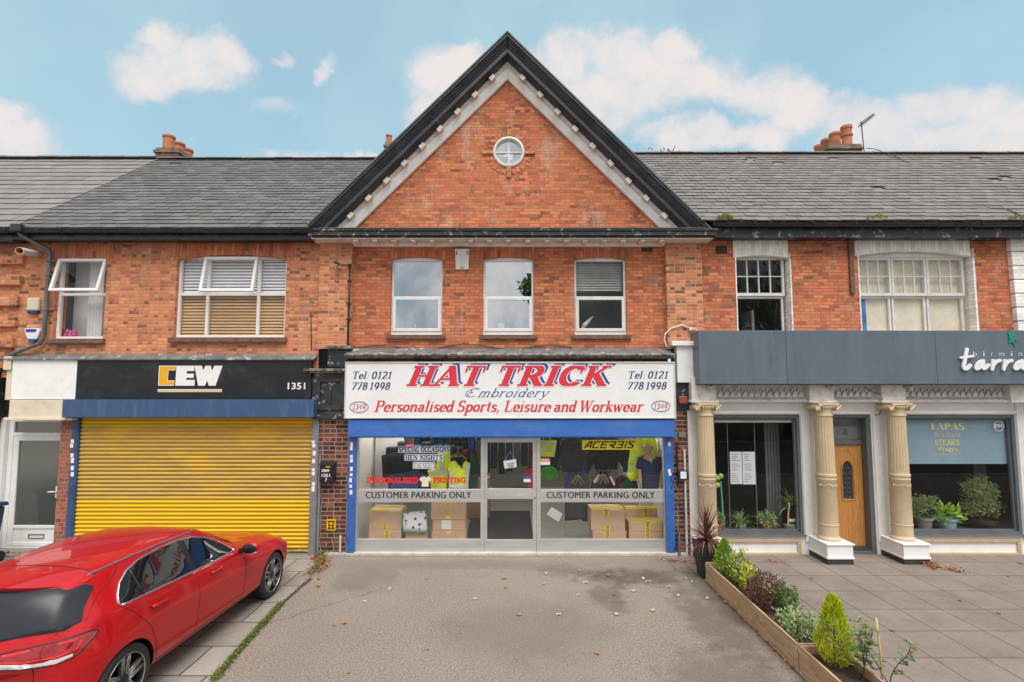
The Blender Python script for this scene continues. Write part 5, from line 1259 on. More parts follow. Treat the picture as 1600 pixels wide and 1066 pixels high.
lf = tz([(1010,90),(1040,115),(1075,85),(1100,100),(1112,140),(1095,170),(1112,195),(1105,225),(1170,232),(1108,240),(1090,255),(1130,345),(1122,348),(1075,262),(1035,280),(1010,255),(1045,235),(1008,180),(1030,160),(1005,125)])
mb.prism_y([Q(x, y, Yt) for x, y in lf], Yt-.012, Yt); mb.build('leaf_emblem', MATS['green_leaf'], rs)
mb = MB(); mb.box(XP(1057, 570, -.06), XP(1088, 570, -.06), -.10, .06, ZP(598, -.06), ZP(541, -.06)); mb.box(XP(1055, 570, -.06)-.08, XP(1090, 570, -.06), -.16, .06, ZP(541, -.06), ZP(534, -.06)); mb.build('fascia_end', MATS['white_paint'], right, bevel=.008)

# restaurant front
rest = thing('restaurant_front', 'white restaurant front with tan columns, grey window frames and fluted pilasters', 'shopfront', (6, .05, 0))
YRW = .06
CX = [XP(1103, 720, -.2), XP(1289, 720, -.2), XP(1403, 720, -.2)]
zF0, zF1 = ZP(628, -.12), ZP(600, -.12)
x_l = XP(1086, 640, -.05)
mb = MB(); mb.box(x_l, XRE, -.02, .3, zF0+.03, zF1+.15); mb.box(x_l-.02, XRE, -.14, .3, zF0, zF0+.03); mb.box(x_l, XRE, -.08, .3, zF0+.03, zF0+.06)
for x in CX+[CX[2]+2.42]: mb.box(x-.22, x+.24, -.18, .0, zF0+.031, zF1+.12); mb.box(x-.25, x+.27, -.22, .0, zF0-.012, zF0+.03)
mb.build('entablature', MATS['frieze_white'], rest, bevel=.006)
mb = MB(); x = x_l+.48
while x < XRE-.3:
    if all(abs(x-q) > .30 for q in CX):
        z = zF0+.085; mb.prism_y([(x-.055, z), (x+.055, z), (x+.05, z+.03), (x, z+.13), (x-.05, z+.03)], -.075, -.0205); mb.prism_y([(x+.05, z+.10), (x+.075, z+.10), (x+.10, z+.16), (x+.07, z+.16)], -.06, -.0205)
        mb.box(x-.045, x+.045, -.10, -.0805, zF0+.034, zF0+.055)
    elif mb.v: mb.build('frieze_ornament', MATS['frieze_white'], rest, bevel=.004); mb = MB()
    x += .118
if mb.v: mb.build('frieze_ornament', MATS['frieze_white'], rest, bevel=.004)
# wall pieces around the openings
zT, zB = ZP(648, YRW), ZP(836, YRW)
w1 = (XP(1113, 740, YRW), XP(1253, 740, YRW)); w2 = (XP(1414, 740, YRW), XP(1592, 740, YRW)); dx = (XP(1296, 780, YRW), XP(1367, 780, YRW))
mb = MB(); wall_grid(mb, x_l, XRE, .0, zF0+.05, YRW, .2, [(w1[0], w1[1], zB, zT), (dx[0], dx[1], -.1, zT), (w2[0], w2[1], zB, zT), (w2[1]+.75, w2[1]+2.6, zB, zT)]); mb.build('wall', MATS['white_paint'], rest)
# fluted pilasters and string moulding
def fluted(x0, x1, z0, z1, y):
    mb = MB(); mb.box(x0, x1, y, YRW+.01, z0, z1); n = 4
    for i in range(n+1): x = x0+(x1-x0)*(i+.5)/(n+1); mb.box(x-.014, x+.014, y-.008, y-.0002, z0+.03, z1-.03)
    return mb.build('fluted_pilaster', MATS['white_paint'], rest, bevel=.005)
zpl = ZP(846, -.05)
fluted(w1[1]+.005, XP(1268, 740, .03), zpl-.04, zF0-.006, .03); fluted(XP(1368, 740, .03), XP(1385, 740, .03), zpl-.04, zF0-.006, .03); fluted(w2[1]+.005, w2[1]+.22, zpl-.04, zF0-.006, .03)
mb = MB(); mb.box(XP(1077, 750, .0), XP(1091, 750, .0), .0, .3, .0, zF0-.02); mb.build('end_pilaster', MATS['white_paint'], rest, bevel=.006)
mb = MB(); mb.box(w1[0]-.02, w1[1], .02, YRW-.002, zT+.02, zT+.075); mb.box(dx[0]-.02, dx[1], .02, YRW-.002, zT+.02, zT+.06); mb.box(w2[0]-.02, w2[1], .02, YRW-.002, zT+.02, zT+.075)
# (thin head mouldings)
mb.build('head_moulding', MATS['white_paint'], rest, bevel=.006)
# columns
def column(x):
    yc_ = -.21; T = Matrix.Translation((x, yc_, 0)); z0, zS, zC = ZP(843, -.25), ZP(741, -.2), ZP(648, -.2); zcap = zF0-.012
    mb = MB(); mb.lathe([(.185, z0), (.195, z0+.025), (.185, z0+.05), (.172, z0+.06), (.166, z0+.075)], 32, T)
    mb.lathe([(.166, z0+.075), (.165, z0+.26), (.172, z0+.265), (.172, z0+.28), (.164, z0+.285), (.163, zS-.10), (.170, zS-.09), (.170, zS-.07), (.162, zS-.065), (.160, zS-.03), (.172, zS-.02), (.172, zS+.01), (.158, zS+.02)], 32, T)
    nf = 20*8
    def rf_(j, h): return 1-.055*max(0, math.sin(2*math.pi*j/8))**.7 if zS+.05 < h < zC-.03 else 1
    mb.lathe([(.158, zS+.02), (.157, zS+.06), (.157, zS+.0601), (.147, zC-.045), (.147, zC-.035), (.148, zC-.03), (.160, zC-.015), (.160, zC), (.148, zC+.01)], nf, T, rf=rf_)
    mb.lathe([(.148, zC+.01), (.146, zC+.06), (.15, zC+.075), (.165, zcap-.05), (.16, zcap-.045)], 32, T)
    o = mb.build('column', MATS['tan_paint'], rest, smooth=True, ang=R(38))
    mb = MB(); mb.box(x-.19, x+.19, yc_-.18, yc_+.18, zcap-.045, zcap-.003)
    for s in (-1, 1):
        cx_ = x+s*.185
        for yy in (yc_-.17,):
            sp_ = [(cx_+s*(.052*(1-t*.8))*math.cos(s*0+t*9*s)*s, yy-.004, zcap-.095+(.052*(1-t*.8))*math.sin(t*9+1.5)) for t in [i/26 for i in range(27)]]
            mb.tube(sp_, .012, 6)
        mb.tube([(cx_, yc_-.165, zcap-.095), (cx_, yc_+.165, zcap-.095)], .048, 14)
    mb.tube([(x-.17, yc_-.165, zcap-.06), (x, yc_-.16, zcap-.075), (x+.17, yc_-.165, zcap-.06)], .014, 6)
    for i in range(5): mb.ball((x-.09+.045*i, yc_-.155, zcap-.09), .018, .02, .026, 8, 6)
    mb.build('capital', MATS['tan_paint'], o, smooth=True, ang=R(40))
    mb = MB(); pts = [(x+.164*math.sin(t), yc_-.166*math.cos(t), zS-.16-.03*abs(math.sin(t*3+.8))) for t in [R(-70+140*i/24) for i in range(25)]]; mb.tube(pts, .007, 5)
    for i in (0, 12, 24): p = pts[i]; mb.ball((p[0], p[1], p[2]-.02), .014, .012, .035, 6, 5)
    mb.build('garland', MATS['tan_paint'], o, smooth=True)
    mb = MB(); mb.box(x-.215, x+.245, -.50, .05, .10, z0-.03); mb.box(x-.235, x+.265, -.525, .05, z0-.03, z0-.002); mb.box(x-.228, x+.258, -.515, .05, .10, .135); mb.build('plinth', MATS['white_paint'], o, bevel=.008)
    mb = MB(); mb.box(x-.212, x+.242, -.497, .05, -.01, .10); mb.build('plinth_base', MATS['plinth_base'], o)
    return o
cols = [column(x) for x in CX]
# windows
def restwin(x0, x1):
    f = MB(); frame(f, x0, x1, zB, zT, .075, .20, .055, wt=.07, wb=.05); frame(f, x0+.055, x1-.055, zB+.05, zT-.07, .12, .18, .035)
    f.box(x0-.02, x1+.02, .0, .075, zB-.012, zB+.012)
    o = f.build('shop_window', MATS['grey_paint'], rest, bevel=.006)
    g = MB(); pane(g, x0+.09, x1-.09, zB+.085, zT-.105, .15); g.build('pane', MATS['glass_rest'], o); return o
wo1 = restwin(*w1); wo2 = restwin(*w2); 
mb = MB(); mb.box(w1[0]+.06, w1[1]-.06, .185, .22, zT-.16, zT-.07); mb.build('roller_blind', MATS['paper_cream'], wo1)
q = RC(1418, 654, 1573, 725, .19); mb = MB(); mb.box(w2[0]+.06, w2[1]-.06, .19, .195, q[2], zT-.02); bo = mb.build('roller_blind', MATS['blind_blue'], wo2)
mb = MB(); Yt = .186
px_text(mb, serif_str('TAPAS', .30, .03, .05, .1), 1453, 661, 1507, 672, Yt, mi=0)
px_text(mb, sans_str('Scallops', -.01, .35), 1458.5, 675, 1501, 685, Yt); px_text(mb, serif_str('STEAKS', .26, .12, .13, .06), 1460.5, 687, 1499, 696, Yt)
px_text(mb, sans_str('Wagyu', .03), 1464, 698, 1496, 706.5, Yt, zr=(-.2, .72)); px_text(mb, sans_str('DESSERTS', -.01, 0, 1.05), 1460.5, 708, 1500.5, 713, Yt)
mb.build('lettering', MATS['text_gold'], bo)
mb = MB(); X, Z = Q(1560.5, 666, .146); mb.tube([(X+.095*math.cos(2*math.pi*i/30), .146, Z+.095*math.sin(2*math.pi*i/30)) for i in range(31)], .006, 4); px_text(mb, sans_str('JSL', .02, .1), 1552.5, 662.5, 1569, 669, .146); mb.build('round_sticker', MATS['text_white'], wo2)
# stall-riser panels with carved tan borders
def riser(x0, x1):
    z1, z0 = ZP(842, .03), ZP(870, .03); f = MB(); frame(f, x0, x1, z0, z1, .03, YRW-.001, .075)
    n = int((x1-x0)/.045)
    for i in range(n):
        x = x0+.05+(x1-x0-.1)*i/(n-1)
        for z in (z0+.037, z1-.037): f.box(x-.013, x+.013, .020, .0299, z-.017, z+.017)
    for i in range(int((z1-z0)/.05)):
        z = z0+.08+.05*i
        if z < z1-.08:
            for x in (x0+.037, x1-.037): f.box(x-.017, x+.017, .020, .0299, z-.013, z+.013)
    f.build('carved_border', MATS['tan_paint'], rest, bevel=.004)
    k = MB(); k.box(x0-.02, x1+.02, .045, YRW-.002, .0, z0-.004); k.build('plinth_base', MATS['plinth_base'], rest)
riser(XP(1128, 855, .03), XP(1253, 855, .03)); riser(XP(1432, 855, .03), XP(1597, 855, .03))
# oak door with pointed light and a glazed fanlight
YDo = .24
a, b = dx; zdt = ZP(695, YDo); zft, zfb = ZP(653, YDo), ZP(688, YDo)
mb = MB(); fr = MB(); frame(fr, a-.02, b, .0, zT, .075, .34, .085, wt=.06, wb=.0); fr.box(a+.065, b-.085, .2, .32, zdt+.005, zfb); fr.box(a-.02, b, .08, .30, -.0, .06)
frm = fr.build('door_frame', MATS['grey_paint'], rest, bevel=.008)
f2 = MB(); frame(f2, a+.065, b-.085, zfb, zT-.06, .23, .28, .03); f2.build('fanlight_frame', MATS['grey_paint'], frm, bevel=.004)
f2 = MB(); pane(f2, a+.09, b-.11, zfb+.02, zT-.08, .25); f2.build('fanlight_pane', glass('glass_frost', .06, opac=.85, col=(.20, .215, .21), rough=.15), frm)
f2 = MB(); px_text(f2, serif_str('WELCOME', .09, .04, .04, .08), 1302.5, 659.5, 1338.5, 665.5, .246); X, Z = Q(1321, 675, .246); f2.tube([(X-.045, .246, Z-.05), (X-.03, .246, Z+.03), (X, .246, Z+.06), (X+.03, .246, Z+.03), (X+.045, .246, Z-.05), (X-.045, .246, Z-.05)], .005, 4); f2.ball((X, .246, Z-.01), .015, .003, .02, 8, 5); f2.build('lettering', MATS['text_grey'], frm)
la, lb = a+.07, b-.09
hx0, hx1, hz0, hz1 = RC(1316.5, 721, 1333.5, 780, YDo); hm = (hx0+hx1)/2
def gothic(x0, x1, z0, z1, hh):
    n = 8; p = [(x0, z0), (x1, z0), (x1, z1-hh)]
    for i in range(1, n+1): t = i/n; p.append((x1-(x1-(x0+x1)/2)*(t**1.6), z1-hh+hh*math.sin(t*math.pi/2)**.9))
    for i in range(n-1, -1, -1): t = i/n; p.append((x0+((x0+x1)/2-x0)*(t**1.6), z1-hh+hh*math.sin(t*math.pi/2)**.9))
    return p
go = gothic(hx0, hx1, hz0, hz1, .19); m = len(go)
r_ = geometry.delaunay_2d_cdt([Vector(p) for p in [(la, .065), (lb, .065), (lb, zdt), (la, zdt)]+go], [], [[0, 1, 2, 3], list(range(4, 4+m))], 0, 1e-6)
mb = MB(); mb.add([(v[0], YDo, v[1]) for v in r_[0]], [f for f, of in zip(r_[2], r_[5]) if of and 1 not in of])
for i in range(m): p, q = go[i], go[(i+1) % m]; mb.quad((p[0], YDo, p[1]), (q[0], YDo, q[1]), (q[0], YDo+.05, q[1]), (p[0], YDo+.05, p[1]))
do = mb.build('door_leaf', MATS['oak'], rest); mb = MB(); mb.box(a-.01, b-.09, .10, YDo-.008, .0, .11); mb.build('threshold', MATS['plinth_base'], rest, bevel=.006)
mb = MB()
g2 = gothic(hx0-.018, hx1+.018, hz0-.018, hz1+.03, .21)
mb.tube([(x, YDo-.004, z) for x, z in g2+[g2[0]]], .012, 6)
go3 = gothic(la+.10, lb-.10, .30, ZP(703, YDo), .42)[2:]
mb.tube([(x, YDo-.001, z) for x, z in go3], .006, 5)
for x in [la+.09+i*(lb-la-.18)/5 for i in range(6)]: mb.tube([(x, YDo+.0035, .25), (x, YDo+.0035, hz0-.15 if la+.2 < x < lb-.2 else 1.55)], .004, 4)
mb.box(la, lb, YDo-.004, YDo-.0002, .07, .25); mb.box(la, la+.085, YDo-.006, YDo-.0003, .25, zdt-.002); mb.box(lb-.085, lb, YDo-.006, YDo-.0003, .25, zdt-.002)
mb.build('door_moulding', MATS['oak'], do, bevel=.002)
mb = MB(); mb.add([(x, YDo+.03, z) for x, z in go], [tuple(range(m))]); mb.build('leaded_light', MATS['stained'], do)
mb = MB()
for i in range(7): z = hz0+.05+i*(hz1-hz0-.15)/6; mb.tube([(hm-.07, YDo+.027, z), (hm, YDo+.025, z+.05), (hm+.07, YDo+.027, z)], .004, 4); mb.tube([(hm-.07, YDo+.027, z+.04), (hm, YDo+.025, z-.01), (hm+.07, YDo+.027, z+.04)], .004, 4)
mb.build('lead_came', MATS['lead_came'], do)
mb = MB(); X = la-.02; mb.tube([(X+.045, YDo-.05, ZP(805, YDo)), (X+.045, YDo-.05, ZP(763, YDo))], .016, 8); mb.tube([(X+.045, YDo, ZP(800, YDo)), (X+.045, YDo-.05, ZP(800, YDo))], .01, 6); mb.ball((X+.045, YDo-.05, ZP(760, YDo)), .03, .03, .035, 10, 7, 1); mb.build('pull_handle', [MATS['plinth_base'], MATS['text_white']], do)
# dining room behind the glass
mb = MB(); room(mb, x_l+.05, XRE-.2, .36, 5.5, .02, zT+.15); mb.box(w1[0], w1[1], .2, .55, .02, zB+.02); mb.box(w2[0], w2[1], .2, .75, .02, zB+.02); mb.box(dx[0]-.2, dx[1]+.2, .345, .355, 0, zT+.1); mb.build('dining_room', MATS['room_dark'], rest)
mb = MB(); x_ = w1[1]-.40
for (xa, xb_, n) in ((w1[1]-.42, w1[1]-.12, 5), (w2[1]-.36, w2[1]-.1, 5)):
    for i in range(n): mb.box(xa+(xb_-xa)*i/n+.006, xa+(xb_-xa)*(i+1)/n-.006, .60, .63, zB, zT)
mb.build('wall_panelling', MATS['grey_paint'], rest)
ZEV, ZRG = ZEVs, ZRGs
# ================================================================ ground
def sheet(name, poly, z, mat, kind='structure'):
    mb = MB(); mb.add([(x, y, z) for x, y in poly], [tuple(range(len(poly)))]); return tag(mb.build(name, MATS[mat]), kind=kind)
sheet('ground', [(-400, -400), (400, -400), (400, 400), (-400, 400)], 0, 'tarmac')
kl = [G(503, 880), G(478, 905), G(468, 918), G(402, 985), G(330, 1066)]
dxy = ((kl[-1][0]-kl[-2][0])/(kl[-1][1]-kl[-2][1]))
kl.append((kl[-1][0]+dxy*(-8.2-kl[-1][1]), -8.2))
sheet('concrete_apron', [(-14, .40), (kl[0][0], .40)]+kl+[(-14, -8.2)], .005, 'concrete_slabs')
PLX = G(1103, 910)[0]
sheet('pavement', [(PLX+.02, -8.2), (14, -8.2), (14, .30), (PLX-.3, .30), (PLX-.3, -.75), (PLX+.02, -.95)], .006, 'paving')
sheet('road', [(-120, -19), (120, -19), (120, -8.6), (-120, -8.6)], .004, 'road')
sheet('grass_verge', [(-120, -60), (120, -60), (120, -20.5), (-120, -20.5)], .01, 'verge')
mb = MB(); mb.box(-120, 120, -8.6, -8.46, 0, .03); mb.box(-120, 120, -19.2, -19.05, 0, .10); tag(mb.build('kerb', MATS['stone_sill']), kind='structure')

# ================================================================ red hatchback
car = thing('parked_car', 'shiny red hatchback parked nose to the yellow shutter with dark tinted windows', 'car', (-4.485, -4.55, 0), rz=-R(2.18))
paint, ntp, pp_ = newmat('car_paint')
pp_.inputs['Base Color'].default_value = (.60, .004, .012, 1); pp_.inputs['Roughness'].default_value = .38; pp_.inputs['Specular IOR Level'].default_value = .3; pp_.inputs['Coat Weight'].default_value = .7; pp_.inputs['Coat Roughness'].default_value = .03
pp_.inputs['Metallic'].default_value = .25
_nf = NOISE(ntp, N(ntp, 'ShaderNodeTexCoord').outputs['Object'], 900, 1); L(ntp, MIX(ntp, MR(ntp, _nf, .3, .7), (.44, .001, .005), (.54, .002, .008)), pp_.inputs['Base Color'])
_g, _n, _p = newmat('car_glass'); _p.inputs['Base Color'].default_value = (.006, .008, .010, 1); _p.inputs['Roughness'].default_value = .02; _p.inputs['Specular IOR Level'].default_value = .85
_g, _n, _p = newmat('car_rear_glass'); _p.inputs['Base Color'].default_value = (.02, .024, .03, 1); _p.inputs['Roughness'].default_value = .32; _p.inputs['Specular IOR Level'].default_value = .4
_g, _n, _p = newmat('lamp_red'); _p.inputs['Base Color'].default_value = (.80, .012, .012, 1); _p.inputs['Roughness'].default_value = .25; _p.inputs['Coat Weight'].default_value = 1; _p.inputs['Coat Roughness'].default_value = .02
_g, _n, _p = newmat('lamp_clear'); _p.inputs['Base Color'].default_value = (.60, .57, .56, 1); _p.inputs['Roughness'].default_value = .35; _p.inputs['Coat Weight'].default_value = 1
pm('lamp_dark', (.30, .005, .008), .12, .3, 9, coat=1); pm('car_black', (.010, .010, .011), .35, .2); pm('seam', (.03, .002, .003), .8, .1); pm('tyre', (.018, .018, .019), .7, .2, 30, obj=True); pm('rim_dark', (.03, .028, .03), .4, .1, metal=.3, obj=True); pm('rim_spoke', (.26, .25, .25), .3, .1, metal=.7, obj=True); pm('rim_edge', (.42, .40, .39), .28, .05, metal=.9)
ST = [  # y, underside, sill x, mid x, widest x, its z, belt x, belt z, roof-edge x, z, top z
 (-0.768, .40, .50, .62, .66, .60, .60, .70, .46, .735, .75),
 (-0.741, .30, .72, .79, .80, .66, .74, .82, .58, .86, .875),
 (-0.658, .23, .80, .86, .865, .69, .79, .93, .61, 1.05, 1.075),
 (-0.570, .20, .82, .88, .888, .71, .80, .985, .575, 1.205, 1.24),
 (-0.464, .20, .83, .89, .897, .72, .81, 1.01, .55, 1.295, 1.34),
 (-.25, .20, .85, .897, .903, .73, .825, 1.01, .56, 1.345, 1.392),
 (.0, .20, .85, .897, .903, .73, .835, 1.0, .572, 1.37, 1.412),
 (.35, .20, .85, .885, .898, .73, .842, .985, .582, 1.392, 1.43),
 (.9, .20, .85, .875, .893, .72, .845, .96, .585, 1.405, 1.44),
 (1.35, .20, .85, .875, .893, .71, .845, .935, .572, 1.375, 1.415),
 (1.60, .20, .85, .875, .893, .70, .842, .92, .565, 1.27, 1.315),
 (1.90, .20, .85, .88, .893, .70, .835, .905, .58, 1.10, 1.14),
 (2.15, .20, .85, .885, .895, .70, .825, .89, .60, .975, 1.0),
 (2.40, .20, .85, .89, .898, .70, .815, .87, .58, .925, .945),
 (2.75, .20, .85, .893, .90, .70, .795, .83, .55, .885, .90),
 (3.10, .20, .82, .875, .88, .68, .755, .775, .52, .83, .845),
 (3.35, .22, .74, .80, .80, .63, .67, .70, .45, .755, .77),
 (3.50, .26, .60, .66, .66, .57, .55, .63, .38, .68, .69),
 (3.58, .34, .40, .46, .46, .50, .38, .56, .25, .60, .605)]
def lerp2(p, q, t): return (p[0]+(q[0]-p[0])*t, p[1]+(q[1]-p[1])*t)
mb = MB(); rings = []
for (y, zb_, xs_, xm_, xw_, zw_, xb_, zl_, xr_, zr2, zt_) in ST:
    h = [(0, zb_), (xs_*.6, zb_), (xs_, zb_+.02), (xm_, zb_+.17), (xw_-.006, zw_-.06), (xw_, zw_), lerp2((xw_, zw_), (xb_, zl_), .5), (xb_, zl_), lerp2((xb_, zl_), (xr_, zr2), .12), lerp2((xb_, zl_), (xr_, zr2), .5), lerp2((xb_, zl_), (xr_, zr2), .9), (xr_, zr2), (xr_*.6, zt_-.010), (0, zt_)]
    wt_ = max(0, min(1, (.05-y)/.55)); wt_ = wt_*wt_*(3-2*wt_)
    Yx = lambda x: y+.30*wt_*(abs(x)/.86)**2.4
    rings.append([(x, Yx(x), z) for x, z in h]+[(-x, Yx(x), z) for x, z in h[-2:0:-1]])
k = len(rings[0]); mb.add([p for r in rings for p in r], [(i*k+j, i*k+(j+1) % k, (i+1)*k+(j+1) % k, (i+1)*k+j) for i in range(len(rings)-1) for j in range(k)]+[tuple(range(k-1, -1, -1)), tuple(range((len(rings)-1)*k, len(rings)*k))])
tmp = mb.build('car_shell', MATS['car_paint'], None, smooth=True, sub=2, loc=(0, 0, 0))
dg = bpy.context.evaluated_depsgraph_get(); sm = bpy.data.meshes.new_from_object(tmp.evaluated_get(dg))
bvh = BVHTree.FromPolygons([v.co.copy() for v in sm.vertices], [tuple(p.vertices) for p in sm.polygons])
tmp.data = sm; tmp.modifiers.clear()
cutters = []
for y in (0, 2.729):
    for s in (-1, 1):
        c_ = MB(); c_.lathe([(.352, 0), (.352, .45)], 40, Matrix.Translation((s*.60 if s > 0 else -1.05, y, .325)) @ Matrix.Rotation(R(90), 4, 'Y'))
        co = c_.build('well_cutter', MATS['car_black'], None, loc=(0, 0, 0)); cutters.append(co)
        bo_ = tmp.modifiers.new('well', 'BOOLEAN'); bo_.object = co; bo_.operation = 'DIFFERENCE'; bo_.solver = 'EXACT'; bo_.material_mode = 'TRANSFER'
dg = bpy.context.evaluated_depsgraph_get(); bm_ = bpy.data.meshes.new_from_object(tmp.evaluated_get(dg))
bpy.data.objects.remove(tmp)
for c_ in cutters: bpy.data.objects.remove(c_)
for p in bm_.polygons: p.use_smooth = True
bm = bmesh.new(); bm.from_mesh(bm_)
for e in bm.edges: e.smooth = not (len(e.link_faces) == 2 and e.calc_face_angle(0) > R(38))
bm.to_mesh(bm_); bm.free()
body = bpy.data.objects.new('body', bm_); C.objects.link(body); body.parent = car; ORG[body.name] = Vector((0, 0, 0))
def proj(kind, a, b, off=.004):
    if kind == 'side': o, d = Vector((2, a, b)), Vector((-1, 0, 0))
    elif kind == 'rear': o, d = Vector((a, -3, b)), Vector((0, 1, 0))
    elif kind == 'front': o, d = Vector((a, 6, b)), Vector((0, -1, 0))
    else: o, d = Vector((a, b, 4)), Vector((0, 0, -1))
    h = bvh.ray_cast(o, d)
    if h[0] is None: return None
    n = h[1] if h[1].dot(d) < 0 else -h[1]
    return h[0]+n*off
def smoothpoly(p, it=2, closed=True):
    for _ in range(it):
        o = []; m = len(p)
        for i in range(m if closed else m-1):
            a, b = p[i], p[(i+1) % m]; o += [lerp2(a, b, .25), lerp2(a, b, .75)]
        p = o if closed else [p[0]]+o+[p[-1]]
    return p
def inside(p, x, y):
    r = False; j = len(p)-1
    for i in range(len(p)):
        if (p[i][1] > y) != (p[j][1] > y) and x < (p[j][0]-p[i][0])*(y-p[i][1])/(p[j][1]-p[i][1])+p[i][0]: r = not r
        j = i
    return r
def panel(name, kind, poly, mat, parent, off=.004, step=.05, mirror=False):
    xs = [p[0] for p in poly]; ys = [p[1] for p in poly]; pts = [Vector(p) for p in poly]; m = len(pts)
    x = min(xs)+step/2
    while x < max(xs):
        y = min(ys)+step/2
        while y < max(ys):
            if inside(poly, x, y): pts.append(Vector((x, y)))
            y += step
        x += step
    r = geometry.delaunay_2d_cdt(pts, [], [list(range(m))], 1, 1e-6)
    P = [proj(kind, v[0], v[1], off) for v in r[0]]
    P = [q if q is not None else Vector((0, 0, -1)) for q in P]
    F = [f for f in r[2] if all(P[i].z > -.5 for i in f)]
    q = MB(); q.add(P, F); o = q.build(name, MATS[mat], parent, smooth=True, local=True)
    if mirror:
        q = MB(); q.add([Vector((-v.x, v.y, v.z)) for v in P], F); q.build(name, MATS[mat], parent, smooth=True, local=True)
    return o
def line(mb, kind, pts, r, off=.002, closed=False, n=6, dense=12):
    out = []
    for a, b in zip(pts, pts[1:]+([pts[0]] if closed else [])):
        L_ = math.hypot(b[0]-a[0], b[1]-a[1]); m = max(1, int(L_/.06))
        for i in range(m): out.append(lerp2(a, b, i/m))
    if not closed: out.append(pts[-1])
    else: out.append(out[0])
    P = [proj(kind, *p, off=off) for p in out]; P = [p for p in P if p is not None]
    if len(P) > 1: mb.tube(P, r, n)
dlo_low = [(-.03, 1.028), (.3, 1.015), (.9, .992), (1.5, .968), (1.86, .952)]
dlo_top = [(1.80, 1.02), (1.64, 1.135), (1.45, 1.235), (1.22, 1.305), (.97, 1.338), (.65, 1.342), (.38, 1.318), (.20, 1.268), (.07, 1.195), (-.01, 1.11), (-.042, 1.055)]
dlo = dlo_low+dlo_top
def clip_y(poly, y0, y1):
    for s, lim in ((1, y0), (-1, y1)):
        o = []
        for a, b in zip(poly, poly[1:]+poly[:1]):
            ia, ib = s*(a[0]-lim) >= 0, s*(b[0]-lim) >= 0
            if ia: o.append(a)
            if ia != ib: t = (lim-a[0])/(b[0]-a[0]); o.append(lerp2(a, b, t))
        poly = o
    return poly
panel('window_surround', 'side', dlo, 'car_black', car, .003)
for y0, y1 in ((-.5, .22), (.26, .96), (1.06, 1.9)): panel('side_window', 'side', clip_y(dlo, y0, y1), 'car_glass', car, .006, mirror=True)
mb = MB(); line(mb, 'side', dlo, .010, .004, closed=True); mb.build('chrome_trim', MATS['chrome'], car, smooth=True, local=True)
mb = MB(); line(mb, 'side', [(.24, 1.02), (.24, 1.28)], .012, .004); mb.build('window_divider', MATS['car_black'], car, smooth=True, local=True)
mb = MB()
line(mb, 'side', [(1.01, .985), (1.03, .75), (1.02, .50), (1.0, .31)], .004, -.001); line(mb, 'side', smoothpoly([(-.04, 1.02), (.05, .95), (.16, .84), (.29, .68), (.37, .48), (.39, .31)], 2, False), .004, -.001)
line(mb, 'side', [(1.98, .90), (1.99, .65), (1.95, .42), (1.93, .31)], .004, -.001); line(mb, 'side', [(.39, .31), (1.93, .31)], .005, -.001)
line(mb, 'rear', [(.50, .48), (.55, .62), (.565, .76), (.59, .92), (.655, .99)], .004, -.001); line(mb, 'rear', [(-.5, .50), (.5, .50)], .004, -.001)
line(mb, 'top', [(-.58, -.082), (-.3, -.072), (0, -.068), (.3, -.072), (.58, -.082)], .007, .001); line(mb, 'rear', [(.605, 1.335), (.655, 1.25), (.71, 1.13), (.75, 1.035), (.70, .985)], .004, -.001); build_split(mb, 'panel_gap', MATS['seam'], car, smooth=True, local=True)
mb = MB(); line(mb, 'top', [(.555, -.14), (.575, .1), (.592, .5), (.592, .9), (.578, 1.3)], .011, .001); line(mb, 'top', [(-.555, -.14), (-.575, .1), (-.592, .5), (-.592, .9), (-.578, 1.3)], .011, .001); build_split(mb, 'roof_strip', MATS['grey_plastic'], car, smooth=True, local=True)
rwp = [(-.68, 1.0), (0, .962), (.68, 1.0), (.735, 1.035), (.69, 1.13), (.635, 1.25), (.60, 1.285), (.45, 1.305), (0, 1.32), (-.45, 1.305), (-.60, 1.285), (-.635, 1.25), (-.69, 1.13), (-.735, 1.035)]
panel('rear_window', 'rear', rwp, 'car_rear_glass', car, .010, .03)
wsp = [(-.66, 1.0), (.66, 1.0), (.60, 1.16), (.53, 1.34), (-.53, 1.34), (-.60, 1.16)]
panel('windscreen', 'front', wsp, 'car_glass', car, .005)
mb = MB(); nx = 24; rows = []
for i in range(nx+1):
    t = -1+2*i/nx; x = .595*t; zf = 1.412-.048*abs(t)**2.6; yr_ = -.50+.31*abs(t)**2.6; zr3 = 1.358-.075*abs(t)**2.4; Pz = proj('top', x, yr_); Pf = proj('top', x, -.09); k3 = abs(t)**4; zr3 = zr3*(1-k3)+(Pz.z+.006 if Pz else zr3)*k3; zf = (Pf.z+.006) if Pf else zf; ym_ = (-.09+yr_)/2
    rows.append([(x, -.09, zf-.002), (x, ym_, (zf+zr3)/2+.010), (x, yr_, zr3), (x, yr_+.012, zr3-.028), (x, ym_, zr3-.05)])
mb.add([p for r in rows for p in r], [(i*5+j, i*5+j+1, (i+1)*5+j+1, (i+1)*5+j) for i in range(nx) for j in range(4)]+[(0, 1, 2, 3, 4), tuple(nx*5+j for j in (4, 3, 2, 1, 0))])
mb.build('spoiler', MATS['car_paint'], car, smooth=True, local=True, ang=R(40)); mb = MB(); mb.tube([(r[3][0]*.985, r[3][1]+.02, r[3][2]-.008) for r in rows], .012, 6); mb.build('spoiler_shadow_line', MATS['car_black'], car, smooth=True, local=True)  # black tube stands in for the shade under the spoiler's trailing edge
tl = smoothpoly([(.26, .885), (.285, .795), (.50, .772), (.70, .765), (.785, .79), (.815, .86), (.822, .925), (.80, .942), (.70, .938), (.48, .92)], 1)
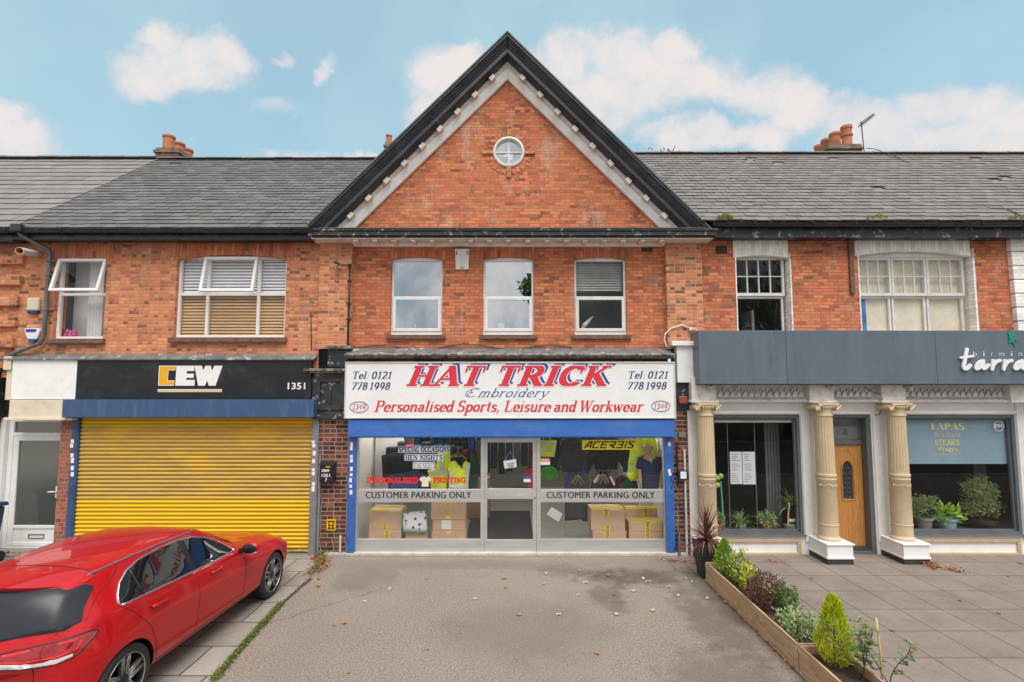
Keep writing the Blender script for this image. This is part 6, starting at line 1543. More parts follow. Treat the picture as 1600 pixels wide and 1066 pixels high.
for s in (1, -1):
    P2 = [(s*x, z) for x, z in tl]; t_ = panel('tail_light', 'rear', P2, 'lamp_dark', car, .010, .03)
    panel('reversing_strip', 'rear', [(s*x, z) for x, z in [(.29, .797), (.50, .776), (.70, .770), (.77, .793), (.768, .814), (.70, .803), (.50, .811), (.29, .832)]], 'lamp_clear', t_, .014, .03)
    for gp in ([(.29, .838), (.50, .817), (.70, .812), (.782, .834), (.79, .893), (.78, .903), (.775, .850), (.70, .824), (.50, .830), (.29, .850)], [(.36, .875), (.52, .893), (.70, .905), (.77, .908), (.77, .918), (.70, .918), (.50, .908), (.36, .888)]):
        panel('light_guide', 'rear', [(s*x, z) for x, z in gp], 'lamp_red', t_, .014, .03)
    hl = panel('headlight', 'front', [(s*x, z) for x, z in [(.34, .60), (.60, .585), (.78, .62), (.80, .68), (.62, .69), (.42, .66)]], 'lamp_clear', car, .006, .04)
mb = MB(); line(mb, 'rear', tl, .006, .008, closed=True); mb.build('lamp_edge', MATS['car_black'], car, smooth=True, local=True)
mb = MB(); b0 = proj('rear', .02, 1.0, .02); b1 = proj('rear', .26, .998, .02); mb.tube([b0, b1], [.012, .007], 8); mb.build('rear_wiper', MATS['car_black'], car, local=True)
for (y, z) in ((.40, .872), (1.36, .866)):
    mb = MB(); cp = proj('side', y, z, -.006); mb.lathe([(.001, -.012), (.028, -.006), (.034, .003), (.030, .004), (.001, .0035)], 16, Matrix.Translation(cp) @ Matrix.Rotation(R(90), 4, 'Y') @ Matrix.Diagonal((1, 2.6, 1, 1)))
    hb = [proj('side', y+d_, z+.006, o_) for d_, o_ in ((-.11, .004), (-.09, .026), (0, .034), (.09, .028), (.11, .004))]; mb.tube(hb, [.012, .016, .016, .016, .012], 8)
    mb.build('door_handle', MATS['car_paint'], car, smooth=True, local=True)
for s in (1, -1):
    mb = MB(); mb.ball((s*1.0, 1.90, .985), .115, .075, .078, 16, 10); mr = mb.build('door_mirror', MATS['car_paint'], car, smooth=True, local=True)
    mb = MB(); mb.tube([(s*.83, 1.90, .93), (s*.92, 1.91, .945), (s*.97, 1.90, .95)], [.035, .028, .03], 8); mb.lathe([(.001, .0), (.062, .0), (.066, -.01)], 20, Matrix.Translation((s*1.0, 1.822, .985)) @ Matrix.Rotation(R(90), 4, 'X') @ Matrix.Diagonal((1.5, 1, 1, 1))); mb.build('mirror_base', MATS['car_black'], mr, smooth=True, local=True)
    mb = MB(); mb.tube([(s*.91, 1.86, .922), (s*1.0, 1.84, .915), (s*1.09, 1.865, .93)], .012, 6); mb.build('mirror_strip', MATS['chrome'], mr, smooth=True, local=True)
for y in (0, 2.729):
    for s in (1, -1):
        T = Matrix.Translation((s*.885, y, .325)) @ Matrix.Rotation(R(90)*s, 4, 'Y')
        mb = MB(); mb.lathe([(.225, -.20), (.295, -.20), (.318, -.185), (.324, -.16), (.324, -.05), (.318, -.022), (.298, -.006), (.262, .0), (.240, -.004), (.232, -.016), (.225, -.04)], 48, T, caps=False)
        wh = mb.build('wheel', MATS['tyre'], car, smooth=True, local=True, ang=R(45))
        mb = MB(); mb.lathe([(.234, -.012), (.226, -.03), (.218, -.09), (.19, -.13), (.001, -.13)], 48, T, caps=False); mb.lathe([(.001, -.012), (.03, -.012), (.05, -.02), (.058, -.06)], 24, T); rim = mb.build('rim', MATS['car_black'], wh, smooth=True, local=True, ang=R(40))
        mb = MB(); ed = MB()
        for q in range(5):
            for u in (-1, 1):
                an = 2*math.pi*q/5+.62; a0, a1 = an+u*.20, an+u*.165
                p0 = Vector((.045*math.cos(an+u*.5), .045*math.sin(an+u*.5), -.028)); p1 = Vector((.228*math.cos(a1), .228*math.sin(a1), -.018)); d_ = (p1-p0).normalized(); sd_ = Vector((-d_.y, d_.x, 0)); up = Vector((0, 0, 1))
                vs = [p0+sd_*.017, p0-sd_*.017, p1-sd_*.014, p1+sd_*.014]; vs = [T @ v for v in vs]+[T @ (v-up*.03) for v in vs]
                mb.add(vs, [(0, 1, 2, 3), (7, 6, 5, 4), (0, 4, 5, 1), (1, 5, 6, 2), (2, 6, 7, 3), (3, 7, 4, 0)])
                for w_ in (1, -1): ed.tube([T @ (p0+sd_*.016*w_+up*.002), T @ (p1+sd_*.013*w_+up*.002)], .0055, 5)
        ed.lathe([(.236, -.012), (.239, -.003), (.233, -.002), (.231, -.012)], 48, T, caps=False)
        mb.build('spoke', MATS['rim_spoke'], rim, local=True); ed.build('rim_edge', MATS['rim_edge'], rim, smooth=True, local=True)
        mb = MB(); mb.lathe([(.15, -.10), (.15, -.085), (.001, -.085)], 30, T); mb.build('brake_disc', MATS['car_black'], wh, local=True)
mb = MB(); line(mb, 'rear', [(-.55, .42), (.55, .42)], .05, -.02); mb.build('lower_grille', MATS['car_black'], car, smooth=True, local=True)
# an underfloor tray closes the wells
# ================================================================ planting by the pavement
def leaf(mb, p, d, up, l, w_, fold=.25):
    d = d.normalized(); s = d.cross(up); s = s.normalized() if s.length > 1e-5 else d.orthogonal().normalized(); n = s.cross(d)
    mb.add([p, p+d*l*.5+s*w_*.5+n*w_*fold, p+d*l, p+d*l*.5-s*w_*.5+n*w_*fold], [(0, 1, 2), (0, 2, 3)])
def rv(r): return Vector((r.gauss(0, 1), r.gauss(0, 1), r.gauss(0, 1))).normalized()
def blob_leaves(mb, c, rx, ry, rz, n, l, w_, rnd, upb=.4, shell=.55, lump=.35):
    c = Vector(c); sd = rnd.uniform(0, 99); k = 0
    while k < n:
        u = rv(rnd); q = 1+lump*noise.noise(u*2.2+Vector((sd, 0, 0)))*1.6
        r = (shell+(1-shell)*rnd.random()**.6)*q
        p = c+Vector((u.x*rx*r, u.y*ry*r, u.z*rz*r)); k += 1
        d = (u+rv(rnd)*.9+Vector((0, 0, upb))); leaf(mb, p, d, rv(rnd), l*rnd.uniform(.6, 1.25), w_*rnd.uniform(.7, 1.2))
def conifer(name, label, x, y, z, h, r, n, mat, seed, group=None):
    rnd = random.Random(seed); t = thing(name, label, 'shrub', (x, y, z), group); mb = MB()
    for i in range(n):
        q = rnd.random()**.8; zz = h*q; a = rnd.uniform(0, 2*math.pi)
        rad = r*(math.sin(min(1, (q+.12)*2.2)*math.pi/2)*(1-q)**.62+.03)*(1+.28*noise.noise(Vector((math.cos(a)*2, math.sin(a)*2, zz*9+seed))))*rnd.uniform(.55, 1.08)
        p = Vector((x+rad*math.cos(a), y+rad*math.sin(a), z+zz*.97)); d = Vector((math.cos(a)*.5, math.sin(a)*.5, 1.3))+rv(rnd)*.45
        leaf(mb, p, d, rv(rnd), rnd.uniform(.028, .06), rnd.uniform(.008, .016))
    mb.build('foliage', MATS[mat], t); mb = MB(); mb.tube([(x, y, z-.03), (x, y, z+h*.6)], [.02, .006], 6); mb.build('stem', MATS['bark'], t); return t
def bush(name, label, x, y, z, rx, ry, rz, n, l, w_, mat, seed, shell=.45, lump=.35, stems=6, group=None, cat='shrub'):
    rnd = random.Random(seed); t = thing(name, label, cat, (x, y, z), group); mb = MB()
    blob_leaves(mb, (x, y, z+rz*.95), rx, ry, rz, n, l, w_, rnd, shell=shell, lump=lump); mb.build('foliage', MATS[mat], t)
    mb = MB()
    for i in range(stems): u = rv(rnd); mb.tube([(x, y, z-.02), (x+u.x*rx*.4, y+u.y*ry*.4, z+rz*.8), (x+u.x*rx*.8, y+u.y*ry*.8, z+rz*(1+.5*u.z))], [.009, .006, .003], 5)
    mb.build('stem', MATS['bark'], t); return t
HP = .31; PW = .43; X0p = PLX
y_a, y_j, y_e = G(1103, 910)[1], G(1256, 1055)[1], -6.6
def planter(label, ya, yb, h):
    t = thing('planter', label, 'planter', (X0p+PW/2, (ya+yb)/2, 0), 'timber planter boxes')
    for i, (xa, xb_) in enumerate(((X0p, X0p+.024), (X0p+PW-.024, X0p+PW))):
        for j in range(2):
            mb = MB(); mb.box(xa, xb_, yb, ya, .012+j*(h/2)+.001, .012+(j+1)*h/2-.002); mb.build('board', MATS['planter_wood'], t, bevel=.003)
    for y in (ya-.026, yb+.002):
        mb = MB(); mb.box(X0p+.025, X0p+PW-.025, y, y+.024, .012, h+.008); mb.build('end_board', MATS['planter_wood'], t, bevel=.003)
    mb = MB(); n = 26; rnd = random.Random(6); k = 7
    vs = [(X0p+.024+(PW-.048)*i/(k-1), yb+.03+(ya-yb-.06)*j/n, h-.075+.02*noise.noise(Vector((i*.9, j*.7, 2)))+rnd.uniform(-.008, .008)) for j in range(n+1) for i in range(k)]
    mb.add(vs, [(j*k+i, j*k+i+1, (j+1)*k+i+1, (j+1)*k+i) for j in range(n) for i in range(k-1)]); mb.build('soil', MATS['soil'], t)
    mb = MB()
    for y in (ya-.02, yb+.02): mb.box(X0p-.004, X0p-.0005, y-.02, y+.02, .02, .06); mb.box(X0p-.004, X0p-.0005, y-.02, y+.02, h-.06, h-.02)
    mb.build('bracket', MATS['aluminium'], t)
planter('long timber planter box beside the tarmac, nearest the shop fronts', y_a, y_j+.012, HP); planter('timber planter box with rose stems, at the foot of the photo', y_j-.012, y_e, HP)
xm = X0p+PW/2; zs = HP-.07
def at(px, py, z=zs): return G(px, py, z)
x, y = at(1140, 907); conifer('conifer_shrub', 'small golden conifer by the dark pot, at the far end of the planter', xm-.03, -1.60, zs, .52, .17, 2600, 'leaf_goldgreen', 31, 'golden conifers')
bush('variegated_shrub', 'upright shrub with cream edged green leaves beside the far conifer', xm+.05, -1.98, zs,   .14, .18, .24, 560, .05, .030, 'leaf_varieg', 32, lump=.5)
bush('variegated_shrub', 'low shrub with bright yellow leaves before the cream edged one', xm+.04, -2.22, zs, .13, .13, .16, 360, .05, .03, 'leaf_yellowvar', 33, lump=.6)
bush('dark_shrub', 'rounded dark purple brown shrub in the middle of the planter', xm+.02, -2.75, zs, .23, .28, .22, 1900, .03, .020, 'leaf_brown', 34, lump=.3)
bush('green_shrub', 'rounded mid green shrub behind the dark purple one', xm+.17, -2.98, zs+.02, .14, .16, .17, 900, .032, .020, 'leaf_green', 35, lump=.3)
bush('low_shrub', 'low pale green shrub spilling near the planter joint', xm+.03, -3.45, zs-.03, .19, .26, .12, 640, .05, .026, 'leaf_palegreen', 36, lump=.5)
conifer('conifer_shrub', 'larger golden yellow conifer in the nearer planter', xm+.03, -4.15, zs, .70, .205, 3800, 'leaf_gold', 37, 'golden conifers')
def rose(label, x, y, z, h, seed, n=3):
    rnd = random.Random(seed); t = thing('rose_bush', label, 'plant', (x, y, z)); st_ = MB(); lf = MB()
    for i in range(n):
        pts = [Vector((x, y, z-.02))]; d = Vector((rnd.uniform(-.5, .5), rnd.uniform(-.3, .3), 1))
        for k in range(6): pts.append(pts[-1]+d.normalized()*h/6*rnd.uniform(.8, 1.2)); d += Vector((rnd.uniform(-.3, .3), rnd.uniform(-.3, .3), 0))
        st_.tube(pts, [.006-.0006*k for k in range(7)], 5)
        for p in pts[2:]:
            for q in range(5):
                o = rv(rnd)*.05; o.z = abs(o.z)*.4; st_.tube([p, p+o], .002, 4)
                for s in (-.6, 0, .6): leaf(lf, p+o, (Matrix.Rotation(s, 3, 'Z') @ Vector((o.x, o.y, .01))).normalized(), Vector((0, 0, 1)), rnd.uniform(.035, .06), rnd.uniform(.025, .04), .1)
    st_.build('stem', MATS['bark'], t); lf.build('foliage', MATS['leaf_rose'], t)
rose('thin rose bush with dead brown and green leaves beside the cane', xm+.13, -4.42, zs, .55, 41, 4); rose('spindly green rose stem right of the cane', xm+.33, -4.50, zs, .5, 43, 2)
mb = MB(); cx_, cy_ = xm+.26, -4.50; mb.tube([(cx_, cy_, zs-.05), (cx_-.005, cy_, zs+.3), (cx_-.02, cy_+.01, zs+.62)], .009, 8); tag(mb.build('bamboo_cane', MATS['cane'], smooth=True), 'upright bamboo cane stuck in the nearer planter', 'cane')
# potted cordyline
ptx, pty = XP(1106, 870, -1.05), -1.02
t = thing('potted_plant', 'spiky dark red cordyline in a tall black square pot', 'plant', (ptx, pty, 0))
def sqpot(t, x, y, h, a0, a1, mat):
    mb = MB(); b = .022
    def sq(a, z): return [(x-a, y-a, z), (x+a, y-a, z), (x+a, y+a, z), (x-a, y+a, z)]
    mb.add(sq(a0, .0)+sq(a1, h)+sq(a1-b, h)+sq(a1-b, h-.06), [(3, 2, 1, 0)]+[(k*4+i, k*4+(i+1) % 4, (k+1)*4+(i+1) % 4, (k+1)*4+i) for k in range(3) for i in range(4)]+[(12, 13, 14, 15)])
    for s in range(12): z = h*.1+h*.8*s/12; mb.box(x-a0-.004-(a1-a0)*z/h, x+a0+.004+(a1-a0)*z/h, y-a0-.004-(a1-a0)*z/h, y+a0+.004+(a1-a0)*z/h, z, z+.012)
    return mb.build('pot', MATS[mat], t, bevel=.004)
po = sqpot(t, ptx, pty, .56, .125, .185, 'pot_dark')
rnd = random.Random(51); mb = MB()
def blade(mb, base, a, el, l, w_, droop, seg=6):
    base = Vector(base); h = Vector((math.cos(a), math.sin(a), 0)); s = Vector((-math.sin(a), math.cos(a), 0)); p = base; e = el; vs = []
    for i in range(seg+1):
        t_ = i/seg; ww = w_*(.6+.4*math.sin(math.pi*min(1, t_*1.6+.1)))*(1-t_**2.5)+.001
        nrm = (h*-math.sin(e)+Vector((0, 0, math.cos(e)))); vs += [p-s*ww/2+nrm*ww*.15, p, p+s*ww/2+nrm*ww*.15]
        p = p+(h*math.cos(e)+Vector((0, 0, math.sin(e))))*l/seg; e -= droop/seg*(.4+1.2*t_)
    mb.add(vs, [(i*3+j, i*3+j+1, (i+1)*3+j+1, (i+1)*3+j) for i in range(seg) for j in (0, 1)])
for i in range(95):
    q = rnd.random(); blade(mb, (ptx+rnd.uniform(-.02, .02), pty+rnd.uniform(-.02, .02), .55+.14*(1-q)), rnd.uniform(0, 6.28), R(88-q*85+rnd.uniform(-8, 8)), rnd.uniform(.42, .68), rnd.uniform(.020, .034), R(20+60*q))
for i in range(22): blade(mb, (ptx, pty, .56), rnd.uniform(3.4, 6.0), R(15), rnd.uniform(.35, .5), .026, R(160))
mb.build('foliage', MATS['leaf_cordy'], t); mb = MB(); mb.tube([(ptx, pty, .45), (ptx, pty, .70)], .03, 8); mb.build('stem', MATS['bark'], t)

# plants and things on the restaurant sills
def pot(t, x, y, z, r, h, mat, flare=.78, rim=True):
    pr = [(r*flare, 0), (r*.95, h*.8), (r*1.08, h*.82), (r*1.08, h), (r*.95, h), (r*.93, h*.85), (.001, h*.85)] if rim else [(r*flare*.8, 0), (r*.95, h*.4), (r*1.05, h*.8), (r*1.1, h), (r*1.0, h), (r*.9, h*.8), (.001, h*.8)]
    mb = MB(); mb.lathe(pr, 24, Matrix.Translation((x, y, z))); return mb.build('pot', MATS[mat], t, smooth=True, ang=R(40))
zsl = zB+.025; YI = .25
def sill_plant(label, px, r, h, mat, kind, lm, seed, cat='plant', y=YI, flare=.78, **k):
    x = XP(px, 815, y); t = thing('potted_plant', label, cat, (x, y, zsl), 'plants in the restaurant windows'); pot(t, x, y, zsl, r, h, mat, flare, k.get('rim', True)); mb = MB(); rnd = random.Random(seed); zt_ = zsl+h*.85
    if kind == 'spider':
        for i in range(46): q = rnd.random(); blade(mb, (x, y, zt_), rnd.uniform(0, 6.28), R(85-60*q), rnd.uniform(.25, .46), .020, R(60+70*q))
    elif kind == 'bush':
        blob_leaves(mb, (x, y, zt_+k['rz']*.9), k['rx'], k['rx']*.8, k['rz'], k['n'], k['l'], k['w'], rnd, shell=.3, lump=.5)
    elif kind == 'palm':
        st_ = MB(); st_.tube([(x, y, zt_-.03), (x+.02, y, zt_+.28), (x+.03, y, zt_+.42)], [.02, .014, .01], 7); st_.build('stem', MATS['cane'], t)
        for i in range(30): q = rnd.random(); blade(mb, (x+.03, y, zt_+.30+.18*rnd.random()), rnd.uniform(0, 6.28), R(75-70*q), rnd.uniform(.22, .40), .032, R(70+60*q))
    elif kind == 'tree':
        st_ = MB()
        for i in range(5): u = rv(rnd); st_.tube([(x+u.x*.03, y, zt_-.03), (x+u.x*.10, y+u.y*.04, zt_+k['rz']*.5), (x+u.x*k['rx']*.5, y+u.y*.08, zt_+k['rz']*1.3)], [.02, .012, .004], 6)
        st_.build('stem', MATS['bark'], t)
        for (ox, oz, rr, n) in k['cl']: blob_leaves(mb, (x+ox, y, zt_+oz), rr, rr*.7, rr*.8, n, k['l'], k['w'], rnd, shell=.25, lump=.6)
    mb.build('foliage', MATS[lm], t); return t
sill_plant('trailing spider plant in a dark pot, inside the left restaurant window', 1157, .10, .13, 'pot_grey', 'spider', 'leaf_indoor', 61)
sill_plant('small bushy plant in a terracotta pot, inside the left restaurant window', 1197, .085, .13, 'pot_terracotta', 'bush', 'leaf_palegreen', 62, rx=.17, rz=.12, n=420, l=.07, w=.024)
sill_plant('palm in a pale pot by the right jamb of the left restaurant window', 1231, .075, .12, 'pot_grey', 'palm', 'leaf_indoor', 63)
sill_plant('half hidden leafy plant behind the cordyline in the left restaurant window', 1122, .085, .12, 'pot_terracotta', 'bush', 'leaf_bonsai', 64, rx=.11, rz=.12, n=200, l=.07, w=.03)
sill_plant('leafy little tree in a grey pot, left in the right restaurant window', 1443, .145, .24, 'pot_grey', 'tree', 'leaf_bonsai', 65, y=.34, rx=.2, rz=.25, l=.05, w=.03, cl=[(-.08, .26, .17, 500), (.10, .30, .15, 450), (-.16, .12, .12, 200)])
sill_plant('lime green broad leaved plant in a blue pot on the restaurant sill', 1480, .155, .23, 'pot_blue', 'bush', 'leaf_lime', 66, y=.31, rx=.22, rz=.13, n=90, l=.15, w=.08)
sill_plant('big bushy bonsai in a brown bowl, in the right restaurant window', 1533, .24, .20, 'pot_brown', 'tree', 'leaf_bonsai', 67, y=.42, rx=.30, rz=.5, l=.045, w=.026, flare=.65, rim=False, cl=[(-.12, .62, .20, 800), (.14, .56, .20, 800), (.0, .38, .24, 900), (.18, .25, .22, 800), (-.16, .22, .18, 500), (.05, .72, .14, 350)])
def papers(name, label, rects, Y, cat):
    t = thing(name, label, cat, (XP((rects[0][0]+rects[0][2])/2, 740, Y), Y, ZP(rects[0][3], Y)))
    for r in rects: a, b, c, d = RC(*r, Y); mb = MB(); mb.box(a, b, Y, Y+.004, c, d); mb.build('sheet', MATS['menu_white'], t)
    return t
t = papers('menu_sheets', 'two white menu sheets hung on wires in the left restaurant window', [(1141, 706, 1159.5, 756.5), (1160.5, 706, 1180, 757)], .28, 'menu')
mb = MB(); rnd = random.Random(9)
for x0 in (1143, 1163):
    for i in range(15):
        y_ = 710+i*3; q = RC(x0, y_, x0+rnd.uniform(6, 14), y_+.7, .277)
        if i not in (4, 9): mb.quad((q[0], .277, q[2]), (q[1], .277, q[2]), (q[1], .277, q[3]), (q[0], .277, q[3]))
mb.build('printed_lines', MATS['pot_grey'], t)
mb = MB()
for px in (1138.5, 1181): X = XP(px, 740, .28); mb.tube([(X, .282, zB+.03), (X, .282, zT-.1)], .004, 5)
mb.build('wire', MATS['aluminium'], t)
t = thing('garden_ornament', 'green stick ornament with lime balls at the left edge of the restaurant window', 'ornament', (XP(1127, 790, .3), .3, zsl))
mb = MB(); mb.tube([(XP(1131, 820, .3), .3, zsl), (XP(1126, 750, .3), .3, ZP(752, .3))], [.022, .016], 8); mb.build('stick', MATS['green_tool'], t); mb = MB()
for px, py in ((1121, 747), (1126, 744), (1121, 758)): X, Z = Q(px, py, .3); mb.ball((X, .3, Z), .055, .05, .055, 12, 8)
mb.build('ball', MATS['lime_light'], t, smooth=True)
for nm, lb_, r, mt in (('card_sign', 'small bright green card on the restaurant sill', (1230.5, 820, 1246.5, 827.5), 'lime_bright'), ('card_sign', 'small white card on the sill above the green card', (1233, 811, 1243.5, 815.5), 'label_white')):
    if mt not in MATS: pm(mt, (.10, .62, .04), .5, .04)
    a, b, c, d = RC(*r, .26); mb = MB(); mb.box(a, b, .26, .27, c, d); q_ = thing(nm, lb_, 'card', ((a+b)/2, .26, c)); mb.build('card', MATS[mt], q_)
    mb = MB(); mb.box((a+b)/2-.01, (a+b)/2+.01, .271, .285, zsl, d-.01); mb.build('stand', MATS['grey_plastic'], q_)

# ================================================================ stock behind the shop window
def pillow(name, outline, Y, th, mat, parent, seed=0, fold=.02, step=.045, back=True):
    pts = [Vector(p) for p in outline]; m = len(pts); xs = [p.x for p in pts]; zs_ = [p.y for p in pts]; x = min(xs)+step/2
    rnd = random.Random(seed)
    while x < max(xs):
        z = min(zs_)+step/2
        while z < max(zs_):
            q = (x+rnd.uniform(-.01, .01), z+rnd.uniform(-.01, .01))
            if inside(outline, *q): pts.append(Vector(q))
            z += step
        x += step
    r = geometry.delaunay_2d_cdt(pts, [], [list(range(m))], 1, 1e-6)
    def dist(p):
        d = 9
        for i in range(m):
            a, b = Vector(outline[i]), Vector(outline[(i+1) % m]); ab = b-a; t = max(0, min(1, (p-a).dot(ab)/max(ab.dot(ab), 1e-9))); d = min(d, (p-a-ab*t).length)
        return d
    mb = MB(); v = []
    for p in r[0]:
        d = dist(Vector(p)); k = math.sqrt(min(1, d/.08)); f = fold*(noise.noise(Vector((p[0]*9, p[1]*3.0, seed)))+.6*noise.noise(Vector((p[0]*20, p[1]*8, seed+5))))
        v.append((p[0], Y-th*k*.7-f*min(1, d/.03+.2), p[1]))
    n = len(v); mb.add(v, r[2])
    if back: mb.add([(p[0], Y+.02, p[1]) for p in r[0]], [f[::-1] for f in r[2]])
    return mb.build(name, MATS[mat], parent, smooth=True)
def pq(pts, Y): return [Q(x, y, Y) for x, y in pts]
def garment(name, label, pts, Y, mat, th=.06, cat='clothing', group=None, stripes=(), smat='reflective', seed=1, hanger=None, fold=.02):
    o = pq(pts, Y); cx = sum(p[0] for p in o)/len(o); t = thing(name, label, cat, (cx, Y, min(p[1] for p in o)), group)
    b = pillow('cloth', o, Y, th, mat, t, seed, fold)
    for s in stripes: pillow('stripe', pq(s, Y-.012), Y-.012-th*.55, .03, smat, t, seed, fold, back=False)
    if hanger:
        X, Z = Q(*hanger, Y); mb = MB(); mb.tube([(X-.17, Y, Z-.14), (X, Y, Z-.02), (X+.17, Y, Z-.14)], .014, 6); mb.tube([(X, Y, Z-.03), (X, Y, Z+.05), (X+.03, Y, Z+.09), (X+.05, Y, Z+.06)], .006, 6); mb.build('hanger', MATS['hanger_wood'], t, smooth=True)
    return t
gH = 'garments hung behind the shop glass'
garment('hi_vis_trousers', 'yellow high visibility trousers hung left of the waistcoat', [(684,707),(703,704),(704,720),(700,740),(697,765),(674,765),(670,745),(668,735),(681,732)], .62, 'hi_vis', .05, group=gH, stripes=[[(670,737),(698,734),(698,740),(671,743)],[(690,707),(695,706),(692,735),(687,735)]], seed=2)
garment('hi_vis_waistcoat', 'yellow high visibility waistcoat with silver bands on a brown hanger', [(704,722),(711,720),(717,727),(722,733),(724,724),(728,720),(735,725),(733,740),(731,766),(701,766),(702,745),(700,735)], .48, 'hi_vis', .05, group=gH, stripes=[[(702,757),(732,757),(732,763),(702,763)],[(704,735),(708,735),(707,757),(703,757)],[(729,726),(734,726),(731,757),(726,757)]], seed=3, hanger=(716, 706))
for i, (lab_, pts, Y, mt) in enumerate([('maroon jacket on the rail behind the waistcoat', [(722,703),(735,701),(744,706),(748,725),(745,766),(728,766),(724,720)], .85, 'cloth_maroon'), ('bottle green jacket hung beside the left window mullion', [(736,706),(744,708),(747,735),(746,766),(730,766),(733,735)], .75, 'cloth_bottle'),
    ('black jacket piled behind the blue window lettering', [(596,712),(625,706),(668,710),(678,735),(676,766),(612,766),(598,745)], .95, 'cloth_black'), ('navy jacket folded low behind the red lettering', [(608,742),(650,735),(672,745),(676,766),(606,766)], .72, 'cloth_navy'), ('royal blue jacket at the foot of the black pile', [(612,756),(632,750),(652,756),(655,767),(610,767)], .62, 'cloth_royal'),
    ('charcoal hooded top hung right of the shop door', [(877,690),(888,684),(905,684),(914,690),(921,735),(915,738),(908,722),(908,737),(880,737),(878,722),(873,735),(870,730)], .70, 'cloth_charcoal'), ('black hooded top with white cords under the yellow panel', [(921,690),(934,684),(962,684),(974,690),(986,732),(978,737),(966,720),(964,733),(930,733),(929,718),(921,737),(916,728)], .68, 'cloth_black'), ('dark polo top with a small badge beside the bright coat', [(972,700),(990,700),(992,736),(974,738)], .64, 'cloth_black'),
    ('blue and charcoal jacket on the low rail', [(882,748),(888,738),(905,736),(918,742),(922,768),(880,768)], .80, 'cloth_royal'), ('charcoal jacket in front of the blue one on the low rail', [(886,760),(892,740),(908,739),(920,750),(922,768),(886,768)], .66, 'cloth_charcoal'), ('black jacket with red and white shoulders on the low rail', [(925,752),(934,740),(948,738),(956,746),(961,768),(922,768)], .66, 'cloth_black'), ('maroon jacket at the end of the low rail', [(962,748),(972,742),(984,748),(986,768),(960,768)], .72, 'cloth_maroon'), ('bottle green fleece below the yellow coat', [(968,757),(980,750),(995,752),(998,768),(966,768)], .62, 'cloth_bottle'),
    ('charcoal trousers hung under the low rail', [(880,780),(922,780),(922,812),(914,816),(908,812),(880,814)], .85, 'cloth_charcoal')]):
    strp = [[(926,752),(934,741),(937,741),(930,755)], [(955,744),(961,757),(958,758),(951,744)]] if 'red and white' in lab_ else ()
    garment('hung_garment', lab_, pts, Y, mt, .07, group=gH, seed=10+i, fold=.03, stripes=strp, smat='cloth_white')
for px, py in ((903, 746), (942, 744)):
    X, Z = Q(px, py, .56); mb = MB(); mb.tube([(X-.12, .56, Z-.13), (X-.03, .54, Z+.02), (X+.03, .54, Z+.02), (X+.12, .56, Z-.13)], .022, 6); mb.tube([(X-.06, .55, Z-.16), (X, .53, Z-.02), (X+.06, .55, Z-.16)], .022, 6); mb.tube([(X, .55, Z), (X, .56, Z+.07), (X+.03, .56, Z+.1)], .006, 5)
    tag(mb.build('wooden_hanger', MATS['hanger_wood'], smooth=True), 'bunch of brown wooden hangers over the '+('blue and charcoal' if px < 920 else 'red shouldered')+' jacket', 'hanger', 'wooden hangers')
garment('hi_vis_shirt', 'small yellow high visibility top hung high beside the right door post', [(842,688),(870,688),(868,702),(866,714),(846,714),(844,702)], .72, 'hi_vis', .05, group=gH, stripes=[[(844,692),(868,692),(868,696),(844,696)],[(845,702),(867,702),(867,706),(845,706)]], seed=31)
garment('t_shirt', 'bright green t-shirt hung behind the right window', [(845,732),(852,729),(864,729),(870,733),(873,745),(868,748),(866,742),(864,752),(848,751),(846,743)], .85, 'cloth_green', .05, group=gH, seed=32)
garment('t_shirt', 'coral red t-shirt seen through the door glass', [(817,742),(823,735),(829,732),(842,733),(848,742),(843,748),(841,745),(841,766),(823,766),(823,748)], .62, 'cloth_red', .05, group=gH, seed=33)
garment('hi_vis_coat', 'long yellow high visibility coat with silver bands behind the mannequin', [(985,697),(990,688),(1003,684),(1022,684),(1026,690),(1029,720),(1024,745),(1000,747),(986,752),(980,745),(982,720)], .58, 'hi_vis', .07, group=gH, stripes=[[(991,712),(1004,710),(1004,715),(991,717)],[(990,725),(1003,723),(1003,728),(990,730)],[(982,722),(988,722),(988,727),(982,726)],[(981,732),(988,733),(988,737),(981,736)],[(1022,706),(1027,706),(1027,710),(1022,710)]], seed=34)
# mannequin
X, Zt = Q(1011, 692, .42); t = thing('mannequin', 'shop mannequin in a navy v-neck top behind the right window', 'mannequin', (X, .42, .05))
def skin(name, verts, edges, radii, mat, parent, sub=2):
    o0 = ORG[parent.name]; me = bpy.data.meshes.new(name); me.from_pydata([Vector(v)-o0 for v in verts], edges, []); me.materials.append(MATS[mat]); o = bpy.data.objects.new(name, me); C.objects.link(o); o.parent = parent; ORG[o.name] = o0
    m = o.modifiers.new('skin', 'SKIN'); m.use_smooth_shade = True; s = o.modifiers.new('sub', 'SUBSURF'); s.levels = sub; s.render_levels = sub
    for i, r in enumerate(radii): me.skin_vertices[0].data[i].radius = r if isinstance(r, tuple) else (r, r)
    me.skin_vertices[0].data[0].use_root = True
    return o
sx = XP(1016, 730, .42); zh = ZP(694, .42); zsh = ZP(715, .42)
V_ = [(sx, .42, zsh-.75), (sx, .42, zsh-.35), (sx, .42, zsh-.06), (sx-.03, .41, zsh+.06), (sx-.05, .40, zsh+.12), (sx-.06, .38, zsh+.20), (sx-.055, .39, zsh+.27), (sx-.17, .42, zsh-.04), (sx-.22, .41, zsh-.28), (sx-.21, .36, zsh-.52), (sx+.18, .42, zsh-.05), (sx+.23, .41, zsh-.30), (sx+.17, .34, zsh-.54), (sx+.14, .31, zsh-.63)]
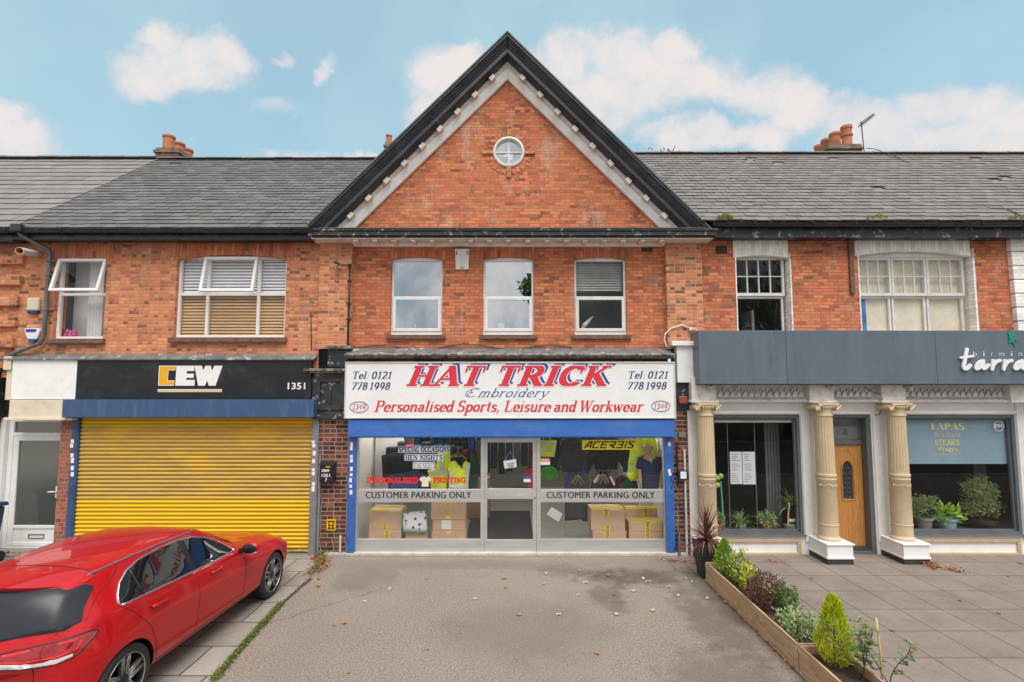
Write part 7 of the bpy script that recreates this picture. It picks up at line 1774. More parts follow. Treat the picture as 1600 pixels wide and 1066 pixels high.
skin('body', V_, [(0,1),(1,2),(2,3),(3,4),(4,5),(5,6),(2,7),(7,8),(8,9),(2,10),(10,11),(11,12),(12,13)], [(.14,.10),(.14,.10),(.11,.08),.055,.055,(.098,.118),(.075,.09),.062,.045,.036,.062,.046,.036,.026], 'mannequin_skin', t)
nose = MB(); nose.ball((sx-.075, .285, zsh+.195), .012, .016, .02, 8, 6); nose.build('nose', MATS['mannequin_skin'], t, smooth=True)
V2 = [(sx, .42, zsh-.80), (sx, .42, zsh-.35), (sx, .42, zsh-.07), (sx-.175, .42, zsh-.04), (sx-.225, .41, zsh-.24), (sx+.185, .42, zsh-.05), (sx+.235, .41, zsh-.26)]
skin('shirt', V2, [(0,1),(1,2),(2,3),(3,4),(2,5),(5,6)], [(.185,.135),(.18,.135),(.15,.11),.085,.082,.085,.082], 'cloth_navy', t)
mb = MB(); mb.add([(sx-.075, .288, zsh+.03), (sx+.03, .288, zsh+.035), (sx-.02, .272, zsh-.10)], [(0, 1, 2)]); mb.build('neckline', MATS['mannequin_skin'], t)
# cartons
gB = 'cardboard cartons behind the shop glass'
def carton(label, px0, py0, px1, py1, Y, dep, tapes=(), lid=0, mark=True, labels=(), base=None):
    a, b, c, d = RC(px0, py0, px1, py1, Y); 
    if base is not None: c = base
    t = thing('cardboard_carton', label, 'box', ((a+b)/2, Y+dep/2, c), gB); mb = MB(); mb.box(a, b, Y, Y+dep, c, d); mb.build('carton', MATS['cardboard'], t, bevel=.006)
    mb = MB(); g = .0025; bl = MB()
    for (x0, y0, x1, y1) in tapes:
        q = RC(x0, y0, x1, y1, Y); z0, z1 = max(q[2], c+.002), min(q[3], d-.002)
        if z1 <= z0: continue
        mb.box(q[0], q[1], Y-g, Y-.0002, z0, z1)
        if z1-z0 > .08 and mark:
            def rot(u, v, q=q, z0=z0, z1=z1): return (q[0]+(q[1]-q[0])*(1-(v-z0)/(z1-z0))*1.0, z0+(z1-z0)*((u-q[0])/(q[1]-q[0])))
            put(bl, poly_str('ACERBIS', ANG, .1, .38, .3, W=.24, T=.2), q[0], q[1], z0+(z1-z0)*.18, z0+(z1-z0)*.82, Y-g-.001, rot=lambda u, v: (q[0]+(q[1]-q[0])*(.5+((v-(z0+z1)/2)/(z1-z0))*.9), z0+(z1-z0)*((u-q[0])/(q[1]-q[0]))))
        elif q[1]-q[0] > .2 and mark: px_text(bl, poly_str('ACERBIS', ANG, .1, .38, .3, W=.24, T=.2), x0+4, y0+.4, x1-4, y1-.4, Y-g-.001)
    if lid: mb.box(a+.002, b-.002, Y+.06, Y+.17, d+.0003, d+.003); mb.box(a, b, Y-g, Y-.0003, d-.018, d-.002)
    if mb.v: mb.build('tape', MATS['tape_yellow'], t)
    if bl.v: bl.build('tape_print', MATS['ink_black'], t)
    if labels:
        mb = MB()
        for r in labels: q = RC(*r, Y); mb.box(q[0], q[1], Y-.004, Y-.0003, max(q[2], c), min(q[3], d))
        mb.build('label', MATS['label_white'], t)
    return a, b, c, d
FL = .055
r1 = carton('lower carton at the left end of the shop window', 576, 828, 627, 842, .34, .45, [(601,829,608,839)], base=FL)
carton('wide carton with a yellow taped lid, upper at the left end of the window', 577, 797, 627.5, 827.5, .36, .42, [(598,818,604,827.5)], lid=1, labels=[(608,794,624,799)], base=r1[3]+.004)
r1 = carton('small carton under the floral bag', 634, 830, 668, 842, .36, .3, [(648,831,656,835)], base=FL)
r2 = carton('lowest carton of the stack of three left of the door', 675, 829.5, 728, 842, .36, .42, [(697,829.5,704,834)], base=FL)
r3 = carton('middle carton with a white label in the stack of three', 676, 811.5, 727, 829, .37, .40, (), labels=[(690,813,705,827)], base=r2[3]+.004)
carton('top carton in the stack of three left of the door', 673.5, 783, 727, 811, .35, .42, [(696,806,704,811), (697,783,703,790)], base=r3[3]+.004)
r2 = carton('lower carton of the left pair in the right window', 926, 829.5, 979, 843, .34, .45, [(945,829.5,953,839)], base=FL)
carton('large carton with a yellow taped lid, upper of the left pair in the right window', 923.5, 796, 976.5, 829, .35, .44, [(943,797,951,806), (945,822,953,829)], lid=1, labels=[(954,789,970,798)], base=r2[3]+.004)
r2 = carton('front carton at the lower right of the shop window', 983, 831.5, 1036, 843, .33, .36, [(1008,831.5,1016,843)], base=FL)
carton('carton with taped edge on the front right pile', 983, 815.5, 1035.5, 831, .335, .35, [(1008,816,1016,831)], lid=1, base=r2[3]+.004)
carton('back carton behind the front right pile', 977, 794, 1031, 843, .75, .4, [(1004,795,1013,812)], lid=1, base=FL)
t = thing('shopping_bag', 'white floral shopping bag with green edging between the cartons', 'bag', (XP(648, 820, .33), .33, FL+.2))
bo = pq([(630,800),(666,797),(667.5,812),(668,828),(664,832),(630,831),(628.5,815)], .32); pillow('bag', bo, .33, .09, 'bag_fabric' if 'bag_fabric' in MATS else 'label_white', t, 3, .01)
def bagmat():
    m, nt, p = newmat('bag_fabric'); P = pos(nt); v = N(nt, 'ShaderNodeTexVoronoi'); L(nt, P, v.inputs['Vector']); v.inputs['Scale'].default_value = 11
    d = MR(nt, M_(nt, 'ADD', v.outputs['Distance'], M_(nt, 'MULTIPLY', NOISE(nt, P, 30, 3), .35)), .52, .44); s = N(nt, 'ShaderNodeSeparateColor'); L(nt, v.outputs['Color'], s.inputs[0])
    c = ramp(nt, s.outputs[0], [(0, (.03, .06, .28)), (.4, (.10, .30, .45)), (.6, (.60, .12, .12)), (.75, (.70, .35, .25)), (.88, (.03, .06, .28))])
    L(nt, MIX(nt, d, (.72, .72, .72), c), p.inputs['Base Color']); p.inputs['Roughness'].default_value = .35
bagmat(); [o for o in t.children if o.name.startswith('bag')][0].data.materials[0] = MATS['bag_fabric']
mb = MB(); e_ = [(x, .33-.02, z) for x, z in bo]; mb.tube(e_+[e_[0]], .012, 6); pm('green_edge', (.01, .30, .20), .5, .1); mb.build('edging', MATS['green_edge'], t, smooth=True)
# rack, paper, mats, shelf, hanging notice
t = thing('wire_rack', 'white wire grid rack with a tilted paper sheet right of the door', 'rack', (XP(860, 790, .8), .8, .05)); mb = MB(); a, b, c, d = RC(841, 762, 881, 820, .8); c = max(c, .06)
for i in range(15): x = a+(b-a)*i/14; mb.tube([(x, .8, c+.2), (x, .8, d)], .004, 4)
for i in range(13): z = c+.2+(d-c-.2)*i/12; mb.tube([(a, .8, z), (b, .8, z)], .004, 4)
for x in (a, b): mb.tube([(x, .8, .05), (x, .8, d)], .012, 6); mb.tube([(x, .6, .06), (x, 1.0, .06)], .010, 6)
mb.build('grid', MATS['wire'], t); mb = MB(); mb.add([(Q(x, y, .62)[0], .62, Q(x, y, .62)[1]) for x, y in ((854, 804), (862, 792), (879, 803), (873, 816))], [(0, 1, 2, 3)]); mb.build('paper', MATS['label_white'], t)
t = thing('wire_rack', 'wire grid wall rack behind the hung hooded tops', 'rack', (XP(940, 740, 1.05), 1.05, .9)); mb = MB(); a, b, c, d = RC(876, 690, 1000, 770, 1.05)
for i in range(26): x = a+(b-a)*i/25; mb.tube([(x, 1.05, c), (x, 1.05, d)], .004, 4)
for i in range(15): z = c+(d-c)*i/14; mb.tube([(a, 1.05, z), (b, 1.05, z)], .004, 4)
mb.tube([(a, 1.0, c-.03), (b, 1.0, c-.03)], .014, 8); mb.build('grid', MATS['wire'], t)
t = thing('wall_shelf', 'shelf of folded dark clothing and boxes above the black jacket pile', 'shelf', (XP(650, 695, 1.2), 1.2, 1.9)); a, b, c, d = RC(604, 684, 722, 712, 1.2); mb = MB(); mb.box(a, b, 1.1, 1.45, c-.02, c+.01); mb.build('board', MATS['room_grey'], t); rnd = random.Random(77); x = a
while x < b-.15:
    w_ = rnd.uniform(.12, .28); h_ = rnd.uniform(.10, .30); mb = MB(); mb.box(x, x+w_-.02, 1.12, 1.4, c+.011, c+.011+h_); mb.build('folded_stock', MATS[rnd.choice(['cloth_black', 'cloth_navy', 'cloth_charcoal', 'cloth_white', 'cloth_red', 'cloth_royal', 'cloth_bottle'])], t, bevel=.02); x += w_
t = thing('clothes_rack', 'dark back rack of hanging stock deep inside the shop', 'rack', (.1, 4.5, .05))
for i in range(26):
    x = -2.6+i*.21; h_ = rnd.uniform(.7, 1.0); mb = MB(); mb.box(x, x+.17, 4.2, 4.7, 1.75-h_, 1.75+rnd.uniform(-.03, .03)); mb.build('hung_stock', MATS[rnd.choice(['cloth_black', 'cloth_navy', 'cloth_charcoal', 'cloth_maroon', 'cloth_royal', 'room_dark', 'cloth_black'])], t, bevel=.03)
mb = MB(); mb.tube([(-2.7, 4.45, 1.8), (2.9, 4.45, 1.8)], .02, 8); mb.build('rail', MATS['wire'], t)
t = thing('shop_counter', 'brown counter with a yellow sign at the back of the shop', 'counter', (-.55, 2.6, .05)); mb = MB(); mb.box(-1.0, -.45, 2.5, 3.1, .05, 1.0); mb.build('cabinet', MATS['cardboard_dark'], t, bevel=.01); mb = MB(); mb.box(-.95, -.5, 2.6, 2.9, 1.005, 1.3); mb.build('stock_box', MATS['cloth_charcoal'], t, bevel=.01)
a = G(733, 842, .05); b_ = G(826, 842, .05); mb = MB(); mb.box(m2-.45, m3-.02, .35, 3.2, .052, .062); tag(mb.build('door_mat', MATS['mat_dark'], bevel=.003), 'large dark mat on the shop floor behind the door', 'mat')
t = thing('hanging_notice', 'tilted white notice reading WE ARE OPEN hung inside the door glass', 'notice', (XP(797, 725, .10), .10, ZP(732, .10))); pts = [(786.5, 720.5), (806, 717.5), (807.5, 730), (788.5, 732.5)]
mb = MB(); mb.add([(Q(x, y, .10)[0], .10, Q(x, y, .10)[1]) for x, y in pts], [(0, 1, 2, 3)]); mb.build('card', MATS['label_white'], t); mb = MB(); Xn, Zn = Q(797, 725, .097); ca, sa = math.cos(R(8)), math.sin(R(8)); rt = lambda x, z: (Xn+(x-Xn)*ca-(z-Zn)*sa, Zn+(x-Xn)*sa+(z-Zn)*ca)
px_text(mb, sans_str('WE ARE', .02), 791.5, 723.6, 803, 726.4, .097, rot=rt); px_text(mb, sans_str('OPEN', .02), 793, 727.4, 802, 730.4, .097, rot=rt); mb.build('lettering', MATS['ink_black'], t)
mb = MB(); mb.tube([(*Q(788, 720, .1), 0)[:1]+(.1, Q(788, 720, .1)[1]), (Q(797, 706, .1)[0], .1, Q(797, 706, .1)[1]), (Q(805, 718, .1)[0], .1, Q(805, 718, .1)[1])], .004, 4); mb.build('string', MATS['cable_white'], t)
# ================================================================ small things on the walls
# alarm boxes, post box, hydrant marker
a, b, c, d = RC(711, 389.5, 733, 420.5, YB-.07); t = thing('alarm_box', 'white wedge shaped alarm box between the first two upper windows', 'alarm', ((a+b)/2, YB, c))
mb = MB(); mb.add([(a, YB-.10, d), (b, YB-.10, d), (b, YB, d), (a, YB, d), (a+.012, YB-.045, c), (b-.012, YB-.045, c), (b-.012, YB, c), (a+.012, YB, c)], [(0, 1, 2, 3), (4, 7, 6, 5), (0, 4, 5, 1), (1, 5, 6, 2), (2, 6, 7, 3), (3, 7, 4, 0)]); mb.build('case', MATS['upvc'], t, bevel=.008)
mb = MB()
for x in (a+.02, b-.045):
    for i in range(4): z = d-.05-.022*i; mb.box(x, x+.025, YB-.102, YB-.085, z, z+.008)
mb.build('louvre', MATS['ink_black'], t); mb = MB(); mb.ball(((a+b)/2, YB-.07, c+.05), .035, .02, .03, 12, 8); mb.build('strobe', MATS['alarm_cream'], t, smooth=True)
a, b, c, d = RC(41.5, 465, 60, 489.5, YS-.06); t = thing('alarm_box', 'cream rounded alarm box with a blue base by the drainpipe', 'alarm', ((a+b)/2, YS, c)); mb = MB(); mb.box(a, b, YS-.07, YS, c+.05, d); mb.build('case', MATS['alarm_cream'], t, bevel=.025)
mb = MB(); mb.prism_y([(a+.004, c+.055), (a+.02, c), (b-.02, c), (b-.004, c+.055)], YS-.066, YS); mb.build('base', MATS['alarm_blue'], t, bevel=.012)
Y = YS-.05; sp_ = [(38,513),(62,513),(62.5,517),(57,530),(50.5,535.5),(46,534),(42.5,530),(38,518)]
t = thing('alarm_box', 'white shield shaped alarm box with blue lettering below the cream one', 'alarm', (XP(50, 522, YS), YS, ZP(535, YS))); mb = MB(); mb.prism_y(pq(sp_, Y), Y, YS); mb.build('case', MATS['alarm_white'], t, bevel=.01)
mb = MB(); mb.prism_y(pq([(42.6,529.5),(57.3,529.5),(56,531.5),(50.5,535.6),(46,534.2)], Y-.003), Y-.003, Y+.03); mb.prism_y(pq([(39.5,514.2),(57,514.2),(55.8,519.3),(40.5,519.3)], Y-.002), Y-.002, Y+.02); mb.build('badge', MATS['shield_blue'], t, bevel=.002)

a, b, c, d = RC(499, 722.5, 522, 754, -.10); t = thing('letter_box', 'black wall letter box marked CEW 1351 on the brick pier', 'letterbox', ((a+b)/2, 0, c)); mb = MB(); mb.box(a, b, -.10, .02, c, d-.035); mb.build('case', MATS['letterbox_black'], t, bevel=.012)
mb = MB(); mb.prism_x([(-.115, d-.05), (-.11, d-.03), (.0, d+.005), (.02, d+.005), (.02, d-.034), (-.10, d-.034)], a-.008, b+.008); mb.build('lid', MATS['letterbox_black'], t, bevel=.005)
mb = MB(); px_text(mb, sans_str('CEW', .05), 502.5, 733.5, 515, 737.5, -.1022); px_text(mb, sans_str('1351', .02), 502.5, 740.5, 515.5, 745.5, -.1022); px_text(mb, sans_str('7', .04, .3), 508, 747, 511, 753, -.1022); mb.build('lettering', MATS['text_white'], t)
mb = MB(); q = RC(509, 728.5, 516, 730.5, -.1022); mb.quad((q[0], -.1022, q[2]), (q[1], -.1022, q[2]), (q[1], -.1022, q[3]), (q[0], -.1022, q[3])); mb.build('sticker', MATS['amber'], t)
a, b, c, d = RC(510, 812, 524.5, 829.5, .005); t = thing('hydrant_sign', 'yellow hydrant marker plate with a black H low on the pier', 'sign', ((a+b)/2, .005, c)); mb = MB(); mb.box(a, b, .004, .02, c, d); mb.build('plate', MATS['hydrant_yellow'], t, bevel=.006)
mb = MB(); px_text(mb, serif_str('H', .14, .14, .12), 511.5, 814, 523, 827.5, .0015); px_text(mb, sans_str('4', .01), 516, 813.5, 518.5, 817, .0015); px_text(mb, sans_str('10', .01), 514.8, 823.5, 519.8, 827, .0015); mb.build('lettering', MATS['ink_black'], t)
# drainpipe, flue
zg = ZP(368, -.3); dp = [(XP(30, 362, -.3), -.30, ZP(362, -.3)), (XP(31, 370, -.3), -.28, zg), (XP(74, 388, -.05), -.03, ZP(389, -.05)), (XP(77.5, 396, -.02), -.02, ZP(396, -.02)), (XP(70, 528, -.02), -.02, ZP(526, -.02)), (XP(66, 537, -.02), -.02, ZP(537, -.02)), (XP(-60, 585, -.02), -.02, ZP(583, -.02))]
dp[4] = (dp[3][0]+.0, -.02, dp[4][2]); dp[5] = (dp[3][0]-.07, -.02, dp[5][2])
t = thing('drainpipe', 'dark grey drainpipe running from the gutter down the left wall', 'pipe', (dp[3][0], 0, dp[4][2])); mb = MB(); mb.tube(dp, .036, 12); mb.build('pipe', MATS['grey_plastic'], t, smooth=True)
mb = MB(); x, y, z = dp[0]; mb.box(x-.10, x+.10, y-.09, y+.09, z-.02, z+.13); mb.build('gutter_outlet', MATS['gutter_black'], t, bevel=.015)
for z in (ZP(430, -.02), ZP(484, -.02), ZP(408, -.02)): mb = MB(); mb.lathe([(.042, -.02), (.046, 0), (.042, .02)], 14, Matrix.Translation((dp[3][0], -.02, z))); mb.box(dp[3][0]-.07, dp[3][0]+.09, .0, YS, z-.012, z+.012); mb.build('pipe_clip', MATS['grey_plastic'], t)
t = thing('boiler_flue', 'white boiler flue pipe with an orange inside poking from the left wall', 'flue', (XP(62, 398, YS), YS, ZP(398, YS))); p0 = Vector((XP(62, 397, YS), YS+.02, ZP(397, YS))); p1 = Vector((XP(30, 392, -.55), -.55, ZP(392, -.55)+.0)); u = (p1-p0).normalized()
mb = MB(); mb.tube([p0, p0+u*.45, p0+u*.4501, p1], [.058, .058, .066, .066], 20, caps=False); mb.build('pipe', MATS['pipe_white'], t, smooth=True, ang=R(40)); mb = MB(); mb.tube([p1-u*.001, p1-u*.25, p1-u*.26], [.057, .05, .001], 18, caps=False); mb.build('inner_pipe', MATS['pipe_orange'], t, smooth=True)
mb = MB(); mb.tube([p1, p1-u*.0005], [.066, .057], 20, caps=False); mb.tube([p1, p1-u*.03], .0575, 20, caps=False); mb.build('rim', MATS['pipe_white'], t, smooth=True)
# old iron vent pipe with hook on the left pilaster
X = XP(545, 470, -.04); zt, zb_ = ZP(415, -.04), ZP(548, -.04); t = thing('wall_conduit', 'black iron conduit with a hooked lamp arm on the left pilaster', 'pipe', (X, -.03, zb_)); mb = MB(); mb.tube([(X, -.03, zb_), (X, -.03, zt)], .018, 8); mb.ball((X, -.04, zt), .04, .035, .04, 10, 7); mb.build('pipe', MATS['cable_black'], t, smooth=True)
mb = MB(); x2, z2 = Q(528, 418, -.1); mb.tube([(X, -.05, zt), (x2+.06, -.08, zt), (x2, -.10, zt+.02), (x2-.05, -.11, zt+.06)], [.018, .016, .02, .05], 8); mb.tube([(x2, -.10, zt+.0), (x2-.01, -.11, zt-.08), (x2+.03, -.11, zt-.11), (x2+.06, -.10, zt-.06)], .015, 7); mb.build('hook_arm', MATS['aerial_metal'], t, smooth=True)
for z in (zt-.3, zt-.75, zt-1.05): mb = MB(); mb.box(X-.04, X+.04, -.05, .0, z-.012, z+.012); mb.build('clip', MATS['cable_black'], t)
mb = MB(); zz = ZP(541, YB-.01); rnd = random.Random(4); pts = [(X+.02, -.02, zz+.02)]+[(XL1+.1+i*.35, YB-.03, zz-.02+.05*math.sin(i*1.3)+rnd.uniform(-.02, .02)) for i in range(13)]; mb.tube(pts, .009, 5); tag(mb.build('loose_cable', MATS['cable_black'], smooth=True), 'thin black cable sagging above the lead canopy', 'cable')
mb = MB(); mb.tube([(XP(486, 500, YS), YS-.012, ZP(490, YS)), (XP(487, 540, YS), YS-.012, ZP(548, YS))], .008, 5); tag(mb.build('loose_cable', MATS['cable_black'], smooth=True), 'short dark vertical cable left of the pilaster foot', 'cable')
mb = MB(); q = lambda x, y: (XP(x, y, -.03), -.03, ZP(y, -.03)); cv_ = [q(1042, 542), q(1038, 532), q(1039, 522), q(1049, 513), q(1066, 508), q(1076, 512), q(1090, 516)]; mb.tube(smooth3(cv_) if 'smooth3' in globals() else cv_, .014, 6); x, y_, z = q(1079, 514); mb.box(x-.03, x+.03, -.05, .0, z-.03, z+.03); tag(mb.build('white_cable', MATS['cable_white'], smooth=False, bevel=.003), 'white cable looping to a small box by the grey sign', 'cable')
# right pier services
a, b, c, d = RC(1061, 619, 1074, 631, -.08); mb = MB(); mb.box(a, b, -.10, -.02, c, d); tag(mb.build('alarm_bell', MATS['alarm_red'], bevel=.02), 'small dull red alarm bell box beside the white sign', 'alarm')
a, b, c, d = RC(1060, 735, 1075, 750, -.05); t = thing('meter_box', 'small dark blue meter with a white label on the right pier', 'meter', ((a+b)/2, 0, c)); mb = MB(); mb.box(a, b, -.08, .02, c, d); mb.build('case', MATS['meter_blue'], t, bevel=.014); mb = MB(); mb.box(a+.03, b-.04, -.083, -.0802, c+.03, d-.02); mb.build('label', MATS['label_white'], t)
a, b, c, d = RC(1060, 675, 1070, 683, -.02); mb = MB(); mb.box(a, b, -.05, .02, c, d); tag(mb.build('junction_box', MATS['pot_grey'], bevel=.006), 'small grey junction box high on the right pier', 'box')
for px, y0, y1, r, mt, lb_ in ((1071.5, 702, 873, .022, 'pipe_white', 'thin pale pipe beside the white end pilaster'), (1058, 690, 760, .016, 'cable_black', 'black cable down the edge of the blue rail'), (1061, 838, 873, .03, 'grey_plastic', 'short grey stub pipe at the foot of the right pier'), (531.5, 838, 868, .022, 'pipe_white', 'short pale stub pipe at the foot of the left pier'), (498, 712, 868, .022, 'grey_rail', 'thin grey pipe between the yellow shutter and pier')):
    mb = MB(); X = XP(px, (y0+y1)/2, -.02); mb.tube([(X, -.02, max(0, ZP(y1, -.02))), (X, -.02, ZP(y0, -.02))], r, 10); tag(mb.build('wall_pipe', MATS[mt], smooth=True, ang=R(40)), lb_, 'pipe')
mb = MB(); rnd = random.Random(12)
for k in range(5):
    p = [q(1058+rnd.uniform(-2, 6), 690+k*32+rnd.uniform(-9, 9))]
    for i in range(6): p.append((p[-1][0]+rnd.uniform(-.06, .08), -.03, p[-1][2]-rnd.uniform(.02, .12)))
    mb.tube(p, .006, 5)
tag(mb.build('loose_cable', MATS['cable_black'], smooth=True), 'tangle of thin black wires on the right pier', 'cable')
# spotlights under the grey sign
for i, px in enumerate((1109, 1297, 1420)):
    X, Z = Q(px, 605, -.27); t = thing('spotlight', 'small silver spotlight over the '+('first', 'second', 'third')[i]+' tan column from the left', 'lamp', (X, -.2, Z), 'spotlights under the grey sign'); mb = MB(); mb.box(X-.04, X-.015, -.28, -.16, Z-.02, Z+.035); mb.build('arm', MATS['steel_spot'], t, bevel=.004)
    T = Matrix.Translation((X+.02, -.30, Z-.01)) @ Matrix.Rotation(R(-148), 4, 'X') @ Matrix.Rotation(R(20), 4, 'Y'); mb = MB(); mb.lathe([(.020, -.05), (.026, -.04), (.030, .03), (.042, .055), (.036, .056), (.001, .03)], 18, T); mb.build('head', MATS['steel_spot'], t, smooth=True, ang=R(40))
mb = MB(); qq = lambda x, y, Y: (XP(x, y, Y), Y, ZP(y, Y)); mb.tube([qq(1350, 604, -.1), qq(1362, 612, -.11), qq(1378, 617, -.15), qq(1378.5, 624, -.2), qq(1377, 640, .01), qq(1374, 648, .01), qq(1367, 649, .01)], .006, 5); tag(mb.build('loose_cable', MATS['cable_black'], smooth=True), 'thin black cable drooping over the door to the frame', 'cable')
# strip lights inside the shop, seen as streaks through the glass
em = bpy.data.materials.new('tube_light'); em.use_nodes = True; nt_ = em.node_tree; nt_.nodes.clear(); o_ = N(nt_, 'ShaderNodeOutputMaterial'); e_ = N(nt_, 'ShaderNodeEmission'); e_.inputs[0].default_value = (1, .96, .88, 1); e_.inputs[1].default_value = 30; L(nt_, e_.outputs[0], o_.inputs[0])
for i, (x, y) in enumerate(((-1.9, 1.0), (1.9, 1.0), (.1, 2.6))):
    t = thing('ceiling_light', ('strip light on the shop ceiling over the left window', 'strip light on the shop ceiling over the right window', 'strip light on the ceiling deep inside the shop')[i], 'light', (x, y, 2.55)); mb = MB(); mb.box(x-.75, x+.75, y-.05, y+.05, 2.56, 2.61); mb.build('housing', MATS['room_white'], t, bevel=.006); mb = MB(); mb.tube([(x-.72, y, 2.535), (x+.72, y, 2.535)], .018, 10); mb.build('tube', em, t)
# aerial on the right stack
X, Z0 = Q(1349.5, 236, YR+.3); zt = ZP(190, YR+.3); t = thing('tv_aerial', 'dark television aerial beside the right chimney', 'aerial', (X, YR+.3, Z0-.4)); mb = MB(); mb.tube([(X+.03, YR+.3, Z0-.4), (X-.03, YR+.3, zt)], .014, 6); mb.build('mast', MATS['aerial_metal'], t)
mb = MB(); b0 = Vector((X-.05, YR+.3, zt-.10)); b1 = b0+Vector((.12, -.35, .10)); mb.tube([b0-(b1-b0)*.2, b1], .010, 5)
for i in range(12): p = b0+(b1-b0)*(i/11); s = .075-.002*i; mb.tube([p+Vector((-s, 0, s*.5)), p+Vector((s, 0, -s*.5))], .005, 4); mb.tube([p+Vector((-s*.5, 0, -s)), p+Vector((s*.5, 0, s))], .005, 4)
mb.build('yagi', MATS['aerial_metal'], t)
mb = MB(); pts = [(X+.05, YR+.25, Z0+.05), (XP(1366, 232, YR), YR, ZP(233, YR)), (XP(1385, 242, YR-.1), YR-.15, ZP(242, YR-.15)+.05), (XP(1475, 285, 1.8), 1.8, ZP(285, 1.8)+.05), (XP(1595, 341, -.2), -.2, ZP(341, -.2)+.05)]; mb.tube(pts, .010, 5); tag(mb.build('aerial_cable', MATS['cable_black'], smooth=True), 'thin black cable running down the right roof from the aerial', 'cable')
# moss tufts at the eaves
for px, py, s, mt, lb_ in ((1133, 341, 1.0, 'moss_bright', 'bright yellow green moss tuft at the right foot of the gable'), (1371, 340, .5, 'moss_bright', 'flat moss patch on the middle of the right gutter'), (1592, 341, .6, 'moss_bright', 'moss patch on the gutter at the right edge')):
    X, Z = Q(px, py, -.32); mb = MB(); rnd = random.Random(px)
    for i in range(int(420*s)): u = rv(rnd); leaf(mb, Vector((X+u.x*.16*s**.3*rnd.random()**.4*(1 if s == 1 else 1.5), -.30+u.y*.09, Z-.05*s+abs(u.z)*.12*s)), u+Vector((0, 0, .6)), rv(rnd), .035, .018)
    tag(mb.build('moss_tuft', MATS[mt]), lb_, 'moss')
# wheelie bin at the left edge
t = thing('wheelie_bin', 'dark blue wheelie bin cut off by the left edge beside the white door', 'bin', (-7.95, -.45, 0)); mb = MB(); bx = XP(9, 800, -.3)
mb.add([(bx-.52, -.82, .12), (bx-.05, -.82, .12), (bx-.05, -.36, .12), (bx-.52, -.36, .12), (bx-.56, -.90, .98), (bx, -.90, .98), (bx, -.30, .98), (bx-.56, -.30, .98)], [(0, 3, 2, 1), (4, 5, 6, 7), (0, 1, 5, 4), (1, 2, 6, 5), (2, 3, 7, 6), (3, 0, 4, 7)]); mb.build('body', MATS['bin_blue'], t, bevel=.03)
mb = MB(); mb.prism_x([(-.93, .99), (-.26, .99), (-.28, 1.06), (-.60, 1.09), (-.93, 1.03)], bx-.58, bx+.02); mb.build('lid', MATS['bin_blue'], t, bevel=.015)
for x in (bx-.02, bx-.54): mb = MB(); mb.lathe([(.04, 0), (.10, .005), (.10, .05), (.04, .055)], 20, Matrix.Translation((x-.02, -.36, .10)) @ Matrix.Rotation(R(90), 4, 'Y')); mb.build('wheel', MATS['rubber'], t, smooth=True, ang=R(40))
# ================================================================ litter, moss and fallen leaves
def litter(name, label, pts, n, sp_, mat, seed, size=.05, zmax=.05, cat='leaves', kind='stuff'):
    rnd = random.Random(seed); mb = MB()
    for i in range(n):
        k = rnd.random()*(len(pts)-1); j = int(k); a, b = pts[j], pts[j+1]; f = k-j; x = a[0]+(b[0]-a[0])*f+rnd.gauss(0, sp_); y = min(.0, a[1]+(b[1]-a[1])*f+rnd.gauss(0, sp_)); d = rv(rnd); d.z *= .4
        leaf(mb, Vector((x, y, .012+rnd.random()**2*zmax)), d, Vector((rnd.uniform(-.5, .5), rnd.uniform(-.5, .5), 1)), size*rnd.uniform(.5, 1.3), size*rnd.uniform(.3, .7))
    return tag(mb.build(name, MATS[mat]), label, cat, kind=kind)
g = lambda *p: [G(*q) for q in p]
litter('leaf_litter', 'brown dead leaves heaped at the foot of the left pier', g((492, 871), (505, 880), (490, 897)), 230, .07, 'leaf_litter', 71, .06, .08)
litter('weeds', 'small green weeds among the leaves by the left pier', g((505, 868), (500, 882), (488, 899)), 260, .05, 'moss', 72, .05, .14, 'weeds')
litter('leaf_litter', 'dead leaves blown against the white side door', g((5, 858), (45, 862)), 130, .07, 'leaf_litter', 73, .06, .06)
litter('leaf_litter', 'dead leaves heaped by the third column plinth', g((1445, 880), (1462, 889)), 190, .07, 'leaf_litter', 74, .055, .05)
litter('leaf_litter', 'small scatter of dead leaves right of the third plinth', g((1485, 891), (1502, 895)), 70, .045, 'leaf_litter', 75, .05, .04)
litter('leaf_litter', 'dead leaves along the foot of the planter boards', g((1110, 915), (1180, 985), (1250, 1052)), 170, .025, 'leaf_litter', 76, .055, .04)
litter('leaf_litter', 'dead leaves and dust at the foot of the right pier', g((1035, 876), (1075, 878), (1095, 885)), 150, .05, 'leaf_litter', 77, .045, .04)
litter('leaf_litter', 'few dead leaves under the left restaurant window', g((1190, 877), (1225, 880)), 30, .06, 'leaf_litter', 78, .05, .03)
litter('moss_strip', 'green moss growing along the joint beside the car', g((440, 944), (415, 972), (380, 1010), (332, 1066)), 2300, .022, 'moss', 79, .030, .03, 'moss')
litter('dirt_strip', 'dark dirt in the joint between concrete slabs and tarmac', g((486, 905), (468, 920), (440, 945)), 300, .012, 'leaf_brown', 80, .03, .01, 'dirt')
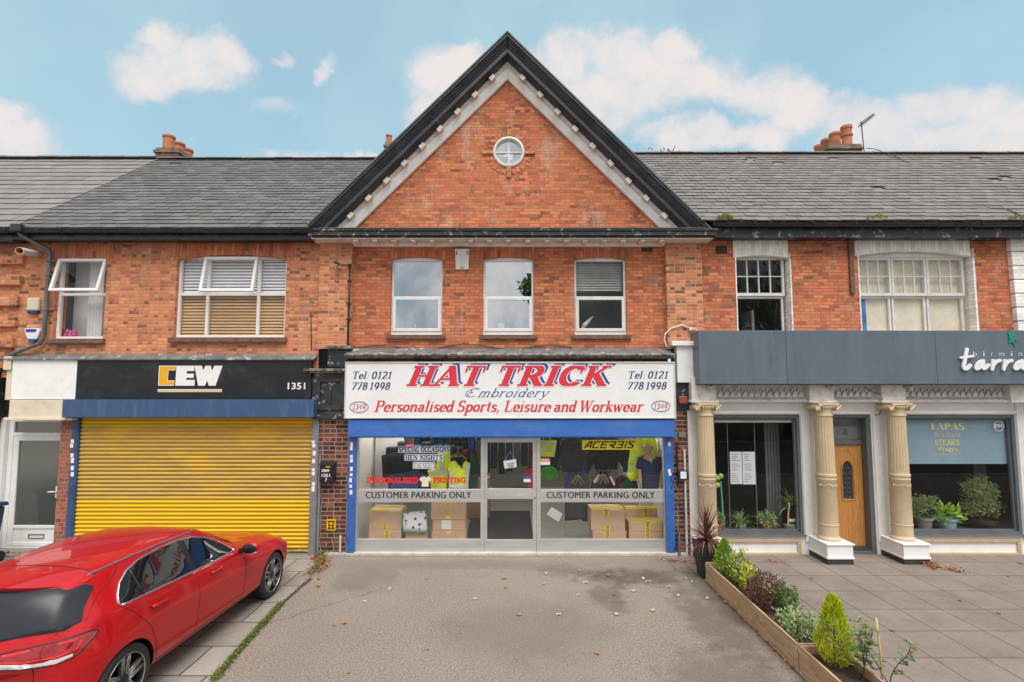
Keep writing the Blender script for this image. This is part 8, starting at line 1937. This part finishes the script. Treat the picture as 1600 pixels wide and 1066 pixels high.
LV = {'leaf_fallen_yellow': ('yellow fallen leaf lying on the tarmac', [(905,892),(853,897),(850,913),(1094,893),(1105,936),(1020,955),(1013,910),(1060,932),(990,925),(1081,910),(1045,918)]),
      'leaf_fallen_orange': ('orange brown fallen leaf lying on the tarmac', [(498,905),(522,978),(538,975),(545,1052),(667,1016),(788,905),(790,919),(933,1022),(960,930),(820,900),(950,900),(497,917),(668,905),(812,962)]),
      'leaf_fallen_pale': ('pale dry fallen leaf lying on the tarmac', [(570,941),(742,937),(915,911),(903,931),(873,961),(963,961),(1005,905),(1072,905),(609,921)]),
      'leaf_litter': ('brown fallen leaf on the restaurant paving', [(1575,902),(1560,960),(1595,882),(1395,987),(1268,905),(1500,940)])}
for mt, (lb_, ps) in LV.items():
    rnd = random.Random(len(ps)*7); base = None
    for px, py in ps:
        x, y = G(px, py)
        if base is None:
            mb = MB(); mb.add([(x-.035, y, .012), (x-.018, y+.016, .022), (x+.01, y+.02, .014), (x+.036, y+.004, .022), (x+.012, y-.018, .016), (x-.016, y-.016, .024), (x, y, .016)], [(0, 1, 6), (1, 2, 6), (2, 3, 6), (3, 4, 6), (4, 5, 6), (5, 0, 6)])
            base = o = tag(mb.build('fallen_leaf', MATS[mt]), lb_, 'leaf', {'leaf_fallen_yellow': 'yellow leaves on the tarmac', 'leaf_fallen_orange': 'orange leaves on the tarmac', 'leaf_fallen_pale': 'pale leaves on the tarmac', 'leaf_litter': 'brown leaves on the paving'}[mt])
        else: o = base.copy(); C.objects.link(o)
        o.location = (x, y, .010); o.rotation_euler = (0, 0, rnd.uniform(0, 6.28)); k = rnd.uniform(.8, 1.5); o.scale = (k, k, k)
# ================================================================ across the road, seen only mirrored in the glass
def tree(label, x, y, h, r, n, seed, cz=.70):
    rnd = random.Random(seed); t = thing('tree', label, 'tree', (x, y, 0), 'trees across the road'); mb = MB(); mb.tube([(x, y, -.1), (x+.1, y, h*.25), (x, y, h*.5), (x+.2, y, h*.85)], [h*.045, h*.032, h*.022, .04], 10)
    for i in range(9): u = rv(rnd); mb.tube([(x, y, h*rnd.uniform(.35, .55)), (x+u.x*r*.5, y+u.y*r*.5, h*.62), (x+u.x*r*.85, y+u.y*r*.85, h*rnd.uniform(.65, .85))], [.14, .08, .03], 6)
    mb.build('trunk', MATS['bark'], t, smooth=True); mb = MB()
    for i in range(14): u = rv(rnd); blob_leaves(mb, (x+u.x*r*.6, y+u.y*r*.6, h*cz+u.z*r*.5), r*.5, r*.5, r*.42, n, .34, .22, rnd, shell=.4, lump=.6)
    mb.build('crown', MATS['leaf_green'], t)
tree('broad tree with a thick trunk on the far verge, seen in the restaurant glass', 18.2, -23, 11, 4.2, 260, 91); tree('small tree on the far verge, mirrored at the edge of the middle upper window', 2.0, -27, 12.2, 1.25, 160, 92, .86)
t = thing('railing', 'long black railing along the far verge, mirrored in the restaurant window', 'railing', (12, -20.3, 0)); mb = MB()
for z in (.25, 1.05): mb.box(-5, 40, -20.32, -20.28, z-.02, z+.02)
mb.build('rail', MATS['cable_black'], t); mb = MB()
for i in range(300): x = -5+i*.15; mb.box(x-.009, x+.009, -20.309, -20.291, .1, 1.1)
tag(mb.build('bar', MATS['cable_black'], t), kind='stuff')
x, y = 3.3, 14
rnd = random.Random(95); X, Z = Q(1031, 238, 12); t = thing('tree', 'tree top just showing over the right roof beside the gable', 'tree', (X, 12, 0)); mb = MB(); mb.tube([(X, 12, 0), (X, 12, Z-.3)], [.2, .06], 8); mb.build('trunk', MATS['bark'], t); mb = MB(); blob_leaves(mb, (X, 12, Z-.90), .8, .8, .85, 1200, .12, .07, rnd, shell=.4, lump=.6); mb.build('crown', MATS['leaf_green'], t)
